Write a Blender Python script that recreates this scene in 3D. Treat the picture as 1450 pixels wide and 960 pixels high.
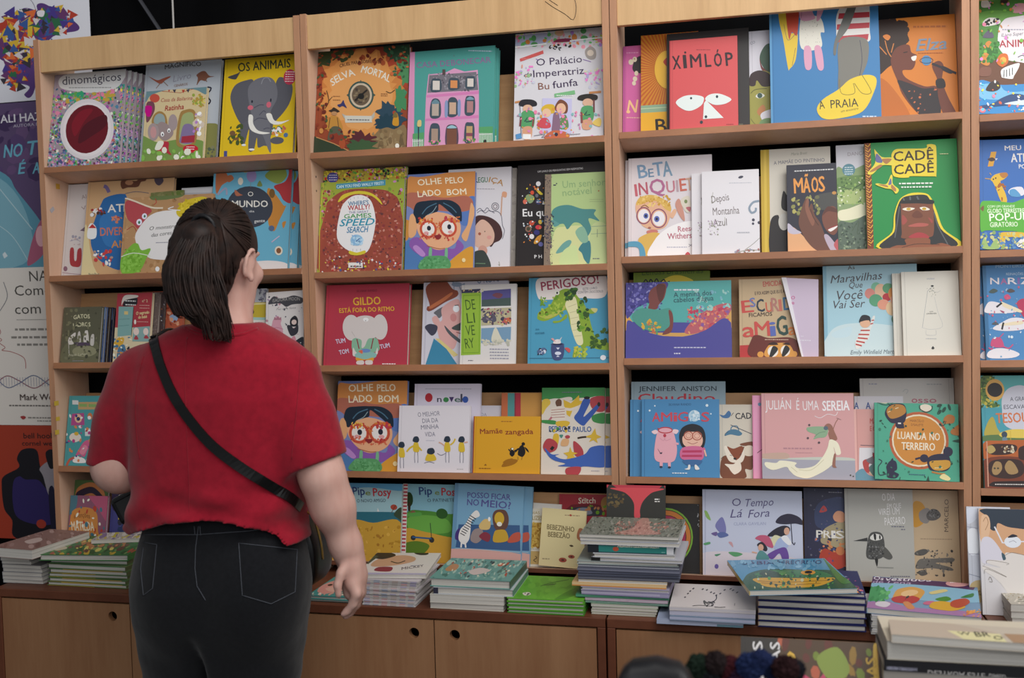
import bpy, bmesh, math, random
import numpy as np
from mathutils import Vector, Matrix

for o in list(bpy.data.objects):
    bpy.data.objects.remove(o)
SC = bpy.context.scene
COL = SC.collection
R = math.radians

# ---------------------------------------------------------------- camera
EYE = 1.50
CAMP = Vector((0.6128, -2.7138, EYE))
YAW, PITCH, ROLL, FPX = -0.23448, -0.048596, -0.025764, 1459.1
def cam_axes(r, p, q):
    fw = Vector((math.sin(r)*math.cos(p), math.cos(r)*math.cos(p), math.sin(p)))
    rt = Vector((math.cos(r), -math.sin(r), 0)); up = rt.cross(fw)
    return (math.cos(q)*rt + math.sin(q)*up, -math.sin(q)*rt + math.cos(q)*up, fw)
CR, CU, CF = cam_axes(YAW, PITCH, ROLL)
cam = bpy.data.cameras.new('camera')
cam.lens = 36*FPX/1450; cam.sensor_width = 36; cam.sensor_fit = 'HORIZONTAL'
cam.clip_start = 0.05
camo = bpy.data.objects.new('camera', cam)
COL.objects.link(camo)
camo.matrix_world = Matrix(((CR.x, CU.x, -CF.x, CAMP.x), (CR.y, CU.y, -CF.y, CAMP.y), (CR.z, CU.z, -CF.z, CAMP.z), (0, 0, 0, 1)))
SC.camera = camo
cam.dof.use_dof = True; cam.dof.focus_distance = 2.75; cam.dof.aperture_fstop = 4.0

# ---------------------------------------------------------------- light
SC.view_settings.view_transform = 'Standard'
SC.view_settings.look = 'None'
SC.view_settings.gamma = 1
SC.view_settings.use_curve_mapping = False
SC.view_settings.exposure = 0.0
wd = bpy.data.worlds.new('world'); SC.world = wd; wd.use_nodes = True
wd.node_tree.nodes['Background'].inputs[0].default_value = (0.92, 0.96, 1.0, 1)
wd.node_tree.nodes['Background'].inputs[1].default_value = 0.25
def area(name, loc, aim, sx, sy, power, col):
    l = bpy.data.lights.new(name, 'AREA'); l.shape = 'RECTANGLE'; l.size = sx; l.size_y = sy
    l.energy = power; l.color = col
    o = bpy.data.objects.new(name, l); COL.objects.link(o); o.location = loc
    o.rotation_euler = (Vector(aim)-Vector(loc)).to_track_quat('-Z', 'Y').to_euler()
area('tent_daylight', (1.6, -1.5, 3.35), (0.2, 0, 1.75), 3.4, 1.2, 70, (1.0, 0.98, 0.95))
area('front_fill', (2.2, -5.0, 2.8), (0.2, 0, 1.6), 4.0, 2.2, 84, (0.97, 0.98, 1.0))  # unseen soft fill added behind the camera to brighten the back boards

# ---------------------------------------------------------------- helpers
def ray(px, py):
    return (CF + CR*((px-725)/FPX) - CU*((py-480)/FPX))
def hit(px, py, P, N):
    d = ray(px, py)
    return CAMP + d*((P-CAMP).dot(N)/d.dot(N))
def hitY(px, py, Y): return hit(px, py, Vector((0, Y, 0)), Vector((0, 1, 0)))
def hitZ(px, py, Z): return hit(px, py, Vector((0, 0, Z)), Vector((0, 0, 1)))

def lin(h):
    if len(h) == 3: h = ''.join(c+c for c in h)
    v = [int(h[i:i+2], 16)/255 for i in (0, 2, 4)]
    return tuple(c/12.92 if c <= .04045 else ((c+.055)/1.055)**2.4 for c in v)

def mat(name, col=None, rough=.6, spec=.3, build=None):
    m = bpy.data.materials.new(name); m.use_nodes = True
    nt = m.node_tree; b = nt.nodes['Principled BSDF']
    b.inputs['Roughness'].default_value = rough
    b.inputs['Specular IOR Level'].default_value = spec
    if col: b.inputs['Base Color'].default_value = (*lin(col), 1)
    if build: build(nt, b)
    return m
def nd(nt, typ, **kw):
    n = nt.nodes.new(typ)
    for k, v in kw.items():
        if k in n.inputs: n.inputs[k].default_value = v
        else: setattr(n, k, v)
    return n
def ramp(nt, stops):
    n = nt.nodes.new('ShaderNodeValToRGB'); e = n.color_ramp.elements
    while len(e) < len(stops): e.new(.5)
    for el, (p, c) in zip(e, stops): el.position = p; el.color = (*lin(c), 1)
    return n
def wood(name, c0, c1, scale, rough=.45):
    def f(nt, b):
        tc = nd(nt, 'ShaderNodeTexCoord'); mp = nd(nt, 'ShaderNodeMapping')
        mp.inputs['Scale'].default_value = scale
        no = nd(nt, 'ShaderNodeTexNoise', Scale=1.0, Detail=6.0, Roughness=.62)
        no2 = nd(nt, 'ShaderNodeTexNoise', Scale=7.0, Detail=4.0, Roughness=.7)
        mx = nd(nt, 'ShaderNodeMath', operation='MULTIPLY_ADD'); mx.inputs[1].default_value = .35
        rp = ramp(nt, [(.42, c0), (.82, c1)])
        L = nt.links.new
        L(tc.outputs['Object'], mp.inputs['Vector']); L(mp.outputs[0], no.inputs['Vector']); L(mp.outputs[0], no2.inputs['Vector'])
        L(no2.outputs['Fac'], mx.inputs[0]); L(no.outputs['Fac'], mx.inputs[2]); L(mx.outputs[0], rp.inputs[0])
        L(rp.outputs[0], b.inputs['Base Color'])
    return mat(name, None, rough, .3, f)
def attr_print(nt, b):
    a = nd(nt, 'ShaderNodeAttribute', attribute_name='Col')
    nt.links.new(a.outputs['Color'], b.inputs['Base Color'])
M = {}
M['print'] = mat('printed_card', None, .42, .3, attr_print)
M['gloss'] = mat('laminated_print', None, .2, .5, attr_print)
def pages_build(nt, b):
    tc = nd(nt, 'ShaderNodeTexCoord'); mp = nd(nt, 'ShaderNodeMapping'); mp.inputs['Scale'].default_value = (2, 2, 900)
    no = nd(nt, 'ShaderNodeTexNoise', Scale=1.0, Detail=2.0); rp = ramp(nt, [(.3, 'a9a49c'), (.7, 'dcd8d0')])
    L = nt.links.new
    L(tc.outputs['Object'], mp.inputs[0]); L(mp.outputs[0], no.inputs['Vector']); L(no.outputs['Fac'], rp.inputs[0]); L(rp.outputs[0], b.inputs['Base Color'])
M['pages'] = mat('paper_edges', None, .8, .1, pages_build)
M['oak'] = wood('oak_vertical', 'e0b988', 'c8a072', (14, 14, 1.2))
M['oakh'] = wood('oak_horizontal', 'cda072', 'b2865c', (1.3, 14, 14))
M['oakd'] = wood('door_oak', 'a37a58', '8f6546', (11, 11, .9))
M['beech'] = wood('beech_panel', 'd9b59c', 'c9a388', (9, 9, 1.0))
M['edge'] = wood('brown_edge_band', 'b07a56', '98674a', (3, 30, 3))
M['edgev'] = wood('brown_edge_band_upright', 'c49270', 'ac7e60', (30, 30, 2.5))
M['edged'] = wood('dark_edge_band', '74442f', '5d3423', (3, 20, 3))
def cloth_build(nt, b):
    no = nd(nt, 'ShaderNodeTexNoise', Scale=2.5, Detail=3.0); rp = ramp(nt, [(.35, '070708'), (.7, '0e0e10')])
    nt.links.new(no.outputs['Fac'], rp.inputs[0]); nt.links.new(rp.outputs[0], b.inputs['Base Color'])
M['black'] = mat('black_cloth', None, .95, .05, cloth_build)
M['plastic'] = mat('black_plastic', '17171a', .45, .3)
def floor_build(nt, b):
    no = nd(nt, 'ShaderNodeTexNoise', Scale=30.0, Detail=5.0); rp = ramp(nt, [(.3, '4a4744'), (.7, '5f5b57')])
    nt.links.new(no.outputs['Fac'], rp.inputs[0]); nt.links.new(rp.outputs[0], b.inputs['Base Color'])
M['floor'] = mat('grey_floor', None, .8, .2, floor_build)

def empty(name, mw, label=None, cat=None, group=None):
    o = bpy.data.objects.new(name, None); COL.objects.link(o); o.empty_display_size = .05
    o.matrix_world = mw
    tag(o, label, cat, group)
    return o
def tag(o, label=None, cat=None, group=None, kind=None):
    if label: o['label'] = label
    if cat: o['category'] = cat
    if group: o['group'] = group
    if kind: o['kind'] = kind
    return o
def link(name, me, mats, parent=None):
    o = bpy.data.objects.new(name, me); COL.objects.link(o)
    for m in (mats if isinstance(mats, (list, tuple)) else [mats]): me.materials.append(m)
    if parent: o.parent = parent
    return o
class MB:
    """collects boxes, tubes and prisms into one mesh; colours per face"""
    def __init__(s): s.v = []; s.f = []; s.c = []; s.mi = []
    def poly(s, pts, faces, c=(.5, .5, .5), mi=0):
        b = len(s.v); s.v += [tuple(p) for p in pts]
        for f in faces: s.f.append([b+i for i in f]); s.c.append(c); s.mi.append(mi)
    def box(s, x0, x1, y0, y1, z0, z1, c=(.5, .5, .5), mi=0, M4=None):
        p = [Vector((x, y, z)) for z in (z0, z1) for y in (y0, y1) for x in (x0, x1)]
        if M4: p = [M4 @ q for q in p]
        s.poly(p, [(0, 2, 3, 1), (4, 5, 7, 6), (0, 1, 5, 4), (2, 6, 7, 3), (0, 4, 6, 2), (1, 3, 7, 5)], c, mi)
    def tube(s, pts, rad, n=8, c=(.5, .5, .5), mi=0, flat=1.0, cap=True):
        pts = [Vector(p) for p in pts]; b = len(s.v); N = len(pts)
        t0 = (pts[1]-pts[0]).normalized(); up = Vector((0, 0, 1)) if abs(t0.z) < .9 else Vector((0, 1, 0))
        for i, p in enumerate(pts):
            t = (pts[min(i+1, N-1)]-pts[max(i-1, 0)]).normalized()
            a = t.cross(up).normalized(); u2 = a.cross(t); up = u2
            r = rad[i] if isinstance(rad, (list, tuple)) else rad
            for k in range(n):
                w = 2*math.pi*k/n
                s.v.append(tuple(p + a*(math.cos(w)*r) + u2*(math.sin(w)*r*flat)))
        for i in range(N-1):
            for k in range(n):
                k2 = (k+1) % n
                s.f.append([b+i*n+k, b+i*n+k2, b+(i+1)*n+k2, b+(i+1)*n+k]); s.c.append(c); s.mi.append(mi)
        if cap:
            s.f.append([b+k for k in range(n)][::-1]); s.c.append(c); s.mi.append(mi)
            s.f.append([b+(N-1)*n+k for k in range(n)]); s.c.append(c); s.mi.append(mi)
    def mesh(s, name, smooth=False):
        used = np.zeros(len(s.v), bool); used[[i for f in s.f for i in f]] = True; new = (np.cumsum(used)-1).tolist()
        s.v = [v for v, u in zip(s.v, used) if u]; s.f = [[new[i] for i in f] for f in s.f]
        me = bpy.data.meshes.new(name); me.from_pydata(s.v, [], s.f)
        a = me.color_attributes.new('Col', 'FLOAT_COLOR', 'CORNER')
        arr = np.ones((len(me.loops), 4), np.float32)
        cnt = [len(f) for f in s.f]
        if cnt: arr[:, :3] = np.repeat(np.array([c[:3] for c in s.c], np.float32), cnt, axis=0)
        a.data.foreach_set('color', arr.ravel())
        me.polygons.foreach_set('material_index', s.mi)
        if smooth: me.polygons.foreach_set('use_smooth', [True]*len(s.f))
        me.update()
        return me
def bevel(o, w, seg=2):
    m = o.modifiers.new('bevel', 'BEVEL'); m.width = w; m.segments = seg; m.limit_method = 'ANGLE'
    return o

# ------------------------------------------------ printed artwork (flat shapes laid on a cover)
_TX = {}
def text_tris(s, bold, ital):
    """outline text as triangles, cap height 1"""
    k = (s, bold, ital)
    if k in _TX: return _TX[k]
    cu = bpy.data.curves.new('lettering', 'FONT'); cu.body = s; cu.size = 1; cu.resolution_u = 2
    cu.shear = .28 if ital else 0; cu.dimensions = '2D'; cu.fill_mode = 'FRONT'
    o = bpy.data.objects.new('lettering', cu); COL.objects.link(o)
    dg = bpy.context.evaluated_depsgraph_get(); me = bpy.data.meshes.new_from_object(o.evaluated_get(dg))
    me.calc_loop_triangles()
    v = np.empty(len(me.vertices)*3); me.vertices.foreach_get('co', v); v = v.reshape(-1, 3)[:, :2]
    t = np.empty(len(me.loop_triangles)*3, dtype=np.int32); me.loop_triangles.foreach_get('vertices', t); t = t.reshape(-1, 3)
    bpy.data.objects.remove(o); bpy.data.meshes.remove(me); bpy.data.curves.remove(cu)
    if len(v):
        v = v.copy(); v[:, 0] -= v[:, 0].min(); v /= .7
    _TX[k] = (v, t)
    return _TX[k]
def smooth_pts(p, closed, n=6):
    N = len(p); out = []
    for i in range(N if closed else N-1):
        g = (lambda j: p[j % N]) if closed else (lambda j: p[min(max(j, 0), N-1)])
        p0, p1, p2, p3 = g(i-1), g(i), g(i+1), g(i+2)
        for k in range(n):
            t = k/n
            out.append(tuple(.5*(2*b+(c-a)*t+(2*a-5*b+4*c-d)*t*t+(3*b-a-3*c+d)*t**3) for a, b, c, d in zip(p0, p1, p2, p3)))
    if not closed: out.append(tuple(p[-1]))
    return out
def tri_poly(p):
    from mathutils.geometry import tessellate_polygon
    return [tuple(t) for t in tessellate_polygon([[Vector((x, y, 0)) for x, y in p]])]
def stroke(p, w):
    out = []; tr = []
    N = len(p)
    for i, (x, y) in enumerate(p):
        a = p[max(i-1, 0)]; b = p[min(i+1, N-1)]
        dx, dy = b[0]-a[0], b[1]-a[1]; l = math.hypot(dx, dy) or 1
        out += [(x-dy/l*w/2, y+dx/l*w/2), (x+dy/l*w/2, y-dx/l*w/2)]
        if i: k = 2*i; tr += [(k-2, k-1, k+1), (k-2, k+1, k)]
    return out, tr
def ell(x, y, rx, ry, rot=0, n=20):
    c, s = math.cos(R(rot)), math.sin(R(rot)); o = []
    for k in range(n):
        a = 2*math.pi*k/n; u, v = rx*math.cos(a), ry*math.sin(a)
        o.append((x+u*c-v*s, y+u*s+v*c))
    return o
def art_tris(art, seed=1):
    """yields (points, triangles, colour, layer) for every shape of a cover"""
    rnd = random.Random(seed); lay = 0
    P = lambda toks: [tuple(float(q) for q in t.split(',')) for t in toks]
    for cmd in art.split(';'):
        cmd = cmd.strip()
        if not cmd: continue
        k = cmd.split(); op, c = k[0], k[1]; lay += 1
        if op in 'eornm': k = k[:2]+' '.join(k[2:]).replace(',', ' ').split()
        if op == 'e':      # ellipse: x y rx ry [rot]
            a = [float(q) for q in k[2:]]; p = ell(*a, n=14 if max(a[2], a[3]) < 12 else 28); yield p, tri_poly(p), lin(c), lay
        elif op == 'p': p = P(k[2:]); yield p, tri_poly(p), lin(c), lay
        elif op == 's': p = smooth_pts(P(k[2:]), True); yield p, tri_poly(p), lin(c), lay
        elif op == 'r':
            a = [float(q) for q in k[2:]]; yield [(a[0], a[1]), (a[2], a[1]), (a[2], a[3]), (a[0], a[3])], [(0, 1, 2), (0, 2, 3)], lin(c), lay
        elif op == 'l': p, t = stroke(P(k[3:]), float(k[2])); yield p, t, lin(c), lay
        elif op == 'c': p, t = stroke(smooth_pts(P(k[3:]), False), float(k[2])); yield p, t, lin(c), lay
        elif op == 'o':    # ring: w x y rx ry
            a = [float(q) for q in k[3:]]; p = ell(*a, n=28); p.append(p[0]); q, t = stroke(p, float(k[2])); yield q, t, lin(c), lay
        elif op[0] == 't': # text: x1 y1 x2 y2 capheight sag words
            x1, y1, x2, y2, h, sag = [float(q) for q in k[2:8]]
            s = cmd.split(None, 8)[8]
            v, t = text_tris(s, 'b' in op, 'i' in op)
            if not len(v): continue
            W = v[:, 0].max() or 1; L = math.hypot(x2-x1, y2-y1); ux, uy = (x2-x1)/L, (y2-y1)/L
            a = v[:, 0]/W; d = v[:, 1]*h + sag*4*a*(1-a)
            for bx, by in (((-.022, -.012), (.022, -.012), (0, .018)) if 'b' in op else ((0, 0),)):
                yield np.stack([x1+ux*(L*a+bx*h)+uy*(d+by*h), y1+uy*(L*a+bx*h)-ux*(d+by*h)], 1), t, lin(c), lay; lay += .4
        elif op == 'n':    # speckle: colours x0 y0 x1 y1 count smin smax
            pal = c.split(','); x0, y0, x1, y1, n, s0, s1 = [float(q) for q in k[2:]]
            for i in range(int(n)):
                x, y, a = rnd.uniform(x0, x1), rnd.uniform(y0, y1), rnd.uniform(s0, s1)
                p = ell(x, y, a, a*rnd.uniform(.35, 1), rnd.uniform(0, 180), n=7)
                yield p, [(0, j, j+1) for j in range(1, 6)], lin(rnd.choice(pal)), lay+2*rnd.random()
            lay += 2
        elif op == 'j':    # ragged blot: x y rx ry points raggedness
            x0, y0, rx, ry, n, am = [float(q) for q in k[2:]]; p = []
            for i in range(int(n)):
                a = 6.2832*i/n; q = 1+am*(rnd.random()-.5)*2*(1 if i % 2 else .5); p.append((x0+rx*q*math.cos(a), y0+ry*q*math.sin(a)))
            yield p, tri_poly(p), lin(c), lay
        elif op == 'z':    # random triangles in an ellipse: colours x y rx ry count smin smax
            pal = c.split(','); x0, y0, rx, ry, n, s0, s1 = [float(q) for q in ' '.join(k[2:]).split()]
            for i in range(int(n)):
                a, r = rnd.uniform(0, 6.283), math.sqrt(rnd.random()); x, y = x0+rx*r*math.cos(a), y0+ry*r*math.sin(a); b = rnd.uniform(0, 6.283); q = rnd.uniform(s0, s1)
                yield [(x+q*math.cos(b+j*2.1), y+q*math.sin(b+j*2.1)) for j in range(3)], [(0, 1, 2)], lin(rnd.choice(pal)), lay+3*rnd.random()
            lay += 3
        elif op == 'm':    # lines of small illegible print: x0 y0 x1 y1 lines height
            x0, y0, x1, y1, n, h = [float(q) for q in k[2:]]; h *= .72
            for i in range(int(n)):
                yy = y0+(y1-y0)*i/max(n-1, 1); x = x0
                while x < x1:
                    w = rnd.uniform(2, 5)*h*.6; p = [(x, yy), (min(x+w, x1), yy), (min(x+w, x1), yy-h), (x, yy-h)]
                    yield p, [(0, 1, 2), (0, 2, 3)], lin(c), lay
                    x += w+h*.6
def homog(q):
    """projective map taking the quad bl,br,tr,tl to the unit square"""
    d = [(0, 0), (1, 0), (1, 1), (0, 1)]; A = []; b = []
    for (x, y), (u, v) in zip(q, d):
        A.append([x, y, 1, 0, 0, 0, -u*x, -u*y]); b.append(u)
        A.append([0, 0, 0, x, y, 1, -v*x, -v*y]); b.append(v)
    return np.append(np.linalg.solve(np.array(A), np.array(b)), 1).reshape(3, 3)
def clip(poly):
    for ax, lim, sg in ((0, 0, 1), (0, 1, -1), (1, 0, 1), (1, 1, -1)):
        out = []
        for i in range(len(poly)):
            a, b = poly[i-1], poly[i]; da, db = sg*(a[ax]-lim), sg*(b[ax]-lim)
            if (da < 0) != (db < 0):
                t = da/(da-db); out.append((a[0]+t*(b[0]-a[0]), a[1]+t*(b[1]-a[1])))
            if db >= 0: out.append(b)
        poly = out
        if not poly: break
    return poly
EPS = 2.6e-5
def put_art(mb, art, quad, place, seed=1, mi=0):
    """print shapes given in picture units of the quad onto a face: place(s,t,h) gives local coordinates"""
    H = homog(quad)
    for pts, tris, c, lay in art_tris(art, seed):
        p = np.asarray(pts, float); w = p @ H[:, :2].T + H[:, 2]; w = w[:, :2]/w[:, 2:]
        h = EPS*lay
        ins = ((w >= 0) & (w <= 1)).all(1)
        b = len(mb.v); mb.v += [tuple(place(s, t, h)) for s, t in w]
        for t in tris:
            a, e, f = w[t[0]], w[t[1]], w[t[2]]
            cr = (e[0]-a[0])*(f[1]-a[1])-(e[1]-a[1])*(f[0]-a[0])
            if abs(cr) < 1e-9: continue
            if cr < 0: t = (t[0], t[2], t[1])
            if ins[t[0]] and ins[t[1]] and ins[t[2]]:
                mb.f.append([b+int(i) for i in t]); mb.c.append(c); mb.mi.append(mi)
            else:
                q = clip([tuple(w[i]) for i in t])
                if len(q) > 2:
                    b2 = len(mb.v); mb.v += [tuple(place(s, tt, h)) for s, tt in q]
                    mb.f.append(list(range(b2, b2+len(q)))); mb.c.append(c); mb.mi.append(mi)

# ------------------------------------------------ books
VIEW = dict(V1=(0, 0, 4), V2=(190, 50, 5.052), V3=(430, 20, 4.8), V4=(640, 20, 4.8), V5=(870, 0, 5.054), V6=(1050, 0, 3.625),
  W1=(60, 220, 5.335), W2=(240, 220, 5.333), W3=(440, 220, 5.332), W4=(650, 220, 5.335), W5=(870, 190, 5.335), W6=(1060, 190, 5.332), W7=(1200, 180, 5.052),
  X1=(60, 390, 6.4), X2=(340, 370, 5.577), X3=(580, 370, 4.833), X4=(870, 360, 4.833), X5=(1140, 350, 4.677), X6=(450, 520, 5.648), X7=(650, 520, 5.646),
  Y1=(870, 520, 5.577), Y2=(1060, 520, 5.645), Y3=(1200, 520, 5.332), Y4=(0, 540, 3.0968), Y5=(430, 670, 4.394), Y6=(690, 670, 4.3645), Y7=(920, 680, 4.173), Y8=(1180, 680, 3.43),
  Z5=(840, 820, 2.377), F=(0, 0, 1), Q1=(0, 190, 2.3415), Q2=(0, 560, 2.4), Q5=(1300, 680, 4.8))
def q4(s): return [tuple(float(a) for a in t.split(',')) for t in s.split()]
def full(view, q):
    ox, oy, s = VIEW[view]; return [(ox+x/s, oy+y/s) for x, y in q]
ALPHA = R(11)
VU, NU = Vector((0, math.sin(ALPHA), math.cos(ALPHA))), Vector((0, -math.cos(ALPHA), math.sin(ALPHA)))
SEAM = [-1.4875, -0.6239, 0.2474, 1.1224, 1.995]
LIPS = {1: [1.901, 1.575, 1.312, .997, .737], 2: [1.897, 1.561, 1.297, .996, .737], 3: [1.902, 1.577, 1.309, .994, .735], 4: [1.892, 1.564, 1.296, .980, .735]}
ROTS = []; LIMS = {}; BOOKS = []; TH_ = .018
CZ = .702                                        # worktop of the base cabinets
def cover_mesh(w, h, t, cov, spine, side, pc, art, quad, seed, hard, edge_art=None, edge_quad=None):
    mb = MB(); c = lin(cov); sc = lin(spine or cov); k = .0022 if hard else .0007
    mb.box(0, w, 0, h, -k, 0, c); mb.box(0, w, 0, h, -t, -t+k, c)
    e = .0016
    sb = {'L': (0, e, 0, h), 'R': (w-e, w, 0, h), 'F': (0, w, 0, e), 'B': (0, w, h-e, h)}[side]
    mb.box(*sb, -t+k, -k, sc)
    if hard and side == 'L': mb.box(.007, .0085, 0, h, 0, .00004, tuple(x*.8 for x in c))
    if art: put_art(mb, art, quad, lambda s, u, z: (s*w, u*h, z+.00006), seed)
    if edge_art: put_art(mb, edge_art, edge_quad, lambda s, u, z: (s*w, -z-.00006, -t+u*t), seed)
    me = mb.mesh('cover')
    pg = MB(); i = .003 if hard else .0006
    x0, x1, y0, y1 = i, w-i, i, h-i
    if side == 'L': x0 = e
    if side == 'R': x1 = w-e
    if side == 'F': y0 = e
    if side == 'B': y1 = h-e
    pg.box(x0, x1, y0, y1, -t+k, -k, lin(pc))
    return me, pg.mesh('page_block')
def make_book(mw, w, h, t, cov, label, art='', quad=None, spine=None, side='L', group=None, hard=True, gloss=False, name='picture_book', seed=1, edge_art=None, edge_quad=None):
    o = empty(name, mw, label, 'book', group)
    a, b = cover_mesh(w, h, t, cov, spine, side, 'ddd', art, quad or [(0, 0), (1, 0), (1, 1), (0, 1)], seed, hard, edge_art, edge_quad)
    link('cover', a, M['gloss' if gloss else 'print'], o); link('page_block', b, M['pages'], o)
    return o
def bk(view, ur, g, t, quad, cov, label, art='', spine=None, group='books facing out on the display shelves', hard=True, gloss=False, side='L', rot=None):
    """a face-out book leaning on a tilted display shelf; ur = bay digit, shelf digit"""
    un, row = int(ur[0]), int(ur[1]); q = q4(quad); fq = full(view, q)
    O = Vector((0, 0, LIPS[un][row-1])) - NU*g if row else Vector((0, -g, CZ))
    L = []
    for x, y in fq:
        p = hit(x, y, O, NU)-O; L.append((p.x, p.dot(VU)))
    (blu, blv), (bru, brv), (tru, trv), (tlu, tlv) = L
    ang = math.atan2((brv-blv)+(trv-tlv), (bru-blu)+(tru-tlu))
    lean = -math.atan2((tru-bru)+(tlu-blu), (trv-brv)+(tlv-blv))
    a = (ang+lean)/2
    if rot is not None: a = R(rot)
    elif abs(a) < R(1.7): a = 0
    w = (math.hypot(bru-blu, brv-blv)+math.hypot(tru-tlu, trv-tlv))/2
    hb = (blv+brv)/2
    h = ((tlv-0)+(trv-0))/2 if a == 0 else (math.hypot(tlu-blu, tlv-blv)+math.hypot(tru-bru, trv-brv))/2
    cu = (blu+bru+tru+tlu)/4
    u0 = cu-(w/2*math.cos(a)-h/2*math.sin(a)); v0 = max(0, -w*math.sin(a))+.0006
    if a == 0: u0 = cu-w/2
    un_lo, un_hi = SEAM[un-1]+.0205, SEAM[un]-.0205
    if a == 0 and row:
        if u0 < un_lo: w -= un_lo-u0; u0 = un_lo
        if u0+w > un_hi: w = un_hi-u0
    if row >= 2:
        lim = (LIPS[un][row-2]-LIPS[un][row-1])*math.cos(ALPHA)-TH_-.0035
        if h > lim:
            f = lim/h; h = lim; q = [q[0], q[1]]+[(a0[0]+(b0[0]-a0[0])*f, a0[1]+(b0[1]-a0[1])*f) for a0, b0 in ((q[1], q[2]), (q[0], q[3]))]
    U = Vector((math.cos(a), 0, 0))+VU*math.sin(a); V = VU*math.cos(a)-Vector((math.sin(a), 0, 0))
    P = O + Vector((u0, 0, 0)) + VU*v0
    mw = Matrix(((U.x, V.x, NU.x, P.x), (U.y, V.y, NU.y, P.y), (U.z, V.z, NU.z, P.z), (0, 0, 0, 1)))
    o = make_book(mw, w, h, t, cov, label, art, q, spine, side, group, hard, gloss, seed=len(BOOKS)+1)
    if a and rot is None: ROTS.append((ur, round(math.degrees(a), 1), label[:40]))
    BOOKS.append((o, ur, u0, w, h, g, t)); LIMS[o] = (un_lo-u0, un_hi-u0-w) if row and a == 0 else (-9, 9)
    return o
def again(o, du, dg, label, group=None, dv=0):
    """another copy of a leaning book, du to the right and dg further back"""
    c = o.copy(); COL.objects.link(c)
    for ch in o.children:
        d = ch.copy(); COL.objects.link(d); d.parent = c
    du = max(LIMS[o][0], min(LIMS[o][1], du))
    mw = o.matrix_world.copy(); mw.translation = mw.translation + Vector((du, 0, 0)) - NU*dg + VU*dv
    c.matrix_world = mw; c['label'] = label
    if group: c['group'] = group; o['group'] = group
    return c
# ================================================================ the place
def struct(name, mb, m, smooth=False):
    return tag(link(name, mb.mesh(name, smooth), m), kind='structure')
b = MB(); b.box(-5, 5, -5, 1.0, -.05, 0); struct('floor', b, M['floor'])
# a hanging black tent cloth behind the bookcases, with soft folds
b = MB(); n = 240
top = [(-5+10*i/n, .235+.006*math.sin(i*.9)+.005*math.sin(i*.37+1)) for i in range(n+1)]
pts = [(x, y, 0) for x, y in top]+[(x, y, 3.6) for x, y in top]
pts += [(x, .27, 0) for x, y in top]+[(x, .27, 3.6) for x, y in top]
N1 = n+1
b.poly(pts, [(i, i+1, N1+i+1, N1+i) for i in range(n)]+[(2*N1+i+1, 2*N1+i, 3*N1+i, 3*N1+i+1) for i in range(n)]+[(N1+i, N1+i+1, 3*N1+i+1, 3*N1+i) for i in range(n)])
struct('wall_back', b, M['black'], True)

# ---- bookcases: two uprights, fascia, five tilted display shelves with leaning back boards
DSH, UPD, TH = .105, .165, .018
LBL = {1: 'oak display bookcase at the far end, beside the posters, behind the woman in red', 2: 'oak display bookcase whose lowest shelf holds the two striped-spine picture books',
       3: 'oak display bookcase with the red book of white eyes on its top shelf', 4: 'oak display bookcase cut off by the picture edge, with an animal book on top'}
for un in (1, 2, 3, 4):
    x0, x1 = SEAM[un-1]+.0012, SEAM[un]-.0012
    root = empty('display_bookcase', Matrix.Translation((x0, 0, CZ)), LBL[un], 'bookcase', 'oak display bookcases along the cloth')
    ft = {1: 2.184, 2: 2.186, 3: 2.178, 4: 2.168}[un]
    T = Matrix.Translation((-x0, 0, -CZ))
    def part(name, mb, m, bv=.0015):
        for i, p in enumerate(mb.v): mb.v[i] = tuple(T @ Vector(p))
        o = link(name, mb.mesh(name), m, root); return bevel(o, bv)
    for a in (x0, x1-TH):
        mb = MB(); mb.box(a, a+TH, .0012, UPD, CZ, ft+.097, mi=0); mb.box(a-.0002, a+TH+.0002, 0, .0012, CZ, ft+.097, mi=1)
        if un == 2 and a == x0:
            for zz in (1.83, 1.79): mb.box(a+TH, a+TH+.0006, .03, .034, zz, zz+.006, mi=2)
        part('side_panel', mb, [M['beech'], M['edgev'], M['plastic']], .0004)
    mb = MB(); mb.box(x0+TH+.0004, x1-TH-.0004, .004, .022, ft, ft+.094)
    part('fascia', mb, M['oak'])
    for r in range(5):
        O = Vector((0, 0, LIPS[un][r])); mb = MB()
        F = Matrix(((1, 0, 0, 0), (0, VU.y, NU.y, 0), (0, VU.z, NU.z, O.z), (0, 0, 0, 1)))
        xa, xb = x0+TH+.0004, x1-TH-.0004; DS, tk = (DSH, TH) if r < 4 else (.072, .012)
        mb.box(xa, xb, -tk, 0, -DS-.012, -.0012, mi=0, M4=F); mb.box(xa, xb, -tk, 0, -.0012, 0, mi=1, M4=F)
        part('shelf', mb, [M['beech'], M['edge' if r < 4 else 'edged']])
        mb = MB(); mb.box(xa, xb, 0.0005, .232 if r < 4 else .205, -DS-.012, -DS, M4=F)
        part('back_board', mb, M['oakh'])

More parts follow.
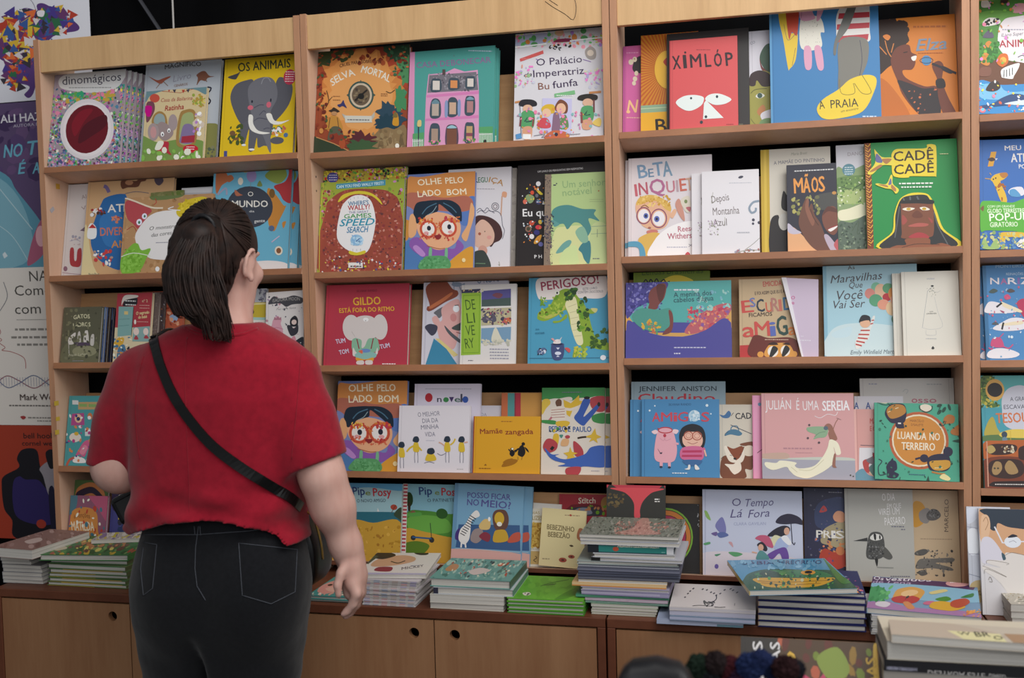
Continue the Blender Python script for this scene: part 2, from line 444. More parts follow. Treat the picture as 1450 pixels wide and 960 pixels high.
# ---- base cabinets under them
CF_, CB = -.285, .20
LBC = {1: 'oak base cabinet under the far bookcase, behind the woman in dark jeans', 2: 'oak base cabinet with two doors meeting under the green stack of books',
       3: 'oak base cabinet under the stack of navy hardbacks', 4: 'oak base cabinet behind the grey-edged stack at the picture edge'}
for un in (1, 2, 3, 4):
    x0, x1 = SEAM[un-1]+.002, SEAM[un]-.002
    if un == 1: x0 += .01
    root = empty('base_cabinet', Matrix.Translation((x0, 0, 0)), LBC[un], 'cabinet', 'oak base cabinets under the bookcases')
    W = x1-x0
    mb = MB()
    mb.box(0, W, CF_, CB, CZ-.024, CZ-.0006)
    mb.box(0, .02, CF_, CB, 0, CZ-.024); mb.box(W-.02, W, CF_, CB, 0, CZ-.024)
    mb.box(.02, W-.02, CB-.01, CB, .02, CZ-.024); mb.box(.02, W-.02, CF_+.03, CB-.01, .05, .068); mb.box(.02, W-.02, CF_+.04, CF_+.055, 0, .05)
    bevel(link('carcass', mb.mesh('carcass'), M['edged'], root), .002)
    mid = W/2
    for k, (a, c) in enumerate(((.0225, mid-.0015), (mid+.0015, W-.0225))):
        hx = c-.052 if k == 0 else a+.052
        # door with a round finger hole
        bm = bmesh.new(); z0, z1, hz, hr = .06, CZ-.028, CZ-.063, .0135
        n = 24; ring = [(hx+hr*math.cos(2*math.pi*i/n+math.pi/4), hz+hr*math.sin(2*math.pi*i/n+math.pi/4)) for i in range(n)]
        outer = []
        cs = [(c, z1), (a, z1), (a, z0), (c, z0)]
        for i in range(n):
            s = i/n*4; j = int(s); f = s-j; p, q = cs[j], cs[(j+1) % 4]
            outer.append((p[0]+(q[0]-p[0])*f, p[1]+(q[1]-p[1])*f))
        y0, y1 = CF_+.002, CF_+.020
        vs = {}
        for nm, rr, y in (('of', outer, y0), ('rf', ring, y0), ('ob', outer, y1), ('rb', ring, y1)): vs[nm] = [bm.verts.new((p[0], y, p[1])) for p in rr]
        for i in range(n):
            j = (i+1) % n
            bm.faces.new((vs['of'][i], vs['of'][j], vs['rf'][j], vs['rf'][i])); bm.faces.new((vs['ob'][j], vs['ob'][i], vs['rb'][i], vs['rb'][j]))
            bm.faces.new((vs['rf'][i], vs['rf'][j], vs['rb'][j], vs['rb'][i])); bm.faces.new((vs['of'][j], vs['of'][i], vs['ob'][i], vs['ob'][j]))
        bmesh.ops.recalc_face_normals(bm, faces=bm.faces)
        me = bpy.data.meshes.new('door'); bm.to_mesh(me); bm.free()
        link('door', me, M['oakd'], root)
# ================================================================ the woman looking at the shelves
class Field:
    """signed distance grid built from smoothly joined shapes, meshed by surface nets"""
    def __init__(s, lo, hi, h):
        s.h = h; s.lo = np.array(lo); n = np.ceil((np.array(hi)-s.lo)/h).astype(int)+1
        s.ax = [s.lo[i]+h*np.arange(n[i]) for i in range(3)]
        s.d = np.full(n, 1.0, np.float32)
    def sub(s, lo, hi):
        sl = []
        for i in range(3):
            a = max(0, int((lo[i]-s.lo[i])/s.h)-1); b = min(len(s.ax[i]), int((hi[i]-s.lo[i])/s.h)+2); sl.append(slice(a, max(b, a)))
        g = np.meshgrid(*[s.ax[i][sl[i]] for i in range(3)], indexing='ij')
        return tuple(sl), g
    def add(s, f, lo, hi, k=.02):
        m = k+.06; sl, g = s.sub(np.array(lo)-m, np.array(hi)+m)
        if g[0].size == 0: return
        e = f(*g).astype(np.float32); a = s.d[sl]
        hh = np.maximum(k-np.abs(a-e), 0)/k
        s.d[sl] = np.minimum(a, e)-hh*hh*k*.25
    def cone(s, a, b, ra, rb, k=.02):
        a = np.array(a, float); b = np.array(b, float); ba = b-a; L = ba@ba
        def f(x, y, z):
            t = np.clip(((x-a[0])*ba[0]+(y-a[1])*ba[1]+(z-a[2])*ba[2])/L, 0, 1)
            return np.sqrt((x-a[0]-t*ba[0])**2+(y-a[1]-t*ba[1])**2+(z-a[2]-t*ba[2])**2)-(ra+(rb-ra)*t)
        r = max(ra, rb); s.add(f, np.minimum(a, b)-r, np.maximum(a, b)+r, k)
    def chain(s, pts, rad, k=.012):
        for i in range(len(pts)-1): s.cone(pts[i], pts[i+1], rad[i], rad[i+1], k)
    def ellip(s, c, r, rotz=0, k=.02, tilt=0):
        c = np.array(c, float); r = np.array(r, float); cz, sz = math.cos(rotz), math.sin(rotz)
        def f(x, y, z):
            u, v, w = x-c[0], y-c[1], z-c[2]
            u, v = u*cz+v*sz, -u*sz+v*cz
            if tilt: v, w = v*math.cos(tilt)+w*math.sin(tilt), -v*math.sin(tilt)+w*math.cos(tilt)
            q = np.sqrt((u/r[0])**2+(v/r[1])**2+(w/r[2])**2)
            return (q-1)*min(r)
        s.add(f, c-r.max(), c+r.max(), k)
    def loft(s, keys, k=.02, e=2.3, wob=None):
        """stacked superellipses: (z, cx, cy, a, b)"""
        K = np.array(sorted(keys))
        def f(x, y, z):
            z0 = z[0, 0]; p = [np.interp(z0, K[:, 0], K[:, i]) for i in range(1, 5)]
            q = (np.abs((x-p[0])/p[2])**e+np.abs((y-p[1])/p[3])**e)**(1/e)
            d = (q-1)*np.minimum(p[2], p[3])
            if wob: d = d+wob(x, y, z)
            out = np.maximum(K[0, 0]-z, z-K[-1, 0]); return np.maximum(d, out)
        s.add(f, (K[:, 1].min()-K[:, 3].max(), K[:, 2].min()-K[:, 4].max(), K[0, 0]), (K[:, 1].max()+K[:, 3].max(), K[:, 2].max()+K[:, 4].max(), K[-1, 0]), k)
    def cut(s, f):
        g = np.meshgrid(*s.ax, indexing='ij'); s.d = np.maximum(s.d, f(*g).astype(np.float32))
    def at(s, p):
        q = np.clip((np.array(p)-s.lo)/s.h, 0, np.array(s.d.shape)-1.001); i = np.clip(np.floor(q).astype(int), 0, np.array(s.d.shape)-2); t = q-i; v = 0
        for a in (0, 1):
            for b in (0, 1):
                for c in (0, 1):
                    v += s.d[i[0]+a, i[1]+b, i[2]+c]*(t[0] if a else 1-t[0])*(t[1] if b else 1-t[1])*(t[2] if c else 1-t[2])
        return v
    def mesh(s, name, fair=2):
        d = s.d; n = d.shape; ins = d < 0
        cs = [ins[a:n[0]-1+a, b:n[1]-1+b, c:n[2]-1+c] for a in (0, 1) for b in (0, 1) for c in (0, 1)]
        cnt = sum(x.astype(np.int8) for x in cs); act = (cnt > 0) & (cnt < 8)
        idx = np.argwhere(act); num = np.full(act.shape, -1, np.int64); num[act] = np.arange(len(idx))
        off = [(a, b, c) for a in (0, 1) for b in (0, 1) for c in (0, 1)]
        val = np.stack([d[idx[:, 0]+a, idx[:, 1]+b, idx[:, 2]+c] for a, b, c in off], 1)
        P = np.zeros((len(idx), 3)); C = np.zeros(len(idx))
        for i in range(8):
            for j in range(i+1, 8):
                if sum(abs(off[i][q]-off[j][q]) for q in range(3)) != 1: continue
                va, vb = val[:, i], val[:, j]; m = (va < 0) != (vb < 0)
                t = np.where(m, va/np.where(m, va-vb, 1), 0)[:, None]
                p = np.array(off[i])+t*(np.array(off[j])-np.array(off[i])); P[m] += p[m]; C[m] += 1
        P = (P/C[:, None]+idx)*s.h+s.lo
        F = []
        for ax in range(3):
            o1, o2 = [q for q in range(3) if q != ax]
            sl0 = [slice(None)]*3; sl1 = [slice(None)]*3; sl0[ax] = slice(0, -1); sl1[ax] = slice(1, None)
            a, b = ins[tuple(sl0)], ins[tuple(sl1)]
            e = np.argwhere(a != b); e = e[(e[:, o1] > 0) & (e[:, o2] > 0) & (e[:, o1] < n[o1]-1) & (e[:, o2] < n[o2]-1)]
            q = []
            for da, db in ((1, 1), (0, 1), (0, 0), (1, 0)):
                k = e.copy(); k[:, o1] -= da; k[:, o2] -= db; q.append(num[k[:, 0], k[:, 1], k[:, 2]])
            q = np.stack(q, 1); fl = a[e[:, 0], e[:, 1], e[:, 2]]
            if ax == 1: fl = ~fl
            q[~fl] = q[~fl][:, ::-1]; F.append(q)
        F = np.concatenate(F); F = F[(F >= 0).all(1)]
        for it in range(fair):
            acc = np.zeros_like(P); w = np.zeros(len(P))
            for i in range(4):
                j = (i+1) % 4
                np.add.at(acc, F[:, i], P[F[:, j]]); np.add.at(w, F[:, i], 1)
                np.add.at(acc, F[:, j], P[F[:, i]]); np.add.at(w, F[:, j], 1)
            ok = w > 0; P[ok] = P[ok]*.5+.5*acc[ok]/w[ok][:, None]
        me = bpy.data.meshes.new(name); me.from_pydata(P.tolist(), [], F.tolist())
        me.polygons.foreach_set('use_smooth', [True]*len(F)); me.update()
        return me
PY = -.70
def pp(x, y, dy=0): return np.array(hitY(x, y, PY+dy))
S = (pp(400, 500)-pp(300, 500))[0]/100          # metres per pixel at her distance

def skin_build(nt, b):
    no = nd(nt, 'ShaderNodeTexNoise', Scale=18.0, Detail=4.0); rp = ramp(nt, [(.3, 'c4978a'), (.7, 'd1a99c')])
    nt.links.new(no.outputs['Fac'], rp.inputs[0]); nt.links.new(rp.outputs[0], b.inputs['Base Color'])
    b.inputs['Subsurface Weight'].default_value = .08; b.inputs['Subsurface Radius'].default_value = (.012, .005, .003)
def fabric(c0, c1, sc, bump, folds):
    def f(nt, b):
        L = nt.links.new; tc = nd(nt, 'ShaderNodeTexCoord')
        no = nd(nt, 'ShaderNodeTexNoise', Scale=sc, Detail=6.0, Roughness=.6); rp = ramp(nt, [(.3, c0), (.7, c1)])
        wv = nd(nt, 'ShaderNodeTexNoise', Scale=folds, Detail=2.0); wv2 = nd(nt, 'ShaderNodeTexNoise', Scale=900.0)
        ad = nd(nt, 'ShaderNodeMath', operation='MULTIPLY_ADD'); ad.inputs[1].default_value = .05
        bp = nd(nt, 'ShaderNodeBump', Strength=bump, Distance=.02)
        for q in (no, wv, wv2): L(tc.outputs['Object'], q.inputs['Vector'])
        L(no.outputs['Fac'], rp.inputs[0]); L(rp.outputs[0], b.inputs['Base Color'])
        L(wv2.outputs['Fac'], ad.inputs[0]); L(wv.outputs['Fac'], ad.inputs[2]); L(ad.outputs[0], bp.inputs['Height']); L(bp.outputs[0], b.inputs['Normal'])
        b.inputs['Sheen Weight'].default_value = .15
    return f
M['skin'] = mat('skin', None, .5, .3, skin_build)
M['shirt'] = mat('red_jersey', None, .9, .1, fabric('881526', '98192b', 60, .25, 9))
M['jeans'] = mat('dark_denim', None, .85, .15, fabric('0d0e12', '141519', 120, .2, 14))
def hair_build(nt, b):
    tc = nd(nt, 'ShaderNodeTexCoord'); no = nd(nt, 'ShaderNodeTexNoise', Scale=40.0, Detail=5.0); rp = ramp(nt, [(.3, '150f0e'), (.75, '36251f')])
    nt.links.new(tc.outputs['Object'], no.inputs['Vector']); nt.links.new(no.outputs['Fac'], rp.inputs[0]); nt.links.new(rp.outputs[0], b.inputs['Base Color'])
M['hair'] = mat('dark_brown_hair', None, .55, .25, hair_build)
M['leather'] = mat('black_leather', '0b0b0c', .34, .4)
M['gold'] = mat('gold_zip', 'c9a55c', .3, .5); M['gold'].node_tree.nodes['Principled BSDF'].inputs['Metallic'].default_value = 1
M['thread'] = mat('grey_thread', '4a4d54', .8)

HC = pp(309, 364)                      # head centre
fa = R(2)                             # she looks to the right of straight ahead
FD = np.array([math.sin(fa), math.cos(fa), -.10]); FR = np.array([math.cos(fa), -math.sin(fa), 0])
UPV = np.array([0.02, .04, 1.0])
def hd(r, f, u): return HC + FR*r + FD*f + UPV*u
person = empty('person', Matrix.Translation(Vector((float(pp(310, 700)[0]), PY, 0))), 'woman seen from behind in red t-shirt and dark jeans, dark hair in a ponytail', 'person')
PT = -np.array(person.matrix_world.translation)
def pchild(name, me, m, par=None):
    me.transform(Matrix.Translation(Vector(PT)))
    o = link(name, me, m); o.parent = par or person
    return o
# key joints from the pose
shL, shR = pp(203, 532), pp(415, 532)
elL, elR = pp(169, 660, -.01), pp(457, 676, -.02)
wrL = elL + np.array([.09, .235, .015])
wrR = pp(498, 796, .02)
ZB = lambda y: float(pp(310, y)[2])
X = lambda x, y: float(pp(x, y)[0])
def torso(infl):
    i = infl
    def key(y, xl, xr, b, cy=0): return (ZB(y), (X(xl, y)+X(xr, y))/2, PY+cy, (X(xr, y)-X(xl, y))/2+i, b+i)
    return key

# ---- body: one continuous skin, hidden parts slimmer than the clothes over them
B = Field((X(310, 500)-.50, PY-.26, -.01), (X(310, 500)+.46, PY+.30, ZB(270)), .005)
k = torso(-.012)
B.loft([k(468, 285, 345, .055), k(490, 235, 395, .085), k(520, 205, 425, .105), k(580, 205, 425, .118), k(660, 212, 420, .115), k(740, 212, 420, .118), k(800, 212, 422, .122), k(860, 212, 425, .12)], .03)
B.cone(pp(318, 488, .005), pp(322, 425, .03), .062, .053, .03)
B.ellip(hd(0, -.005, .018), (.074, .094, .094), -fa, .03)
B.ellip(hd(0, .035, -.045), (.060, .062, .070), -fa, .03)
B.cone(hd(0, .062, -.098), hd(0, .02, -.085), .022, .04, .025)                 # jaw and chin
B.cone(hd(0, .094, -.005), hd(0, .113, -.032), .007, .012, .012)               # nose
B.ellip(hd(0, .096, -.062), (.022, .012, .006), -fa, .008); B.ellip(hd(0, .095, -.071), (.019, .012, .006), -fa, .008)
for sx in (-1, 1):
    B.ellip(hd(sx*.033, .083, .016), (.022, .012, .008), -fa, .012)            # brows
    B.ellip(hd(sx*.042, .072, -.03), (.024, .02, .02), -fa, .02)               # cheeks
    ec = hd(sx*.076, -.006, -.022)
    for t in range(9):                                                         # ear: rim, hollow, lobe
        a0, a1 = R(-70+t*30), R(-40+t*30)
        q = lambda a: hd(sx*(.080+.008*math.sin(a)), -.010-.016*math.cos(a)*1.0, -.018+.030*math.sin(a))
        B.cone(q(a0), q(a1), .0045, .0045, .004)
    B.ellip(hd(sx*.077, -.006, -.020), (.006, .014, .026), -fa, .006)
    B.ellip(hd(sx*.079, .000, -.047), (.006, .008, .010), -fa, .006)
# arms
for sh, el, wr, r0, r1, r2 in ((shL, elL, wrL, .062, .061, .026), (shR, elR, wrR, .064, .050, .026)):
    B.cone(sh+np.array([.02 if sh is shL else -.02, 0, -.02]), sh*.45+el*.55, r0-.008, .054, .03); B.cone(sh*.45+el*.55, el, .055, r1-.006, .03)
    m = el*.66+wr*.34; B.cone(el, m, r1-.008, .0425, .03); B.cone(m, el*.2+wr*.8, .042, .029, .03); B.cone(el*.2+wr*.8, wr, .030, r2, .03)
# right hand hangs, fingers loosely curled, thumb on the near left side
def hand(w, pts, k=.007):
    for p, r in pts: B.chain(p, r, k)
PXF = S
def hp(x, y, dy): return pp(x, y, dy)
B.chain([wrR, hp(500, 815, .02), hp(501, 836, .02)], [.026, .027, .024], .015)
B.chain([hp(498, 804, .0), hp(499, 828, -.003)], [.017, .012], .012); B.chain([hp(507, 812, .04), hp(508, 836, .05)], [.018, .017], .015)
hand(0, [([hp(493, 797, -.005), hp(483, 811, -.020), hp(478, 828, -.026), hp(479, 843, -.026)], [.014, .0105, .0095, .0075])], .004)
for (x0, d0, ln, rr) in ((503, -.006, 1.0, .0092), (506, .014, 1.10, .0096), (508, .034, 1.04, .0092), (509, .052, .84, .0082)):
    hand(0, [([hp(x0-4, 826, d0), hp(x0+2, 840, d0-.002), hp(x0-3, 840+15*ln, d0+.002), hp(x0-11, 840+25*ln, d0+.004), hp(x0-17, 840+30*ln, d0+.002)], [rr+.004, rr+.001, rr, rr-.001, rr-.002])])
# left hand holds a dark bag flap in front of her: palm and curled fingers
hw = wrL; fx = np.array([.30, .95, .02])
B.chain([hw, hw+fx*.05, hw+fx*.075], [.025, .027, .024], .015)
for j in range(4):
    bpt = hw+fx*.08+np.array([-.0, 0, .028-.018*j]); B.chain([bpt, bpt+fx*.035+np.array([.006, 0, 0]), bpt+fx*.055+np.array([.022, -.004, 0]), bpt+fx*.05+np.array([.042, -.006, 0])], [.010, .0092, .0085, .0075], .006)
B.chain([hw+fx*.02+np.array([.012, 0, .02]), hw+fx*.055+np.array([.03, 0, .035]), hw+fx*.085+np.array([.036, 0, .03])], [.014, .010, .008], .008)
# legs and feet
for lx, kx in ((262, 258), (372, 372)):
    hp_, kn, an = pp(lx, 850), pp(kx, 1080), pp(kx, 1330); hp_[2] = max(hp_[2], .80); kn[2] = .45; an[2] = .08
    B.cone(hp_, kn, .085, .055, .04); B.cone(kn, kn*.6+an*.4, .052, .055, .03); B.cone(kn*.6+an*.4, an, .055, .034, .03)
    B.cone(an+np.array([0, -.02, -.035]), an+np.array([.01, .15, -.05]), .036, .026, .03)
body = pchild('body', B.mesh('body', 2), M['skin'])
# eyes, lips and brows
em = [mat('eye_white', 'e8e4e0', .3), mat('iris_brown', '3a241a', .3)]
for sx in (-1, 1):
    mb = MB(); p = hd(sx*.031, .078, -.002)
    for q, r in ((p, .0115), (p+FD*.0045, .0085)):
        bm = bmesh.new(); bmesh.ops.create_uvsphere(bm, u_segments=14, v_segments=10, radius=r)
        mb.poly([Vector(q)+v.co for v in bm.verts], [[v.index for v in f.verts] for f in bm.faces], mi=0 if r > .01 else 1); bm.free()
    pchild('eye', mb.mesh('eye', True), em, body)

# ---- jeans
J = Field((X(310, 500)-.36, PY-.26, .05), (X(310, 500)+.36, PY+.24, ZB(690)), .006)
k = torso(0)
def jw(x, y, z): return .0018*np.sin(z*70+x*30)*np.clip((.82-z)/.2, 0, 1)
xc = X(314, 900)
def crease(x, y, z): return jw(x, y, z)+.045*np.exp(-((x-xc)/.016)**2)*np.clip((ZB(868)-z)/.10, 0, 1)
J.loft([k(698, 222, 412, .104), k(728, 218, 416, .108), k(770, 209, 426, .122), k(820, 203, 431, .138, -.004), k(870, 204, 429, .132, -.004), k(915, 208, 425, .116), k(960, 213, 418, .104), k(1050, 220, 404, .092), k(1130, 226, 396, .080)], .03, 2.4, crease)
for lx in (262, 368): J.ellip(pp(lx, 832, -.045), (.088, .095, .115), 0, .05)
for kx in (258, 366):
    kn, an = pp(kx, 1090), pp(kx, 1330); kn[2] = .46; an[2] = .10
    J.cone(kn, an, .076, .062, .03)
J.cut(lambda x, y, z: np.maximum(z-ZB(708), .085-z))
jeans = pchild('jeans', J.mesh('jeans', 1), M['jeans'])
def drape(F, px, off):
    """points where the lines of sight through these picture points meet the garment"""
    out = []
    for x, y in px:
        d = np.array(ray(x, y)); t = 1.6
        ok = False
        for _ in range(400):
            p = np.array(CAMP)+d*t; q = (p-F.lo)/F.h; inn = (q > 0).all() and (q < np.array(F.d.shape)-1).all()
            v = F.at(p) if inn else .05
            if v < .0006: ok = True; break
            t += max(min(v, .03)*.5, .0006)
            if t > 3: break
        if not ok: p = hitY(x, y, PY-.05); p = np.array(p)
        out.append(p-d/np.linalg.norm(d)*off)
    return out
def dense(p, n=6): return smooth_pts(p, False, n)
mb = MB()
for pl in ([(203, 775), (199, 805), (203, 843), (216, 833), (222, 771), (203, 768)], [(338, 769), (343, 843), (384, 855), (418, 838), (421, 778), (338, 769)], [(281, 745), (277, 775), (276, 805), (279, 830), (291, 850)],
           [(195, 757), (230, 757), (280, 757), (350, 752), (380, 748)], [(283, 745), (284, 758)], [(275, 745), (276, 757)]):
    q = []
    for (x0, y0), (x1, y1) in zip(pl, pl[1:]): q += [(x0+(x1-x0)*i/8, y0+(y1-y0)*i/8) for i in range(8)]
    q.append(pl[-1]); mb.tube(drape(J, q, .0004), .0008, 5)
pchild('seam_stitching', mb.mesh('seam_stitching', True), M['thread'], jeans)

# ---- t-shirt
T_ = Field((X(310, 500)-.42, PY-.26, ZB(800)), (X(310, 500)+.36, PY+.24, ZB(440)), .005)
k = torso(0)
def folds(x, y, z):
    lo = np.clip((ZB(660)-z)/.12, 0, 1)
    return lo*(  .0085*np.sin(95*z+26*(x-X(310, 700)))*np.cos(9*(x-X(330, 700)))+.008*np.sin(60*z-42*x+1))*np.clip((PY+.05-y)/.05, 0, 1) + .003*np.sin(34*(x-X(310, 600))+8*z)*lo
cL, cR = pp(163, 652, -.01), pp(447, 658, -.015)
T_.cone(shL+np.array([.012, 0, -.01]), cL, .070, .0465, .05); T_.cone(shL+np.array([-.004, 0, -.015]), shL*.45+cL*.55, .068, .066, .04); T_.cone(shL*.5+cL*.5, cL+(cL-shL)*.25, .062, .052, .03)
T_.cone(shR+np.array([-.012, 0, -.01]), cR, .070, .062, .05); T_.cone(shR*.5+cR*.5, cR+(cR-shR)*.3, .064, .063, .03)
aL = (cL-shL)/np.linalg.norm(cL-shL); hl = pp(163, 655, -.01); aR = np.array([.20, 0, -1.0]); aR /= np.linalg.norm(aR); aR2 = np.array([.32, 0, -.95]); aR2 /= np.linalg.norm(aR2); hr = pp(447, 657, -.01)
xl, xr = X(190, 640), X(436, 640)
T_.cut(lambda x, y, z: np.where(x < X(310, 640), hl[2]-z, -1))
nR = np.array([math.sin(R(20)), 0, -math.cos(R(20))])
T_.cut(lambda x, y, z: np.where(x > X(310, 640), (x-hr[0])*nR[0]+(z-hr[2])*nR[2], -1))
T_.loft([k(458, 268, 366, .075), k(470, 240, 388, .088), k(486, 214, 412, .104), k(510, 196, 432, .118), k(560, 193, 434, .130, -.004), k(640, 199, 429, .132, -.004), k(700, 199, 426, .136, -.004), k(750, 197, 433, .152, -.006), k(785, 197, 436, .158, -.006), k(800, 197, 437, .158, -.006)], .03, 2.35, folds)
for lx in (262, 368): T_.ellip(pp(lx, 830, -.045), (.100, .108, .130), 0, .05)
ncut = pp(318, 452, .012)
T_.cut(lambda x, y, z: .064-np.sqrt((x-ncut[0])**2+(y-ncut[1]-.01)**2+((z-ncut[2]-.012)*1.3)**2))
HX = [-.715, -.66, -.574, -.495, -.43, -.385, -.356, -.335]; HZ = [.990, 1.010, 1.036, 1.044, 1.036, 1.021, 1.002, .982]   # the hem dips at her sides
T_.cut(lambda x, y, z: np.where((z < hr[2]-.05), np.interp(x, HX, HZ)-z, -1))
shirt = pchild('t_shirt', T_.mesh('t_shirt', 2), M['shirt'])
mb = MB()
col = drape(T_, [(262, 463), (275, 470), (295, 475), (320, 476), (345, 473), (365, 466)], -.001)
mb.tube(smooth_pts([tuple(p) for p in col], False, 4), .004, 8)
for ln in ([(265, 478), (262, 520), (264, 600), (268, 690), (268, 725)], [(427, 496), (424, 530), (421, 570), (417, 610), (413, 650)], [(204, 503), (195, 540), (192, 580), (194, 620), (198, 650)]):
    mb.tube(drape(T_, dense(ln), .0002), .0008, 5)
pchild('neck_band', mb.mesh('neck_band', True), M['shirt'], shirt)

# ---- hair: combed back over the skull into a ponytail, built of locks
H_ = Field((HC[0]-.16, PY-.26, ZB(500)), (HC[0]+.15, PY+.18, ZB(275)), .004)
H_.ellip(hd(0, -.006, .022), (.081, .101, .101), -fa, .02)
H_.cone(hd(0, -.05, -.055), hd(0, -.07, .0), .055, .06, .03)
def facecut(x, y, z):
    p = np.stack([x-HC[0], y-HC[1], z-HC[2]], -1); f = p @ FD; r = p @ FR; u = p[..., 2]
    a = f-(.040+.32*np.clip(u, -.05, .12)); b_ = np.minimum(f+.030, -.005-u+.16*(f+.03)) # hairline, and clear of ear and cheek
    return np.maximum(np.minimum(a, 1), b_)
H_.cut(facecut)
tie = pp(288, 322, -.105)
pony = [tie+np.array([0, .02, 0]), pp(282, 335, -.125), pp(272, 375, -.135), pp(276, 415, -.13), pp(290, 445, -.125), pp(305, 462, -.12)]
H_.chain(pony, [.022, .028, .036, .036, .028, .012], .02)
hair = pchild('hair', H_.mesh('hair', 1), M['hair'])
rnd = random.Random(5); mb = MB()
def on_skull(p):
    p = np.array(p, float); g = 1e-3
    for _ in range(8):
        v = H_.at(p); gr = np.array([H_.at(p+e)-H_.at(p-e) for e in np.eye(3)*g])/(2*g); l = np.linalg.norm(gr)
        if l < 1e-4: break
        p = p-gr/l*(v-.0012)*.8
    return p
for i in range(150):                                    # combed strands from hairline to the tie
    an = rnd.uniform(-2.0, 2.0); st = hd(.085*math.sin(an), .045+.05*math.cos(an)*.4-.05*abs(math.sin(an)), .03+.085*math.cos(an))
    if i % 3 == 0: st = hd(rnd.choice((-1, 1))*.075, -.045-rnd.random()*.03, rnd.uniform(-.075, -.02))
    P_ = [on_skull(st*(1-t)+(tie+np.array([0, .035, 0]))*t) for t in np.linspace(0, 1, 7)]
    r = rnd.uniform(.0014, .0026); mb.tube(smooth_pts([tuple(q) for q in P_], False, 2), [r*.5]+[r]*11+[r*.8], 5)
for i in range(520):                                    # ponytail locks
    a = rnd.uniform(0, 2*math.pi); rr = .55+.5*math.sqrt(rnd.random()); P_ = []; ca = math.cos(a)*rr
    end = 452+22*ca+rnd.uniform(-22, 12); wv = rnd.uniform(-.007, .007); ph = rnd.uniform(0, 6); fl = rnd.uniform(-.2, 1) if ca < -.3 else rnd.uniform(-.5, .5)
    sp = [(288, 322, -.105, .018), (281, 338, -.128, .034), (272, 375, -.135, .052), (276, 415, -.133, .058), (286, 445, -.128, .054), (294, 480, -.122, .048)]
    for x, y, d, w in sp:
        if y > end+14: break
        P_.append(pp(x, y, d)+np.array([ca*w+wv*math.sin(y*.055+ph), math.sin(a)*w*rr*.8, 0]))
    x, y, d, w = sp[min(len(P_), 5)]
    P_.append(pp(x, end, d)+np.array([ca*w-fl*.014, math.sin(a)*w*rr*.8, fl*.006]))
    r = rnd.uniform(.0012, .0031); Q = smooth_pts([tuple(q) for q in P_], False, 3)
    mb.tube(Q, [r*(1-.85*(u/len(Q))**3) for u in range(len(Q))], 5)
pchild('hair_locks', mb.mesh('hair_locks', True), M['hair'], hair)
mb = MB(); mb.tube([tuple(tie+np.array([.024*math.cos(a), -.006*math.sin(a), .024*math.sin(a)])) for a in np.linspace(0, 6.3, 16)], .005, 6, cap=False)
pchild('hair_tie', mb.mesh('hair_tie', True), M['plastic'], hair)

# ---- crossbody bag at her right hip with its strap over the left shoulder
bag = empty('crossbody_bag', Matrix.Translation(Vector(pp(437, 775, -.02))), 'small black leather crossbody bag with gold zip at the woman\'s hip', 'bag')
BT = -np.array(bag.matrix_world.translation)
def bchild(name, mb, m, sm=True, bv=0):
    me = mb.mesh(name, sm); me.transform(Matrix.Translation(Vector(BT))); o = link(name, me, m, bag)
    return bevel(o, bv, 3) if bv else o
out = [(424, 722), (438, 726), (450, 748), (457, 775), (457, 806), (450, 822), (438, 824), (428, 816), (424, 780)]
ring = smooth_pts(out, True, 4); n = len(ring); BD = .085
mb = MB(); ctr = np.array(pp(443, 775, BD)); rows = []
for s_, d_ in zip([.8, .95, 1, 1, .95, .8], [-.05, -.045, -.03, .03, .045, .05]):
    rows += [tuple(ctr+(np.array(pp(x+2, y, BD))-ctr)*s_+np.array([0, d_, 0])) for x, y in ring]
fc = [[r*n+i, r*n+(i+1) % n, (r+1)*n+(i+1) % n, (r+1)*n+i] for r in range(5) for i in range(n)]+[list(range(n))[::-1], list(range(5*n, 6*n))]
mb.poly(rows, fc); bchild('bag_body', mb, M['leather'])
mb = MB(); mb.tube([tuple(np.array(pp(x+3, y, BD-.04))) for x, y in smooth_pts([(430, 724), (440, 731), (447, 750), (452, 772), (454, 792)], False, 4)], .0026, 6)
bchild('zip', mb, M['gold'])
path = smooth_pts([(217, 477), (220, 490), (228, 518), (244, 556), (267, 592), (300, 630), (340, 661), (380, 686), (410, 704), (426, 718)], False, 7)
cen = drape(T_, path, .002)
mb = MB(); pts = []
for i, p in enumerate(cen):
    t = np.array(cen[min(i+1, len(cen)-1)])-np.array(cen[max(i-1, 0)]); t /= np.linalg.norm(t)
    g = np.array([T_.at(p+e)-T_.at(p-e) for e in np.eye(3)*.004]); g /= (np.linalg.norm(g) or 1)
    w = np.cross(t, g); w /= np.linalg.norm(w); hw = .0105
    for a, b_ in ((-1, 0), (1, 0), (1, 1), (-1, 1)): pts.append(tuple(p+w*hw*a+g*.003*b_))
fc = [[4*i+j, 4*i+(j+1) % 4, 4*i+4+(j+1) % 4, 4*i+4+j] for i in range(len(cen)-1) for j in range(4)]+[[0, 1, 2, 3], [len(pts)-4+j for j in (3, 2, 1, 0)]]
mb.poly(pts, fc); bchild('strap', mb, M['leather'], False)
def march(p, d):
    p = np.array(p, float); d = np.array(d, float)
    for _ in range(300):
        q = (p-T_.lo)/T_.h; v = T_.at(p) if (q > 0).all() and (q < np.array(T_.d.shape)-1).all() else .02
        if v < .0006: break
        p = p+d*max(min(v, .02)*.6, .0006)
    return tuple(p-d*.004)
mb = MB(); top = np.array(cen[0]); xs = top[0]; zs = top[2]
tail = [tuple(top)]+[march((xs+.06*max(0, f), PY+f*.13-.02, zs+.2), (0, 0, -1)) for f in (-.1, .25)]
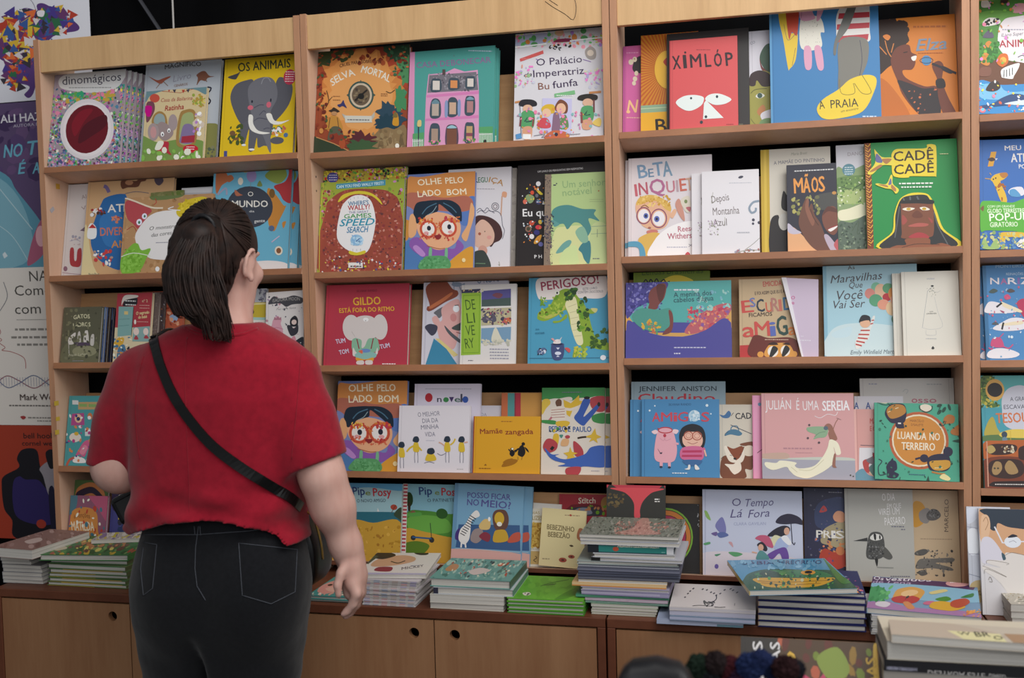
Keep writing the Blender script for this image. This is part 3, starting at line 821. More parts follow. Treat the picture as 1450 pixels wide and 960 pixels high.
tail += [march((xs+.05+.10*f, PY+.45, zs-.05-.30*f), (0, -1, 0)) for f in (0, .25, .5, .75, 1)]+[tuple(np.array(pp(446, 738, .15)))]
mb.tube(smooth_pts(tail, False, 5), .009, 8, flat=.25)
bchild('strap', mb, M['leather'], False)

pch = empty('pouch', Matrix.Translation(Vector(pp(196, 713, .16))), 'black pouch held in front of the woman by her left hand', 'pouch')
mb = MB(); mb.box(-.045, .03, -.05, .05, -.035, .035, M4=Matrix.Rotation(R(-28), 4, 'Y') @ Matrix.Rotation(R(20), 4, 'Z')); bevel(link('pouch_body', mb.mesh('pouch_body'), M['leather'], pch), .012, 3)
mb = MB(); mb.tube([Matrix.Rotation(R(-28), 4, 'Y') @ Matrix.Rotation(R(20), 4, 'Z') @ Vector(p) for p in ((-.035, -.051, .024), (.02, -.051, .024))], .0018, 6); link('zip', mb.mesh('zip', True), M['plastic'], pch)
# ================================================================ books facing out, bay by bay (drawn in the units of each close-up)
CONF = 'c66,6a6,58a,ca4,a5a,4a9,d8a,eed,7b5,468'
# ---- far bay, top shelf
o = bk('V1', '11', .012, .011, '255,945 688,925 700,395 300,425', 'a596a2', 'picture book with a dark red disc in a white ring, front of five copies', f'''n {CONF} 250 480 710 950 900 4 13;n c9c,86a,d9b,6ab,bcd,558,364 250 700 710 950 380 4 11;n 4a3a6a,2f6a6a,7a3a5a,3a5a3a 250 480 710 950 160 4 10;
 s ddd 330,440 420,412 700,392 690,450 640,500 520,520 400,510 330,490;t 445 343 478 675 455 44 0 dinomágicos;m 999 380 495 620 488 1 7;n 6a5,3a7,ca4,3ab 360 520 460 570 40 8 18;n 6a5,3a7,ca4,e8a 520 515 640 560 40 8 18;
 n 3bd,6c5,fd6,e8a 680 470 760 560 24 8 20;e e4dde0 490 725 158 172;e efe6e8 490 725 140 152;e 6d0d1e 489 722 124 138 12;s 850f24 400,690 450,620 520,610 470,680 420,760;s 53081a 470,700 590,640 600,700 520,760 440,800''', gloss=True)
for k, w in enumerate(('second', 'third', 'fourth', 'rearmost')):
    again(o, .0098*(k+1), .0135*(k+1), f'{w} of five fanned copies of the picture book with the dark red disc')
bk('V2', '11', .036, .012, '45,890 600,855 612,178 80,212', 'bcc3cc', 'pale grey book with two small dinosaurs under its title, behind the mouse book', '''tb 333 215 240 470 222 28 8 MAGNÍFICO;ti 99a 275 325 405 300 42 0 Livro;s a65b48 100,285 160,310 200,300 230,290 256,285 250,295 215,315 190,335 160,325;l 865 5 190,325 155,365;l 865 5 205,318 240,350;
 s 8a5a48 440,280 470,258 500,256 530,285 565,290 520,300 505,320 470,315 445,345 450,300;l 865 6 455,310 445,345;l 865 6 500,305 515,325;tb 865 285 358 380 345 16 0 CENÁRIOS;c 223 9 520,360 545,365 540,385 522,400 530,430 545,450 535,470 522,455;
 s 8a8a50 500,640 560,600 620,640 610,870 500,880;n 665,886,565 500 740 610 860 40 6 14;l 4ab 4 520,470 515,640''', side='L')
bk('V2', '11', .018, .013, '48,890 497,862 512,372 92,402', 'dcc79a', 'picture book with a grey mouse before arched doors, second book on the far top shelf', '''s 6d9098 88,400 510,370 505,420 430,390 300,385 200,400 120,430 88,470;s 7d9a50 40,700 170,740 330,720 510,740 500,900 40,900;l a33 3 200,400 330,410 420,385;p b43 240,385 262,384 250,405;p 445 275,390 300,388 290,412;p b43 338,392 362,390 350,412;p 445 370,390 395,385 385,410;
 e c54 150,445 35 28;s 7a4a58 92,480 140,470 150,520 120,580 90,600;s c08 80,500 130,500 120,560 90,560;ti a44 195 470 415 455 24 0 Casa da Bailarina;tbi a33 222 528 355 515 34 0 Ratinha;n b94,9a4,dc6 420 420 500 500 40 6 13;
 s a8834a 135,620 140,560 185,530 230,560 232,640;s 9aa 148,610 152,565 185,545 218,565 218,620;s a8834a 310,760 325,560 370,520 430,525 448,600 440,750;s a5b078 330,745 340,580 375,540 420,545 430,610 425,740;s 8877a0 335,700 360,620 425,630 425,740 335,745;p a34 345,700 440,690 435,740 340,745;
 s a08d8c 160,640 200,600 270,640 280,690 225,730 180,700;e a99 140 670 40 60;e a99 280 605 32 55;e c99 140 672 22 40;e fff 205 685 12 16;e fff 252 660 11 15;e 333 206 688 5 8;e 333 252 664 5 8;s b34 170,790 200,740 250,740 250,790 270,830 220,810 180,830;s eed 150,790 175,735 215,740 190,790;e c23 410 785 55 28;m fff 380 775 440 790 2 6;n fff,dcb,b8c 430 530 495 690 16 10 24;n eed,8b5 60 790 480 870 24 12 30''')
bk('V2', '11', .064, .012, '540,868 608,855 648,170 575,182', '26282e', 'dark narrow book edge between the dinosaur book and the yellow elephant book', 'l 667 3 600,300 575,850;n 445,335 580 200 640 850 30 4 12')
bk('V2', '11', .016, .022, '612,857 1160,820 1140,138 650,174', 'e3bf22', 'yellow picture book with a large grey elephant and white tusks', '''tb 3c4234 742 250 1100 222 56 0 OS ANIMAIS;s 5e5e66 690,430 720,340 800,305 850,310 830,420 850,600 790,615 740,560;s 5e5e66 1010,310 1080,300 1125,350 1110,460 1040,560 980,590;s 62626a 780,600 990,560 980,740 940,760 900,770 890,700 870,790 830,790 830,640 800,750 778,745;s 74747c 812,380 850,310 920,285 980,295 1015,350 1020,430 980,520 985,640 1000,790 985,800 930,680 880,650 850,560;
 c 9a9aa0 5 905,330 920,295 950,290 970,315;e d76a7c 835 488 20 16;e d76a7c 965 468 17 20;e 223 845 447 6 10;e 223 978 437 5 12;c 445 4 860,490 900,470 930,470;c 445 4 900,540 930,510 945,520;c 445 4 865,580 900,560 960,570;c 445 4 935,640 960,630 980,632;
 s efece4 826,540 855,545 860,600 900,650 985,665 920,675 850,650 825,600;s efece4 950,535 985,530 1010,575 1060,585 1120,573 1050,605 985,595;e c03a52 1100 285 42 50;m f5dfe0 1070 255 1130 315 5 7;s 4b4a50 670,285 740,260 760,240 740,280 720,300;n 4a5a2c,7a5a3a,4a5a2c 680 610 780 740 26 10 22;e 5e5e66 1040 720 50 26;n 4a7a5a,c65,eee,d84 1000 620 1090 680 26 8 16;e 5577a0 1102 680 16 16;r 4a4f8c 648 800 672 850;e eee 855 788 22 8;e eee 795 755 16 8''')
# ---- far bay, second shelf
bk('W1', '12', .052, .010, '138,893 560,880 560,150 203,178', 'cfc9c8', 'pale book with a large red letter U near its foot, leftmost on its shelf', '''t 988 295 315 330 305 26 0 AI;t 988 295 385 330 375 24 0 V;p 767 285,525 330,490 330,530;c 99a 4 210,600 250,590 290,600;n 99a,baa 200 560 300 640 12 5 14;s a33a40 212,660 240,655 245,740 262,740 270,665 300,660 296,780 250,795 212,770;c 978 4 150,840 230,850 300,855;e 867 175 810 16 20''')
bk('W1', '12', .039, .011, '300,882 960,868 995,128 345,165', 'd0a87c', 'tan picture book with a blue land shape and animals round it', '''s e0cf9e 300,880 330,500 420,850 700,870 960,860 900,890;s 2f6aa8 370,640 380,520 440,360 480,310 600,285 640,330 700,600 620,800 580,830 480,790 410,730;s 3a79b8 430,480 520,400 610,460 600,640 480,650;tb eee8e0 492 418 610 412 56 0 AT;tb eee8e0 612 412 760 408 56 0 LAS;tb d27a60 440 585 615 578 58 0 DIVER;tb d27a60 615 578 800 570 58 0 TIDO;tb d89050 525 672 640 668 52 0 AN;n b54,d86 505 450 605 490 10 8 16;
 s 6b4334 585,215 600,185 660,190 710,190 730,140 780,150 775,190 740,200 715,235 640,240 600,250;e b86 650 205 30 18;s 554a58 840,170 880,150 910,190 880,225 850,210;c 7a6a9a 26 460,230 480,240 500,275;c 667 4 620,285 700,270 800,280;n 553a30,eee,a33 370 390 470 440 20 8 18;s eee 345,600 350,520 375,495 410,530 405,600;p b33 350,530 380,500 410,530;n eee,b98,c44 400 690 540 790 24 8 18;tb 887 360 870 440 868 20 0 babs;c 445 6 395,180 460,170''')
bk('W1', '12', .030, .006, '800,880 1068,870 1050,250 820,262', '7a7c4c', 'olive green book edge showing above the plastic-wrapped monster book', 'n 667a3a,8a8a5a 800 250 1060 330 40 8 20')
bk('W2', '12', .0375, .004, '60,860 300,850 318,240 85,247', 'b9b9be', 'pale grey book showing just its top beside the world map book', 'r d0d0d4 85 250 318 280')
bk('W1', '12', .012, .010, '590,877 1262,866 1290,312 622,300', 'b78d62', 'plastic-wrapped cardboard-brown book with red, yellow and green monsters round a white label', '''n a87c50,c59a6e 590 300 1290 880 160 8 22;s 6a7a48 840,262 1060,250 1060,320 840,330;s b84a50 625,335 700,325 830,400 800,450 740,540 690,500 640,450;e eef 778 448 20 22;e eef 738 490 22 24;e 3a7a5a 780 448 8 10;e 3a7a5a 738 492 9 11;c a33 5 640,545 690,520 720,560;c b33 5 860,320 868,350 850,365;s ebe7e6 720,560 830,440 990,415 1200,440 1240,600 1180,760 860,770 760,700 715,640;
 ti 333 820 555 1025 545 28 0 O monstro;ti 333 835 605 990 592 28 0 das cores;m 889 870 652 960 650 1 8;s 7fb83e 600,760 680,660 730,650 760,700 830,690 800,760 760,840 700,870 610,870;n 8fc84e,6fa82e 610 690 760 860 80 6 16;c dfe8d0 6 600,745 700,720 830,745;s d8c02e 1020,430 1060,370 1110,345 1210,330 1260,360 1230,410 1160,420 1100,450 1050,470;n e8d03e,c8b01e 1040 345 1240 450 60 6 14;e eee 885 842 16 18;c e8d8c0 12 620,300 700,330 830,385 920,395;c eee 6 1000,390 960,405 1050,420''', gloss=True)
o = bk('W2', '12', .024, .014, '300,852 885,835 935,55 330,98', '6db1cc', 'world map picture book with dark round title disc, front of its three copies', '''s b96d48 345,140 380,100 420,130 440,190 390,230 350,290;s b96d48 420,170 460,150 480,180 440,205;s d8d0d0 420,110 470,85 500,110 470,130;s d8a63a 540,80 600,80 620,110 560,130;s 8a9a4a 720,150 780,100 860,80 890,150 830,210 760,190;s 7a8a4a 680,190 700,230 660,230;s b03a3e 780,110 850,70 935,50 930,330 870,340 830,280 790,230 880,190 900,100;s c8873e 740,250 800,290 860,370 880,380 830,480 790,560 750,520 740,420;s c8873e 850,500 880,490 860,540;
 e 3f4450 605 385 175 152;e 9a8ab8 617 155 38 48;l 888 3 610,205 610,240;t e8e4dc 590 308 632 306 34 0 O;tb e8e4dc 470 388 742 385 48 0 MUNDO;t ddd 600 425 640 424 14 0 da;tb ddd 640 500 720 495 22 0 gente;e 7a5a30 775 285 22 34;s b06a50 490,260 530,290 550,300 500,305;e e8e0d0 533 197 20 28;c a0a0b8 14 360,300 420,250 430,300;s e6dedc 300,790 500,790 740,770 880,790 880,850 300,860;e e8dcc8 823 700 30 32;e 8a5a3a 823 700 18 20;l c8b8d0 8 770,640 830,595;e 5a6a8a 770 540 22 20''')
again(o, .022, .016, 'second copy of the world map picture book, half hidden behind the front one')
again(o, .030, .032, 'rearmost copy of the world map picture book, a sliver by the upright')
# ---- far bay, third shelf
bk('X1', '13', .020, .012, '150,787 500,785 545,290 205,285', '5d5c4a', 'dark olive book with pale cats in a row under a cream title', '''s 6a6a52 170,780 230,600 480,600 500,780;e 8f8d70 380 680 110 50;tb d8d4b0 290 395 435 390 36 6 GATOS;tb d8d4b0 285 465 440 460 36 4 LADROS;s d5cfc8 240,560 300,510 300,545 265,570 285,610 240,615;s c9c3bc 320,600 325,520 345,505 350,600;s d5cfc8 375,595 390,500 415,500 420,595;s c9c3bc 435,620 445,540 470,535 465,625;r 55465a 290 600 430 630;l c9c3bc 5 240,610 240,700;ti c8c4a8 235 725 405 715 22 0 Frank Lobos;m 99a 270 768 370 765 1 6;n 4a4a3a,77765c 180 300 530 780 60 6 20''')
bk('X1', '13', .036, .012, '196,787 528,786 587,290 250,292', '5b6f98', 'blue-grey book edge next to the dark cat book', 'r 7d93b8 520 300 590 400;n 4a5c84,2a3a5a 500 400 590 780 40 5 14')
bk('X1', '13', .052, .012, '250,787 572,786 612,292 290,294', '3f3530', 'dark brown book edge, third from the cat book', 'n 3a4a6a,6a4a38,223 560 300 620 780 50 5 12')
bk('X1', '13', .068, .012, '290,787 606,786 647,293 330,296', '2b3350', 'navy book edge touching the red diary, behind the cat book', 'r 66789a 610 300 640 400;n 1a2040,445 580 400 650 780 40 5 12')
bk('X1', '13', .018, .012, '638,790 955,785 1000,152 678,172', 'd9c9a6', 'red and teal book with a pale blue door and children at its foot', '''p a83a44 660,150 1000,150 985,470 640,480;p 80aaa8 690,290 825,285 805,545 680,560;l 333 5 825,290 805,560;l 5a8a88 4 690,405 790,398;l 5a8a88 4 685,465 785,455;r d8c080 740 330 775 360;s 2b2a30 735,250 740,222 850,205 860,235 845,270 735,285;m eee 750 240 845 275 2 12;s d8d0c8 715,280 740,190 850,180 860,200 750,230;tb d9c0a0 905 245 955 242 26 0 nº 2;m d8a8a0 880 275 970 300 2 8;tbi e8d8a0 850 360 970 345 28 0 O segredo;tbi e8d8a0 870 395 950 385 28 0 do bebê;m d8a8a0 860 425 960 425 1 8;e e8e0d8 840 425 10 22;p 88aaa8 825,475 975,460 970,600 815,600;e e8d0c8 850 510 26 34;e e8d0c8 938 510 24 32;s a8404a 830,580 850,545 870,580;s a8404a 920,570 940,540 965,570;
 s d8a83a 650,620 690,570 740,575 720,640 660,650;s 4f7a9a 680,760 690,660 740,630 760,700 740,750;s 334 770,660 790,650 785,720 765,720;n c84,4a7a9a,333,eed 650 560 800 780 46 6 16''')
bk('X1', '13', .034, .012, '700,788 1010,786 1076,158 760,165', '6a5c58', 'grey-brown textured book edge behind the red and teal book', 'n 7d706c,554a48 960 150 1080 780 120 4 10')
bk('X1', '13', .050, .010, '770,788 1060,786 1130,150 830,160', '4a3e3e', 'dark patterned book edge by the woman\'s hair', 'n 3a3a4a,b4623e,eee,5a4a48 1040 150 1130 780 60 5 14')
bk('X1', '13', .064, .010, '860,788 1250,786 1290,140 900,152', 'b0583e', 'orange-red book with a pale blue mark, mostly hidden by the woman\'s shoulder', 's 90a8c8 1150,370 1190,350 1230,380 1200,420 1160,410;n 8a3a2a,d8a080 1100 200 1280 500 30 8 20')
bk('X2', '13', .050, .010, '-160,800 180,797 215,215 -110,225', 'c3c6cc', 'pale grey sketchbook-like cover peeking above the yellow and white book', 'n 556,889,aab 150 215 215 330 40 5 12')
bk('X2', '13', .034, .012, '-150,800 185,796 205,322 -100,335', 'e4e0d8', 'yellow and white book lettered in red, beside the woman\'s chin', 'p c9b23a -120,320 205,315 205,435 -120,440;l e8dca0 10 60,340 200,332;r a8ccc4 -120 435 205 455;c 333 10 80,420 105,400 100,375;tb b84450 -70 505 165 505 34 0 CLOPÉDIA;tb b84450 -70 560 168 552 34 0 GRANDES')
bk('X2', '13', .014, .013, '198,800 508,790 495,246 205,260', 'e2dcda', 'white book with a black bat title banner, pink cake and small fairy girl', '''n 445,a68ab0,c08a98 210 260 490 600 36 4 11;s 4a4a50 220,345 260,290 310,305 360,300 420,285 490,310 480,345 440,350 400,355 360,370 320,345 270,345;t b8b4b0 255 335 465 325 26 6 ISADORA MOON;ti 888 285 395 435 385 16 0 Faz uma festa;s d9a0b0 260,470 295,440 325,470 320,500 335,540 340,570 350,640 240,640 225,590 250,510;c c07a90 5 240,545 290,530 340,545;c c07a90 5 230,595 290,580 350,595;p b07a8a 265,470 270,445 285,460 295,440 310,460 322,445 325,470;s 2d2d33 395,470 430,440 455,470 450,520 400,520;e e8d0c8 425 490 20 20;s 3a3a42 370,520 400,515 425,540 455,510 460,560 440,590 400,595;s 30343c 350,620 430,640 505,615 508,800 420,780 380,700;n eee 380 640 505 780 26 3 6;s d890a0 400,630 430,600 445,640 420,655''')
# ---- far bay, fourth and lowest shelf
bk('Y4', '14', .020, .010, '278,362 590,356 600,60 308,68', '4f9ca0', 'teal activity book with a pink unicorn on a cloud', '''p c0a070 345,92 450,88 450,118 345,122;m 8a6 350 110 445 108 1 16;r d8dcdc 320 85 346 102;p b0508a 318,140 370,135 372,185 312,188;e e8c0a0 345 158 16 18;e 222 345 160 8 8;e d07a4a 396 148 11 14;r d8dcdc 374 198 396 230;p b03a48 374,212 385,195 397,212;s e8dcd0 305,235 320,220 350,225 356,245 330,258 310,250;e d8b040 336 222 10 8;s d0648c 330,320 345,290 370,255 390,248 400,265 385,290 370,320 350,310;s e08aa0 350,300 370,270 385,280 368,310;s 5a50a0 388,275 405,270 400,290;s ece8e4 320,345 330,318 355,322 372,330 374,346;c c0604a 10 290,360 305,335 325,325;n d85,b48,eee,348 290 130 440 340 34 4 9''')
bk('Y4', '15', .034, .010, '306,656 470,650 470,430 330,438', '4f6a3e', 'green book with a face under a dark brow, behind the orange backpack book', 's c07a48 330,500 340,460 400,440 455,465 450,530 330,520;s 2e2438 340,470 400,452 448,475 446,490 400,470 340,488;s a05a58 350,510 360,485 430,485 440,515', hard=False, rot=0)
bk('Y4', '15', .014, .012, '286,662 455,657 482,500 322,505', '8f5a70', 'book with an orange backpack shape and white title, lowest shelf of the far bay', 's 4f7a8a 320,505 350,500 340,540 300,560;s b85a78 400,500 480,500 475,570 440,540;s cf8a46 300,650 310,580 330,545 390,535 430,550 432,600 440,655;tb e8dcc0 316 604 416 600 26 0 MATILDA;t 7a4a2a 330 570 400 566 14 4 invenções;p e8e4e0 395,645 430,620 432,640;s 5a7a5a 280,650 300,620 310,655;e e8e4e0 345 650 10 12;n b43,eed,4a7a8a 285 510 475 650 36 4 9', rot=0)
bk('Y4', '15', .030, .012, '476,664 640,658 655,468 495,474', '4a4a86', 'violet-blue book with yellow and white lettering beside the woman\'s elbow', 's 3a2c4c 495,480 560,475 640,470 640,560 560,540 500,540;tb e8e0d0 525 522 640 520 30 0 DIÁ;tb d8b83a 522 568 650 564 32 0 SE BU;s 33406a 520,600 540,580 600,585 580,610;s d0a050 555,650 570,630 600,640 600,660;n 5a5aa0,334 480 560 640 660 20 6 14', rot=0)
# ---- second bay, top shelf
bk('V3', '21', .020, .020, '62,948 697,900 722,205 92,262', '94482e', 'rust and green jungle book with an orange blaze round a compass', '''j 8a3a28 400 300 330 160 40 .3;j a04a2e 180 380 130 160 36 .35;j a8442e 620 380 120 130 36 .35;j 3f4a2c 170 300 90 60 30 .5;j 2f4a34 650 250 90 70 30 .5;j 4f8a5a 690 360 50 90 24 .5;j 4a8a68 640 560 50 110 24 .5;j c97f42 385 560 285 320 72 .16;j d8924f 385 560 262 298 80 .15;j dfa060 385 540 210 230 60 .12;
 n 8a3a28,a8502e,6a2c24 100 280 700 340 30 8 22;n 3f4a2c,2f4a34 90 250 330 330 20 8 22;
 tb e8e4d4 190 490 350 415 46 12 SELVA;tb e8e4d4 385 395 580 460 48 10 MORTAL;tb 6a3a28 240 365 530 335 22 14 CRUEL PARA SOBREVIVER;e 3f5650 387 548 88 94;e c9b8a0 387 548 76 82;o 445 5 387 548 60 66;e 6a5a48 387 548 62 68;n 7a6a50,4a3f38,8a7a60 345 500 430 600 26 5 12;l 2a2622 12 345,585 430,512;e 222 388 555 22 20;p 4a5a50 385,446 400,468 372,468;p 4a5a50 385,652 400,630 372,630;p 4a5a50 288,548 304,535 304,562;p 4a5a50 488,545 470,532 470,560;m 8a5a38 195 560 245 585 2 7;m 8a5a38 525 540 570 552 2 7;
 p b8b4a8 256,672 300,690 292,712 270,700;p b8b4a8 482,655 455,690 462,712 482,690;p cfccc0 275,685 460,685 465,728 280,732;m 6a6a70 295 716 445 714 1 10;s 3a3a6a 225,615 250,605 266,582 275,605 290,635 262,622 240,630;
 c 4a3a28 5 140,640 165,590 150,520;c 4a3a28 4 165,590 190,560;c 4a3a28 5 620,510 590,530 560,520;j 2f4858 590 690 95 90 40 .4;j 24404e 560 740 70 60 30 .4;j 46885a 660 570 40 80 24 .4;
 s 3a2f28 165,655 185,645 200,632 230,648 240,660 200,668;e b88a60 204 672 20 14;s c08a3e 135,775 175,695 200,690 235,700 262,775 200,770;s 5a5a48 160,850 185,765 250,770 270,860 215,850;l 6a4a30 5 175,700 165,770;l 6a4a30 5 225,700 235,765;s c9902e 605,740 612,690 630,660 645,690 645,745;e a8442e 617 662 12 14;s 7a6a3a 605,690 625,655 640,690;
 s 8a7250 455,905 490,800 560,760 620,770 690,745 700,905;p 6d5a40 500,905 530,800 545,905;p 9a8260 560,905 590,780 620,905;p 6d5a40 640,905 665,770 690,905;n 7a6446,95805c 470 780 690 900 30 8 20;j 5a2a30 400 850 90 50 34 .5;j 3f5a3a 380 890 110 40 30 .5;j 8a3a28 230 860 70 50 30 .5;p 33402e 40,820 120,840 310,915 290,970 40,970;l c08a58 6 80,832 200,872 320,925;e c88a4a 115 790 14 18;e a8502e 260 870 22 36;e e8e4d8 637 880 14 16;n 8a3a28,3f5a3a,6a2c24 80 380 150 780 34 6 18;n 5a2a28,8a3a28,3f5a3a 180 780 340 850 20 6 16;n c96a3e,3f6a4a,2f4a34 580 220 710 420 30 6 18''')
o = bk('V3', '21', .016, .016, '705,898 1293,858 1298,207 720,268', '4f9c94', 'teal picture book with a tall pink town house and a pink spine edge', '''p d893b8 705,900 752,895 752,262 720,268;tb 8a6a94 765 370 990 350 38 0 CASA DE;tb 8a6a94 1000 348 1270 320 38 0 BONECAR;t 667 1012 290 1022 289 14 0 A;m bcd 1115 250 1275 238 1 9;p d99cc0 845,410 960,395 1020,365 1090,385 1180,372 1190,520 1195,880 820,890 830,560;p 77737c 850,415 1170,385 1185,505 840,530;n 99959e,5a5660 850 400 1180 520 120 4 9;p d480b4 835,545 1190,510 1190,530 835,562;p d480b4 830,700 1190,670 1190,690 828,715;
 s 44525e 865,520 868,445 895,435 930,445 930,515;r d9d0c8 875 450 922 510;s 44525e 985,505 985,440 1015,428 1052,438 1052,500;r d8905a 995 445 1042 495;s 44525e 1100,495 1102,425 1130,415 1160,420 1160,490;r d9d0c8 1110 430 1152 484;
 s 44525e 862,690 865,590 895,565 928,590 928,685;r b8a89c 872 600 918 680;s 6a8a98 868,600 895,572 922,598;s 44525e 980,680 980,580 1012,555 1045,580 1045,672;r c9a890 990 590 1035 668;s 44525e 1098,668 1100,560 1130,545 1162,560 1160,660;r b08080 1110 580 1152 655;s 7aa0b0 1105,570 1130,550 1158,568;s 8899c0 960,680 960,590 978,585 978,680;s 8899c0 1048,672 1048,580 1066,580 1066,668;
 s 44525e 858,860 862,750 892,728 925,750 922,855;r a89080 870 765 915 850;s 5a4a58 972,880 970,760 1008,735 1048,760 1048,872;s 9ac0cc 975,760 1008,740 1042,758;r 7a5040 975 765 1042 870;s 44525e 1098,850 1100,735 1128,720 1160,735 1158,840;r c0a070 1108 745 1150 835;r 8a4a58 1108 790 1150 812;n 7aa05a,e8a,5a8a4a 850 845 930 865 24 4 9;n 7aa05a,e8a,5a8a4a 1085 830 1170 850 24 4 9;r 5a4a4a 940 375 960 410;
 p 5aa068 745,800 820,790 820,890 745,895;p 5aa068 1195,750 1290,745 1290,860 1195,870;r 334 780 750 787 895;s d8c080 775,750 778,715 800,712 800,750;n e4e4e4 1 1 2 2 1 1 1;l e8e8e8 3 742,850 815,845;l e8e8e8 3 1195,800 1288,795'''+''.join(f';l e8e8e8 4 {x},835 {x},895' for x in range(746, 816, 11))+''.join(f';l e8e8e8 4 {x},790 {x},865' for x in range(1198, 1288, 11))+';e 333 1238 845 10 12')
again(o, .005, .021, 'second copy behind the teal picture book with the pink town house')
bk('V4', '21', .016, .013, '425,845 1035,795 1030,88 425,140', 'd8d5da', 'white picture book with two guards in tall black hats and a couple between', '''n b8d,cd6,e9a,9cb,ccb 425 100 1030 220 90 6 15;s b7bcd8 425,160 640,130 645,190 425,215;n e8a,6b6,d84 430 140 1025 210 26 8 18;e 5aa060 552 165 17 20;e 5aa060 557 205 24 16;e 5aa060 890 115 20 18;e 5aa060 896 160 24 16;e d98a4a 830 158 18 22;s 8a3050 690,190 720,170 800,165 800,185;e e0b090 728 125 28 26;l fff 8 425,225 640,200;l fff 8 800,180 1030,155;n 333 640 205 805 245 14 6 10;
 p cf5a58 458,300 618,243 622,265 462,320;m eee 475 300 600 262 1 1;t 3f3050 575 345 885 318 46 0 O Palácio;ti 3f3050 490 418 545 412 26 0 da;t 3f3050 555 420 900 392 46 0 Imperatriz;t 8a5a48 590 500 665 495 44 0 Bu;t 3f3050 690 490 860 468 46 0 funfa;s a39a94 905,240 940,215 975,240 975,290 940,300 910,280;e d8c8b8 940 258 22 20;c 8a6ab0 4 570,300 590,310;c 8a6ab0 4 890,300 945,315;
 n b8a8d8,e8c,ccd,d98,9b8 430 340 560 480 40 5 14;n b8a8d8,e8c,ccd,ddb 900 360 1025 480 30 5 14;p 7cb882 700,525 838,500 842,525 702,548;m eee 715 538 830 520 1 7;p c88a58 935,508 1015,500 1015,515 935,522;p c88a58 430,580 510,565 510,580 432,592;
 r c8c4e4 620 555 820 780;s 2c2a30 460,605 475,570 540,565 578,580 578,605 520,612;e e0b498 520 625 34 26;s 58a068 480,650 560,645 560,745 482,750;l 234 7 500,710 520,680 510,712 550,705;s d8a080 490,750 550,745 545,815 495,820;r eee 490 790 545 822;c 8a4a4a 14 475,680 470,740;c 8a4a4a 12 562,680 556,740;l 445 4 465,600 480,815;
 s 2f2a28 860,560 870,535 930,522 988,530 985,560 920,568;e e0b498 928 578 36 26;s 58a068 888,610 960,605 962,690 888,695;l 234 7 905,660 925,630 915,662 945,655;s d8a080 895,695 955,690 950,745 898,748;c 8a4a4a 14 885,640 890,710;c 7a4a4a 12 968,560 970,640;
 s d9b23a 615,620 650,595 700,600 700,650 630,650;e e8c0a0 650 650 30 28;s d0505a 585,730 620,685 660,690 680,740 630,750;s 7a4a38 705,610 740,562 790,590 785,650 720,640;e e8b898 748 620 32 34;s 6a8a5a 740,690 780,660 800,740 740,750;s 8a6a80 690,720 700,650 735,660 740,760 690,770;s c86a48 640,815 690,765 780,770 800,805;e 334 718 788 12 12;c 667 3 565,800 640,790 620,810 700,790;c 667 3 780,790 880,780;p 5a94c8 440,795 475,785 485,818 445,825;n e8a,b8a,d94,8bb,d8b 430 620 1020 800 60 5 14;s e8c868 960,710 1000,675 1020,690 1010,730''', hard=False)
# ---- second bay, second shelf
bk('W3', '22', .028, .010, '60,887 702,862 728,90 100,116', 'b8a83e', 'crowd-patterned yellow book showing its top edge above the speed search book', 'n c33,333,d8c,6a4,e8d84a,974 90 90 730 220 260 5 15;e 4a4a9a 168 165 42 38;m dde 140 150 200 185 3 8;n 343,c9a,6a3,d8c63a 690 90 730 870 100 5 12', hard=False)
o = bk('W3', '22', .013, .012, '40,887 688,862 706,180 80,205', '9aa83e', 'busy search-and-find book with a clock face, title in blue and green lettering', '''n 7a9a3a,a8b84a,5a7a3a,c8b 40 180 706 890 240 6 16;s 9a4a3a 110,420 150,330 270,260 480,255 600,280 680,400 680,880 60,880;n b0564a,8a3a3a,c98a7a,6a3a3a 90 265 690 880 620 5 13;p 4a96b0 195,215 565,188 565,228 195,252;tb d8ecf0 200 247 550 222 22 0 CAN YOU FIND WALLY FIRST?;s d8c63a 210,350 240,300 310,275 380,268 460,285 520,330 540,370 470,310 380,290 300,300;s eceaea 200,620 225,420 270,340 340,300 420,310 470,370 490,520 430,720 300,720;
 l 889 2 300,320 305,335;l 889 2 330,312 333,328;l 889 2 360,308 361,325;l 889 2 400,312 398,328;l 889 2 430,322 424,337;tb 3f78a0 288 378 440 368 32 0 WHERE'S;tb b8303a 285 412 450 402 36 0 WALLY?;tb 88a 290 435 440 428 16 0 THE GREAT;tb 4a9a58 255 472 460 464 32 0 GAMES;tbi 2f94b0 220 530 485 520 52 0 SPEED;tbi 4a88b0 275 580 440 572 44 0 SEARCH;e 9ac4e0 350 635 48 42;n bddcf0,8ab8e0 310 600 395 670 40 5 14;l 2a4a8a 5 345,645 372,620;s d8c63a 295,715 350,728 410,712 412,735 350,750 295,740;l 889 2 320,715 322,700;l 889 2 350,718 350,702;l 889 2 380,715 378,700;
 r e8e4e0 285 805 395 845;m 333 300 838 385 838 2 12;c c9c34a 5 60,880 70,500 100,210;n c33,eee,d8c63a,558,333 60 760 690 880 60 5 11''', hard=False, gloss=True)
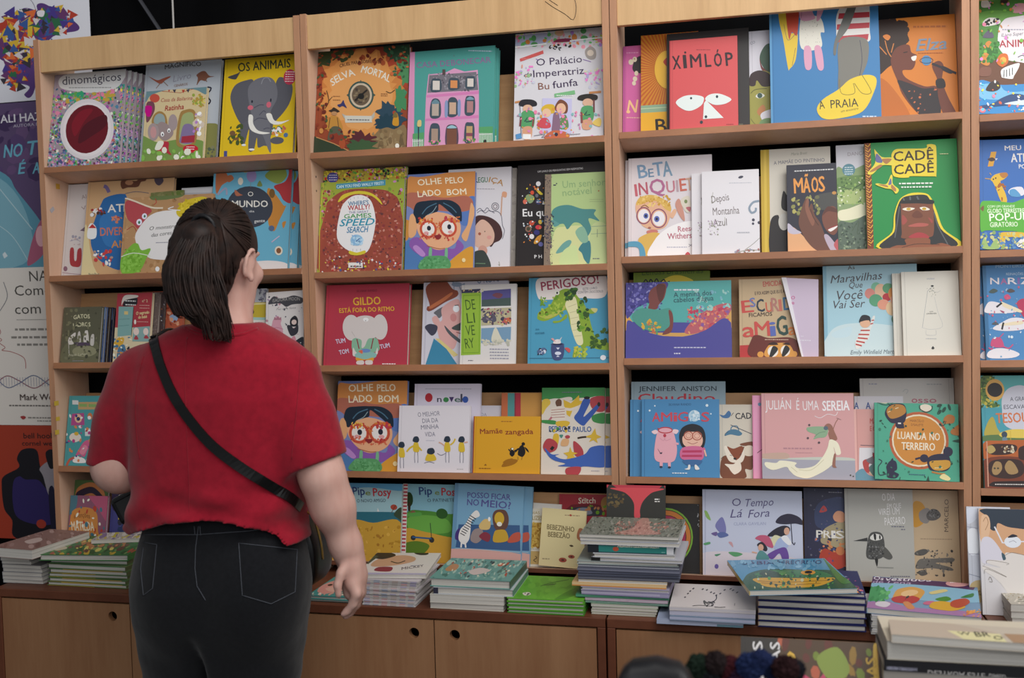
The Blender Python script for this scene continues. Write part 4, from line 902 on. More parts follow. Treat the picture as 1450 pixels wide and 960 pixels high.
OL = '''s 6a7cb0 690,160 900,150 1000,130 900,190 800,180 740,300;s cf8a4c 735,190 850,170 1250,110 1240,330 1100,400 900,380 740,400;s 5a7ab8 1100,380 1240,300 1230,480 1140,520;s b06a58 720,320 800,290 1000,320 1180,300 1230,360 1150,420 800,420 730,480;s 7a86b8 705,400 780,430 740,520 715,560;s c88a3e 700,500 760,520 730,640 700,620;s 4f7ab0 700,700 760,640 900,760 820,860 700,865;s d89a3a 1020,820 1100,740 1216,680 1210,845 1030,855;
 tb f0e4c8 812 238 992 215 46 0 OLHE;tb f0e4c8 1022 215 1160 200 46 0 PELO;tb f0e4c8 812 325 985 302 46 0 LADO;tb f0e4c8 1032 302 1180 288 46 0 BOM;
 s e0a878 740,620 745,480 775,450 800,500 790,600;s e0a878 1135,600 1180,520 1195,440 1215,350 1240,420 1200,560 1170,640;s 8a5aa8 745,690 800,620 1060,700 1100,630 1150,680 1100,740 1020,780 860,770;s b888c8 770,700 800,680 860,740 830,760;s e6ac84 800,560 830,470 960,430 1100,470 1130,560 1080,660 960,710 860,660;
 s 1f2d3c 775,440 800,370 870,350 960,340 1060,340 1130,390 1138,490 1100,470 1040,420 970,370 960,420 920,440 870,460 840,500 800,520 790,480;c 4a7088 7 840,450 880,400 950,365;c 4a7088 7 1000,360 1060,390 1100,430;c 8aa0a8 5 880,455 920,430 950,385;
 o c8503a 16 885 560 56 58;o c8503a 16 1035 545 58 60;e ece4e0 885 558 46 48;e ece4e0 1035 543 48 50;e 2a2a38 890 552 15 18;e 2a2a38 1043 537 15 19;e e0a0a0 870 588 18 12;e e0a0a0 1050 575 18 12;n d87a3a,c0403a,e8c05a 820 480 920 520 30 5 12;n d87a3a,c0403a,b83a5a 1010 460 1120 500 34 5 13;n b83a3a,d86a4a 820 590 1100 635 44 4 9;n d87a3a,c0403a 930 500 985 560 18 4 9;s 8a2a30 930,605 980,600 975,625 950,632;c b06a50 5 870,680 960,700 1010,695;
 s 7ab48c 885,780 890,700 910,700 905,770;s 7ab48c 1005,770 1010,700 1028,700 1025,770;s 5a9a64 815,850 850,770 900,755 1020,760 1035,845;n 6aaa74,4a8a54 825 770 1030 845 60 5 11;e eed8a0 1148 780 14 15'''
bk('W3', '22', .014, .014, '705,863 1216,838 1253,108 735,160', '7a88b8', 'orange picture book of a child in flowery glasses, beside the search-and-find book', OL)
bk('W4', '22', .056, .010, '300,832 424,826 436,97 330,101', 'a8a098', 'grey-beige book edge between the curly-haired child book and the black book', 'n b8b0a8,98908a 390 100 436 820 40 5 12')
bk('W4', '22', .034, .014, '-110,848 385,822 392,85 -70,112', 'd9d5da', 'white book of a curly-haired child with an outstretched arm', '''tb 4a5a6a 80 205 150 198 36 0 PR;tb 4a7a58 150 198 220 194 36 0 EGU;tb b8884a 225 194 330 222 38 6 IÇA;m b0a8b0 140 245 270 238 1 9;c c9a08a 10 318,430 322,350 325,290;s d8a080 325,290 330,260 360,265 355,300;o 334 4 275 365 26 26;o 7a6a70 5 275 365 14 14;c 556 4 135,400 160,380 190,400 215,375 240,400 290,400 320,430 330,500 345,540 330,600;c 556 4 140,412 170,395 200,412 230,395 270,412;
 s 4a3030 125,450 170,430 250,450 310,500 330,570 310,610 270,630 240,660 200,600 130,560;s d8b09c 115,560 130,500 180,460 240,500 270,570 250,640 180,670 120,650;e a05a4a 157 565 11 11;e d89a90 230 590 18 14;e 443 197 547 4 4;e c98 180 690 36 40;s 3c4440 110,720 140,690 200,700 240,820 105,830;m 8a8 120 790 200 790 3 9;c 998 4 305,770 310,800 300,790''', side='R')
bk('W4', '22', .034, .012, '430,826 1085,800 1110,45 445,78', '2c2728', 'black book with coloured icons in a circle round white lettering', '''tb d8d4d4 598 130 945 105 14 0 UM LIVRO DE PERGUNTAS SEM RESPOSTAS;tb eceaea 483 452 660 448 54 0 Eu qu;tb eceaea 570 752 680 748 24 0 P H I L;e e8e4e4 602 213 18 18;e d8543a 555 278 14 15;s d8c03a 570,235 635,285 610,290;s c84a3a 560,232 580,240 600,270;s 8aa070 505,310 530,290 570,310 560,345 530,355;e 6a6a78 590 300 12 14;e 44446a 603 345 22 20;m dde 588 350 618 350 1 9;e d8705a 500 345 16 18;p ddd 640,335 650,365 630,365;e c8543a 550 500 20 18;e d8b84a 615 492 14 16;e 8a6a5a 525 542 24 24;e 443 525 542 14 14;e d8404a 602 530 24 16;e 3a3a7a 588 568 22 18;s d89a3a 565,640 590,600 625,585 610,630 580,650;e e8e4e4 550 597 18 18;e 6a6aa8 618 652 18 16;e ddd 488 505 6 6;e ddd 492 520 7 7;n d84,eee,58a,dc4 480 220 650 360 24 4 9;n d84,eee,58a,c44 490 480 650 640 24 4 9''')
bk('W4', '22', .014, .012, '635,819 1125,805 1115,125 655,145', 'b3c98a', 'pale green book with a blue-green tinted man\'s face and brown spine strip', '''p 8a7868 620,830 690,818 702,140 640,150;s d5d79a 720,560 800,520 960,520 1000,600 960,800 700,810;s c2cf94 1000,520 1120,520 1120,805 1000,805;s 4f8a88 700,420 740,375 830,362 930,390 1030,395 1020,430 1060,480 980,460 1000,540 960,600 930,510 870,490 820,540 790,500 730,500;s 5f9894 700,470 760,500 720,520;s 6fa39a 730,720 780,650 830,620 850,640 800,700;s 437f88 905,690 940,640 990,630 1000,720 985,800 950,770 930,720;s 8ab49a 880,560 940,520 980,620 930,640;s cddc9c 790,700 880,660 900,740 900,800 760,805;
 t 8fae7a 785 240 1100 222 50 0 Um senhor;t 8fae7a 785 298 1000 280 50 0 notável;m a0b080 985 325 1090 340 2 6;l 7a9a88 3 1000,520 1120,515;l 7a9a88 3 1000,575 1120,570;l 556 3 1047,540 1047,600;r 445 715 215 735 223;r 445 735 205 745 212;e b0603a 1052 262 5 5;n 3a3a48,554a5a,7a6a6a 640 440 715 680 90 3 9;n 3a3a48,9a8a78,6a5a58 640 150 705 800 130 2 6;m 667 1015 765 1070 762 1 9''', hard=False)
# ---- second bay, third shelf
bk('X2', '23', .018, .022, '645,838 1308,832 1345,175 695,190', 'b0394a', 'red picture book with a pale elephant in braces and yellow lettering', '''tb 7a2434 930 245 1090 240 18 0 SILVANA RANDO;tb e0b03a 900 350 1115 342 62 0 GILDO;tb e0b03a 788 410 1222 395 36 0 ESTÁ FORA DO RITMO;e d2c9c6 880 530 70 104;e d2c9c6 1105 525 60 102;s 86b498 880,640 920,610 1060,610 1090,650 1080,720 900,730;s d2c9c6 878,500 920,450 985,432 1050,445 1100,500 1105,570 1060,610 1010,620 980,680 955,690 955,630 900,600;c b0a8a4 3 880,560 905,600;e eceaea 995 465 22 16;e 333 994 473 5 3;l 8a3040 8 920,620 935,700;l 8a3040 8 1050,615 1030,700;s d8d0cc 890,690 905,720 930,750 890,760 882,730;s d8d0cc 1080,690 1060,740 1040,760 1080,740;s 8ab8b0 905,740 980,720 1065,735 1060,770 980,785 915,775;e 6a8ac0 985 715 40 16;s d86a4a 930,720 960,710 960,740;s d89a3a 910,770 980,785 1045,770 1040,800 985,790 920,800;s d2c9c6 915,800 965,795 968,825 915,825;s d2c9c6 985,795 1035,795 1035,825 985,825;tb d5cde4 755 660 830 648 36 0 TUM;tb d5cde4 780 748 855 732 36 0 TOM;tb d5cde4 1105 702 1180 686 36 0 TUM;m eee 1115 825 1220 822 1 9''')
bk('X3', '23', .036, .012, '72,719 660,706 682,78 105,95', 'cfcdd8', 'pale lilac book with a moustached man in a brown bowler hat', '''l bbb8c8 4 130,95 95,715;t 4a6a90 470 155 625 138 44 0 O NOVO;c 8a9ab0 10 285,115 310,150 350,165 385,155;c 8a9ab0 6 310,170 310,200;c 8a9ab0 6 345,170 360,205;e 8a9ab0 330 160 36 16;s 8a4a38 115,200 140,155 210,130 260,140 300,190 335,205 330,240 250,280 150,340 120,335 125,310 140,300;s c0704a 140,310 220,260 290,215 295,230 230,280 150,325;s 6a6a70 170,350 240,310 230,360 205,390 185,370;s d9a8a4 225,320 320,260 350,290 360,420 340,480 300,600 220,560 195,500 190,430 225,400;s d9a8a4 155,390 185,375 210,420 190,440 165,425;e e8ecf0 322 325 22 24;l 333 5 312,303 340,300;e c98a88 302 385 22 28;s 445 105,450 140,430 190,445 180,490 150,510 120,480;s 555a60 240,440 290,490 350,540 345,560 290,520 255,480;s 4a5250 290,455 340,425 360,420 350,470 310,470;c a05a58 6 320,485 350,495;p d8c888 175,530 200,530 330,640 300,655;p 3f86a8 165,530 250,600 330,718 100,718''')
bk('X3', '23', .016, .012, '335,713 718,706 735,150 365,168', 'ddd9d6', 'white book with a green upright title panel and three small street pictures', '''p 3c3c58 362,200 490,190 490,215 362,222;n d8c08a,3c3c58 370 195 490 220 14 5 10;p 94b840 363,222 495,215 480,640 345,648;p 6d9a2a 373,236 486,230 472,628 357,634;p 94b840 376,240 482,234 469,624 361,630;t 44602a 390 335 455 328 70 0 DE;t 44602a 395 425 450 420 70 0 LI;t 44602a 385 510 447 505 70 0 VE;t 44602a 380 600 442 592 70 0 RY;p 5a5690 498,205 697,185 695,300 495,310;p 4a5a58 497,265 695,245 695,300 495,310;p d8d0b8 497,190 510,190 510,210 497,212;s 7a4a58 570,230 600,215 640,225 620,250 590,245;p b8b090 493,325 697,312 695,425 490,440;s 5a5868 500,380 530,350 580,360 590,410 510,420;s c86a4a 630,400 690,380 690,415 640,420;n 5a4a58,8a7a8a,d0c090,445,a56 495 325 690 430 60 5 14;p 7a9cb8 490,458 695,445 690,545 487,560;s d8d4c0 560,550 570,480 590,452 615,500 630,550;n d0ccb8,b8b8a8 500 540 690 570 40 6 14;m 99a 545 605 675 670 4 10;m 556 395 685 430 682 1 6''')
bk('X3', '23', .014, .012, '805,706 1375,700 1362,75 820,88', '4f9cbc', 'sky blue picture book with a green crocodile standing by a top hat', '''s e6dcd8 875,125 1020,112 1180,100 1330,95 1332,240 1150,250 960,260 882,250;tb 9a3a52 905 200 1290 150 58 0 PERIGOSO!;t 445 1185 198 1280 190 16 0 ESTE LIVRO;t 445 1150 220 1320 212 16 0 CONTÉM CROCODILO;
 s 8aa838 875,370 890,340 960,300 1000,230 1050,190 1110,195 1150,240 1200,300 1230,380 1250,450 1280,520 1370,560 1378,605 1290,600 1215,580 1210,640 1215,665 1180,665 1185,600 1150,560 1160,640 1120,660 1130,600 1150,570 1115,480 1090,390 1070,330 1010,370 930,405 880,395;s e2dcae 1065,290 1110,240 1140,260 1160,380 1180,480 1190,560 1150,565 1110,460 1095,370;l b8b488 3 1085,310 1140,290;l b8b488 3 1095,350 1150,335;l b8b488 3 1100,390 1155,378;l b8b488 3 1108,430 1165,420;l b8b488 3 1118,470 1172,462;l b8b488 3 1130,510 1180,505;
 s b8b858 880,365 930,390 1000,370 1060,325 1060,300 1000,345 920,372;e 5a4a20 893 352 6 9;e 5a4a20 938 352 10 12;e e8e8d8 1010 215 16 14;e 223 1010 215 6 8;s 8aa838 1155,325 1210,325 1275,325 1260,355 1200,350;s d0cc88 1240,320 1285,322 1270,350;s 8aa838 985,405 1030,400 1070,360 1080,380 1040,410 990,420;n 3a5a28,4a7a30,2f4a2a 1070 190 1140 260 24 8 18;n 3a5a28,2f4a2a,6a9a30 1150 240 1230 480 40 8 20;n 3a5a28,4a6a28 1240 460 1370 590 34 8 18;n a8c048,6a9a30 900 240 1060 380 50 6 14;n c8c048,a8c048 1130 580 1215 655 26 6 14;
 l 3f7a98 5 820,665 1375,660;s 44507c 975,570 1055,565 1050,665 985,670;e 44507c 1015 568 46 12;e 2a3050 1015 566 36 8;s e8dcd8 985,560 1000,535 1030,535 1035,560;s d8a0a0 970,530 985,525 1000,550;s d8d0d0 1045,515 1030,545 1020,545;p d8dcec 1005,590 1030,590 1018,605;e d8dcec 1018 630 22 12;p d8dcec 1005,655 1030,655 1018,645;s 556a90 875,610 920,590 940,610 915,640 885,635;n 334,d8dcec 880 600 935 640 14 5 10;s d05a58 1065,595 1085,590 1105,605 1095,625;t 2f6a88 865 470 890 468 12 0 EVA;t 2f6a88 862 498 925 494 14 0 MONTANARI;e e8e8ec 1332 660 20 18''')
# ---- second bay, fourth shelf
OL2 = OL
def shift_art(art, f):
    """the same cover drawn again for another close-up"""
    out = []
    for cmd in art.split(';'):
        k = cmd.split()
        if not k: continue
        op = k[0]
        S2 = lambda tok: ','.join(f'{v:.1f}' for v in f(*[float(q) for q in tok.split(',')]))
        sc = (f(100, 0)[0]-f(0, 0)[0])/100
        if op in 'ps': k[2:] = [S2(t) for t in k[2:]]
        elif op in 'lc': k[2] = str(float(k[2])*sc); k[3:] = [S2(t) for t in k[3:]]
        elif op == 'e': k[2:4] = S2(k[2]+','+k[3]).split(','); k[4:6] = [str(float(q)*sc) for q in k[4:6]]
        elif op == 'o': k[2] = str(float(k[2])*sc); k[3:5] = S2(k[3]+','+k[4]).split(','); k[5:7] = [str(float(q)*sc) for q in k[5:7]]
        elif op[0] == 't': k[2:4] = S2(k[2]+','+k[3]).split(','); k[4:6] = S2(k[4]+','+k[5]).split(','); k[6] = str(float(k[6])*sc)
        elif op == 'n': k[2:4] = S2(k[2]+','+k[3]).split(','); k[4:6] = S2(k[4]+','+k[5]).split(','); k[7:9] = [str(float(q)*sc) for q in k[7:9]]
        out.append(' '.join(k))
    return ';'.join(out)
H1 = homog(q4('705,863 1216,838 1253,108 735,160')); H2 = np.linalg.inv(homog(q4('132,848 688,842 725,110 165,112')))
def mapf(x, y):
    v = H1 @ np.array([x, y, 1]); v = H2 @ np.array([v[0]/v[2], v[1]/v[2], 1]); return v[0]/v[2], v[1]/v[2]
bk('X6', '24', .030, .014, '132,848 688,842 725,110 165,112', '7a88b8', 'orange picture book of a child in flowery glasses, on the shelf below the red elephant', shift_art(OL2, mapf))
bk('X6', '24', .044, .012, '755,847 1290,847 1302,133 775,135', 'dcd6e6', 'white book lettered in red, green and blue letters', 'm a8a8b8 860 178 1230 174 1 8;e b8323a 888 245 30 36;tb 4a4a5a 955 280 990 280 48 0 n;e 3f8a50 1026 262 22 20;p 4a3a6a 1050,240 1090,240 1070,282;tb 3f6a58 1095 280 1140 280 48 0 e;tb 4a4a5a 1143 280 1155 280 66 0 l;e 3a5aa8 1180 260 24 26')
PP_ = lambda x, y, s=1: f's d8b83a {x-22},{y+70} {x-18},{y+5} {x+15},{y} {x+24},{y+72};s 2f3a48 {x-25},{y-10} {x-15},{y-45} {x+15},{y-48} {x+26},{y-20} {x+10},{y};c 667 4 {x-10},{y+75} {x-14},{y+120} {x-12},{y+165};c 667 4 {x+12},{y+75} {x+14},{y+120} {x+12},{y+165}'
bk('X6', '24', .014, .014, '628,844 1205,846 1220,305 660,312', 'e0dae0', 'white book with small dancing girls in yellow along its foot', '''t 778 805 400 980 385 36 0 O MELHOR;t 778 840 448 965 440 36 0 DIA DA;t 778 828 500 970 490 36 0 MINHA;t 778 858 555 940 552 36 0 VIDA;m aab 865 590 935 587 1 6;m aaa 1110 820 1165 818 1 8;'''+';'.join([PP_(668, 650), PP_(785, 605), PP_(1035, 600), PP_(1150, 600)])+''';c d8b83a 14 770,630 735,650 710,680;c d8b83a 12 805,640 830,670;c d8a890 10 1015,630 990,610 968,600;c d8b83a 12 1060,620 1085,600 1100,570;c d8a890 10 1172,600 1200,595;c 667 4 1020,690 985,705 955,690;s d8b83a 860,750 880,690 920,690 945,745;s 2f3a48 875,690 880,655 920,648 935,680 910,700;c 667 4 850,770 890,760 930,770''')
bk('X7', '24', .066, .010, '85,850 330,850 335,305 95,310', 'd9d6e0', 'white book edge above the yellow penguin book', 't 99a 140 392 220 392 26 0 VIDA')
bk('X7', '24', .052, .012, '330,856 655,856 660,205 340,210', 'd09a50', 'orange book with red and teal stripes down its side, behind the penguin book', 'p c8704a 335,205 392,205 392,860 330,860;p 5a9a98 388,205 442,205 442,860 386,860;p b83a48 442,205 492,205 492,860 442,860;p 8a3a48 442,205 452,205 452,860 442,860')
bk('X7', '24', .014, .022, '105,856 640,856 655,393 118,395', 'dba02a', 'golden yellow book with two black penguins walking away', '''p 9a3a30 100,860 112,858 126,394 116,395;m a06a2a 340 440 430 436 1 10;tb 8a3a28 170 540 350 532 42 0 Mamãe;tb 8a3a28 372 542 595 535 42 0 zangada;s 1d1b1e 470,700 480,650 505,625 525,650 530,690 510,720 485,715;e 1d1b1e 515 617 14 14;s 1d1b1e 480,650 460,660 445,690 470,670;s 1d1b1e 525,640 550,660 558,685 535,665;s 1d1b1e 405,700 415,670 440,675 445,700 425,720;e 1d1b1e 425 660 14 12;e eee8d0 428 658 9 8;c 1d1b1e 9 412,680 398,660;c 1d1b1e 9 440,680 455,665;s a06a1a 340,800 370,760 430,740 470,750 440,780 380,800;s a06a1a 350,770 380,745 430,735 400,760;c 8a6a2a 4 470,720 472,745;c 8a6a2a 4 505,722 500,745;p 8a5a20 200,795 212,780 222,795;m 8a5a20 160 822 255 820 1 10''', spine='9a3a30')
o = bk('X7', '24', .024, .013, '650,862 1158,862 1172,168 668,163', 'dcd2c6', 'bright cut-paper style book with yellow stars and blue shapes, front copy', '''s 3f8a4a 660,160 1180,160 1178,240 1100,235 1050,245 950,250 900,270 780,250 660,260;s d8b84a 668,270 720,255 735,290 700,330 665,380;s dcd2c6 720,330 760,270 840,245 900,240 910,265 860,270 800,280;s b0434a 1060,250 1170,240 1170,345 1110,360 1060,320;s 3f8a4a 1070,390 1170,370 1170,450 1080,440;p d8b23a 965,225 970,270 1010,275 975,300 920,330 890,400 850,370 840,260 900,290;s 6a4a3a 775,280 800,255 825,270 820,315 790,320;s e0d4c8 735,400 745,330 850,320 850,430 740,420;l a05a50 4 740,345 850,335;l a05a50 4 738,365 850,355;l a05a50 4 738,385 850,378;l a05a50 4 738,405 850,400;c e0d4c8 22 850,335 900,340 960,320;
 s 3a5aa8 925,410 960,350 1000,260 1045,255 1050,290 1000,400 1110,300 1125,320 1030,440 990,470;e 222 1028 248 24 12;e 222 1122 300 12 18;c b8707a 16 690,450 720,430 745,400;s 3f8a4a 660,425 770,430 770,460 660,445;s d8b23a 780,440 850,430 890,445 860,480 790,475;tb 2f5a98 722 520 860 518 46 0 PEDRO;tb 2f5a98 875 518 895 518 44 0 E;tb 2f5a98 915 520 1060 518 42 0 PAULO;n 3f8a4a,d8b23a,333 730 485 890 520 12 8 16;s d8b23a 750,620 760,540 800,545 790,625;s b0434a 670,640 700,580 750,580 790,620 770,670 700,690;c 222 24 735,665 755,640;s 4a8a7a 805,545 835,545 820,570;s d8a878 815,630 830,580 880,580 870,630;e b0434a 870 560 20 14;p d8b23a 1005,560 1060,540 1090,490 1100,540 1140,560 1100,575 1110,610 1075,585 1040,600 1060,570;c 3a2a20 14 950,570 990,562 1020,560;s b0434a 915,600 950,610 990,660 990,710 930,710;p d8b23a 890,640 905,680 950,690 915,705 950,750 900,730 855,755 870,715 835,690 880,680;
 s 3f62b0 685,650 740,700 800,700 770,715 850,740 1000,700 1060,640 1175,640 1175,790 1000,795 950,810 900,800 790,795 850,775 760,750 710,710;s b0434a 860,810 970,800 950,862 860,862;m 99a 1055 832 1120 830 1 7;m 778 830 205 990 200 1 9''', hard=False)
again(o, .0205, .016, 'second copy of the cut-paper style book, showing only its right edge by the upright')
# ---- second bay, lowest shelf
bk('Y5', '25', .016, .011, '90,580 590,582 622,66 150,62', '9cc0c8', 'beach picture book with pale sky and golden sand, right of the woman\'s forearm', '''s 5a9ac0 150,60 620,66 615,110 400,90 150,110;s 2f6a7a 130,260 400,248 610,255 600,325 110,310;p d8d8d8 450,245 455,220 465,245;s c89a3a 90,320 300,300 420,320 600,310 595,590 80,590;n b0822a,d8aa4a,a8762a 110 330 595 570 60 5 16;s 3a4a38 560,260 610,215 615,300 590,290;e a8483a 562 215 22 18;l 6a3a2a 4 545,250 575,200;tb 2f4478 296 142 375 138 54 0 Pip;tb 7a8a3a 378 140 412 140 34 0 e;tb b8303a 430 146 548 142 52 0 Posy;t 3f4a58 320 188 510 182 22 0 O NOVO AMIGO''', hard=False)
bk('Y5', '25', .042, .010, '598,584 1050,584 1095,75 625,68', '5a98b0', 'scooter and meadow picture book with a red and white striped spine', '''s 86b8c8 640,66 1090,70 1080,250 640,250;s 4f8a38 640,270 760,250 920,270 1060,260 1050,480 610,480;s 6aa848 650,300 780,280 900,310 900,390 680,390;s c89a3a 620,380 760,390 920,420 1050,400 1050,590 605,590;s 5a7a2a 610,480 700,450 780,480 700,560 600,580;e 26401f 660 175 26 50;s 3a2a20 655,200 668,200 666,250 652,250;e 2f5a2a 866 268 36 34;s 8a5a4a 660,270 685,250 705,268 700,280 662,282;s 5aa04a 650,270 730,262 730,285 650,290;e 333 680 430 16 16;e 333 795 440 16 18;l 2f5a8a 10 675,425 795,432;l 333 4 790,330 795,430;tb 2f4478 728 144 810 140 54 0 Pip;tb 7a8a3a 828 142 856 142 34 0 e;tb b8303a 870 146 985 148 52 0 Posy;t 3f4a58 778 192 950 186 22 0 O PATINETE'''+''.join(f';p b84a54 {626-i*1.42:.0f},{72+i*24} {655-i*1.42:.0f},{72+i*24} {654-i*1.42:.0f},{84+i*24} {625-i*1.42:.0f},{84+i*24}' for i in range(21)).replace(';p b84a54', ';p e8dcd8 600,584 628,584 655,68 626,68;p b84a54', 1), hard=False)
o = bk('Y5', '25', .012, .012, '912,582 1342,596 1378,108 942,80', '7aa6c4', 'light blue picture book with a zebra and a lion on a sofa, front copy', '''p 6a94b4 912,582 940,583 966,82 942,80;m 8a96b8 1080 128 1240 128 1 9;tb 5a5a94 1022 175 1160 180 36 0 POSSO;tb 5a5a94 1175 184 1292 190 36 0 FICAR;tb 5a5a94 1020 222 1095 226 40 0 NO;tb 5a5a94 1110 230 1292 246 44 0 MEIO?;s d8a8a0 912,500 1350,520 1345,600 910,590;p 3f5f8a 965,345 1345,345 1345,500 945,490;s 4a3a7a 945,400 970,370 980,440 945,440;s e8e4e0 965,440 975,380 1010,340 1040,290 1080,255 1100,290 1050,320 1040,390 1030,440 1000,470;'''+';'.join(f'l 2a2a30 5 {975+i*8},{400-i*14} {1005+i*9},{415-i*13}' for i in range(9))+''';c e8e4e0 10 985,440 980,490;c e8e4e0 10 1005,440 1010,490;s 9a8a88 1040,440 1060,380 1110,370 1120,420 1080,460;s d8b878 1095,350 1130,310 1165,320 1160,370 1110,375;e eee 1160 310 8 14;s 6a4a40 1180,300 1200,255 1260,255 1280,310 1260,370 1200,375;e d0a83a 1222 305 30 40;e eee8d8 1222 340 16 14;s c8a03a 1185,450 1190,390 1215,375 1260,380 1270,440;s c05a48 1270,450 1300,400 1345,390 1340,440;s 8a3a48 1095,420 1130,390 1165,410 1150,450;l d8ccc0 2 940,498 1340,510''', gloss=True)
again(o, .022, .0135, 'second copy of the light blue zebra and lion book, showing at its right side')
bk('Y6', '25', .052, .008, '225,578 440,582 460,196 290,196', 'd9d2c4', 'cream book corner with an orange edge above the gold and white book', 'p c8784a 270,190 305,192 300,225 270,225;p e4e0d8 305,196 460,196 455,240 305,240')
bk('Y6', '25', .040, .010, '205,572 420,580 440,222 228,220', 'e0d8c8', 'white book with a golden panel of wheat and small lettering', 't a08a4a 275 255 330 255 18 0 DIAS;tb a08a4a 258 290 345 290 26 0 FELIZES;p c8a04a 268,305 345,305 340,455 262,455;n a87a2a,d8b45a 265 305 345 455 70 4 12;m b0a08a 250 468 320 468 1 6;p c8a86a 255,478 320,480 315,560 250,558;c 6a5a3a 5 290,510 300,520 280,535 295,545', hard=False)
bk('Y6', '25', .014, .010, '312,592 580,605 625,248 345,238', 'dccb9a', 'cream book with simple brown lettering and two red-brown buttons', 'm a08a6a 485 282 580 284 1 8;e b04a3a 522 278 7 7;tb 7a6a48 370 372 540 382 32 0 BEBEZINHO;tb 7a6a48 375 418 510 424 32 0 BEBEZÃO;s 4a3a28 505,465 520,462 530,470 515,474;e a0483a 460 555 24 14;e 5a2a20 460 555 10 6;e a0483a 514 533 20 11;e 5a2a20 514 533 8 5;m a09070 335 555 380 555 1 8;s a86a4a 555,420 570,360 600,370 600,440', hard=False)
bk('Y6', '25', .0605, .009, '440,592 760,602 740,135 445,130', 'a8303a', 'red film-style book with an arched dark picture, behind the cream button book', 't e8d8c0 590 165 610 163 14 0 Disney;tb f0e4d0 560 186 662 184 34 0 Stitch;s 7a1c28 490,240 505,205 540,192 690,195 700,245;s 3a3a44 500,250 520,215 600,205 690,215 690,260;s 8a90a0 520,250 560,215 620,215 640,250;e b98a4a 725 185 30 40;n c85,7a2 450 200 740 250 24 6 14')
# ---- third bay, top shelf
bk('V5', '31', .066, .010, '55,925 330,905 345,318 65,330', 'c0609a', 'pink book with a pale flourished initial, leftmost on the third bay\'s top shelf', 'p a8508a 55,925 72,924 82,328 65,330;m d89ac0 90 375 180 362 1 9;s 2a2428 132,470 150,420 185,395 250,400 250,520 190,505 150,500;e d0c8b0 150 415 16 17;e d0c8b0 122 432 18 18;e d0c8b0 160 505 14 16;e d0c8b0 150 540 16 16;e d0c8b0 142 568 14 14;e 9a9a6a 148 412 6 6;tbi e0b888 88 755 175 750 80 0 N;e e0b888 98 748 14 10;m d8a8a0 85 788 185 780 1 9')
bk('V5', '31', .050, .012, '188,915 600,895 605,225 192,258', 'd8972e', 'orange sunburst book above a yellow band and black initial', 'p c8842a 188,715 600,690 605,225 192,258'+''.join(f';p b85a24 380,480 {380+420*math.cos(a):.0f},{480+420*math.sin(a):.0f} {380+420*math.cos(a+.045):.0f},{480+420*math.sin(a+.045):.0f}' for a in [1.2+i*.098 for i in range(48)])+';e dfae3a 380 480 92 125;s b03a2a 350,430 385,400 385,460;p dfa82e 188,760 600,740 600,900 188,920;p 8aa88a 185,715 600,690 600,740 188,762;l b8c8a0 5 188,735 600,712;tb 2a2420 297 890 372 885 90 0 B')
bk('V5', '31', .034, .012, '375,906 968,876 962,205 375,240', '2f2c2c', 'large black book standing behind the red book with white eyes', 'm 665 890 852 920 848 2 7')
bk('V5', '31', .014, .014, '398,904 885,880 880,255 392,295', 'd05456', 'red book with white leaf-shaped eyes and a white triangle nose', 'p b84448 398,904 408,903 402,294 392,295;m 9a3a40 585 358 685 350 1 8;tb 33242a 420 490 475 484 92 0 X;tb 33242a 496 482 517 480 92 0 I;e 33242a 505 374 8 8;tb 33242a 545 478 622 472 92 0 M;tb 33242a 652 474 692 470 92 0 L;tb 33242a 716 470 770 466 92 0 Ó;tb 33242a 800 465 852 460 92 0 P;s dfe6e2 440,715 490,675 560,664 620,672 640,690 620,735 550,770 490,760;s dfe6e2 648,690 680,662 740,655 800,672 836,697 790,725 720,732 670,712;p dfe6e2 655,700 780,820 633,828 640,720;e 2a3a44 548 686 8 8;e 2a3a44 733 676 9 10;e 2a3a44 654 812 10 10;e 2a3a44 622 848 11 11;m 8a3a40 800 866 850 862 1 6')
bk('V5', '31', .050, .012, '970,876 1440,855 1440,195 962,222', 'd8d4dc', 'white book with a large olive-skinned face with a dark fringe, beside the blue book', 't 778 975 312 1010 300 18 0 CO;s 3f5a48 1040,400 1070,330 1115,305 1200,330 1200,480 1115,500 1070,470;s 7a3a38 1040,400 1060,460 1115,505 1090,510 1050,470;s a09a4c 968,560 1010,500 1090,490 1200,560 1200,870 970,880;s 3a2a2c 965,580 975,510 1040,484 1110,510 1125,580 1060,590 1020,550 1005,585;c 4a4a28 4 975,635 1010,610 1090,605;s e8e8e0 1010,655 1040,632 1075,650 1040,668;e 3f5a50 1040 650 18 17;s c08050 1020,750 1060,710 1080,740 1040,780;s e4e0e8 1045,790 1080,750 1200,740 1200,870 1120,870;s 7a9a68 1030,870 1050,810 1120,800 1120,870;c 6a6a38 4 975,800 1000,830 1030,850')
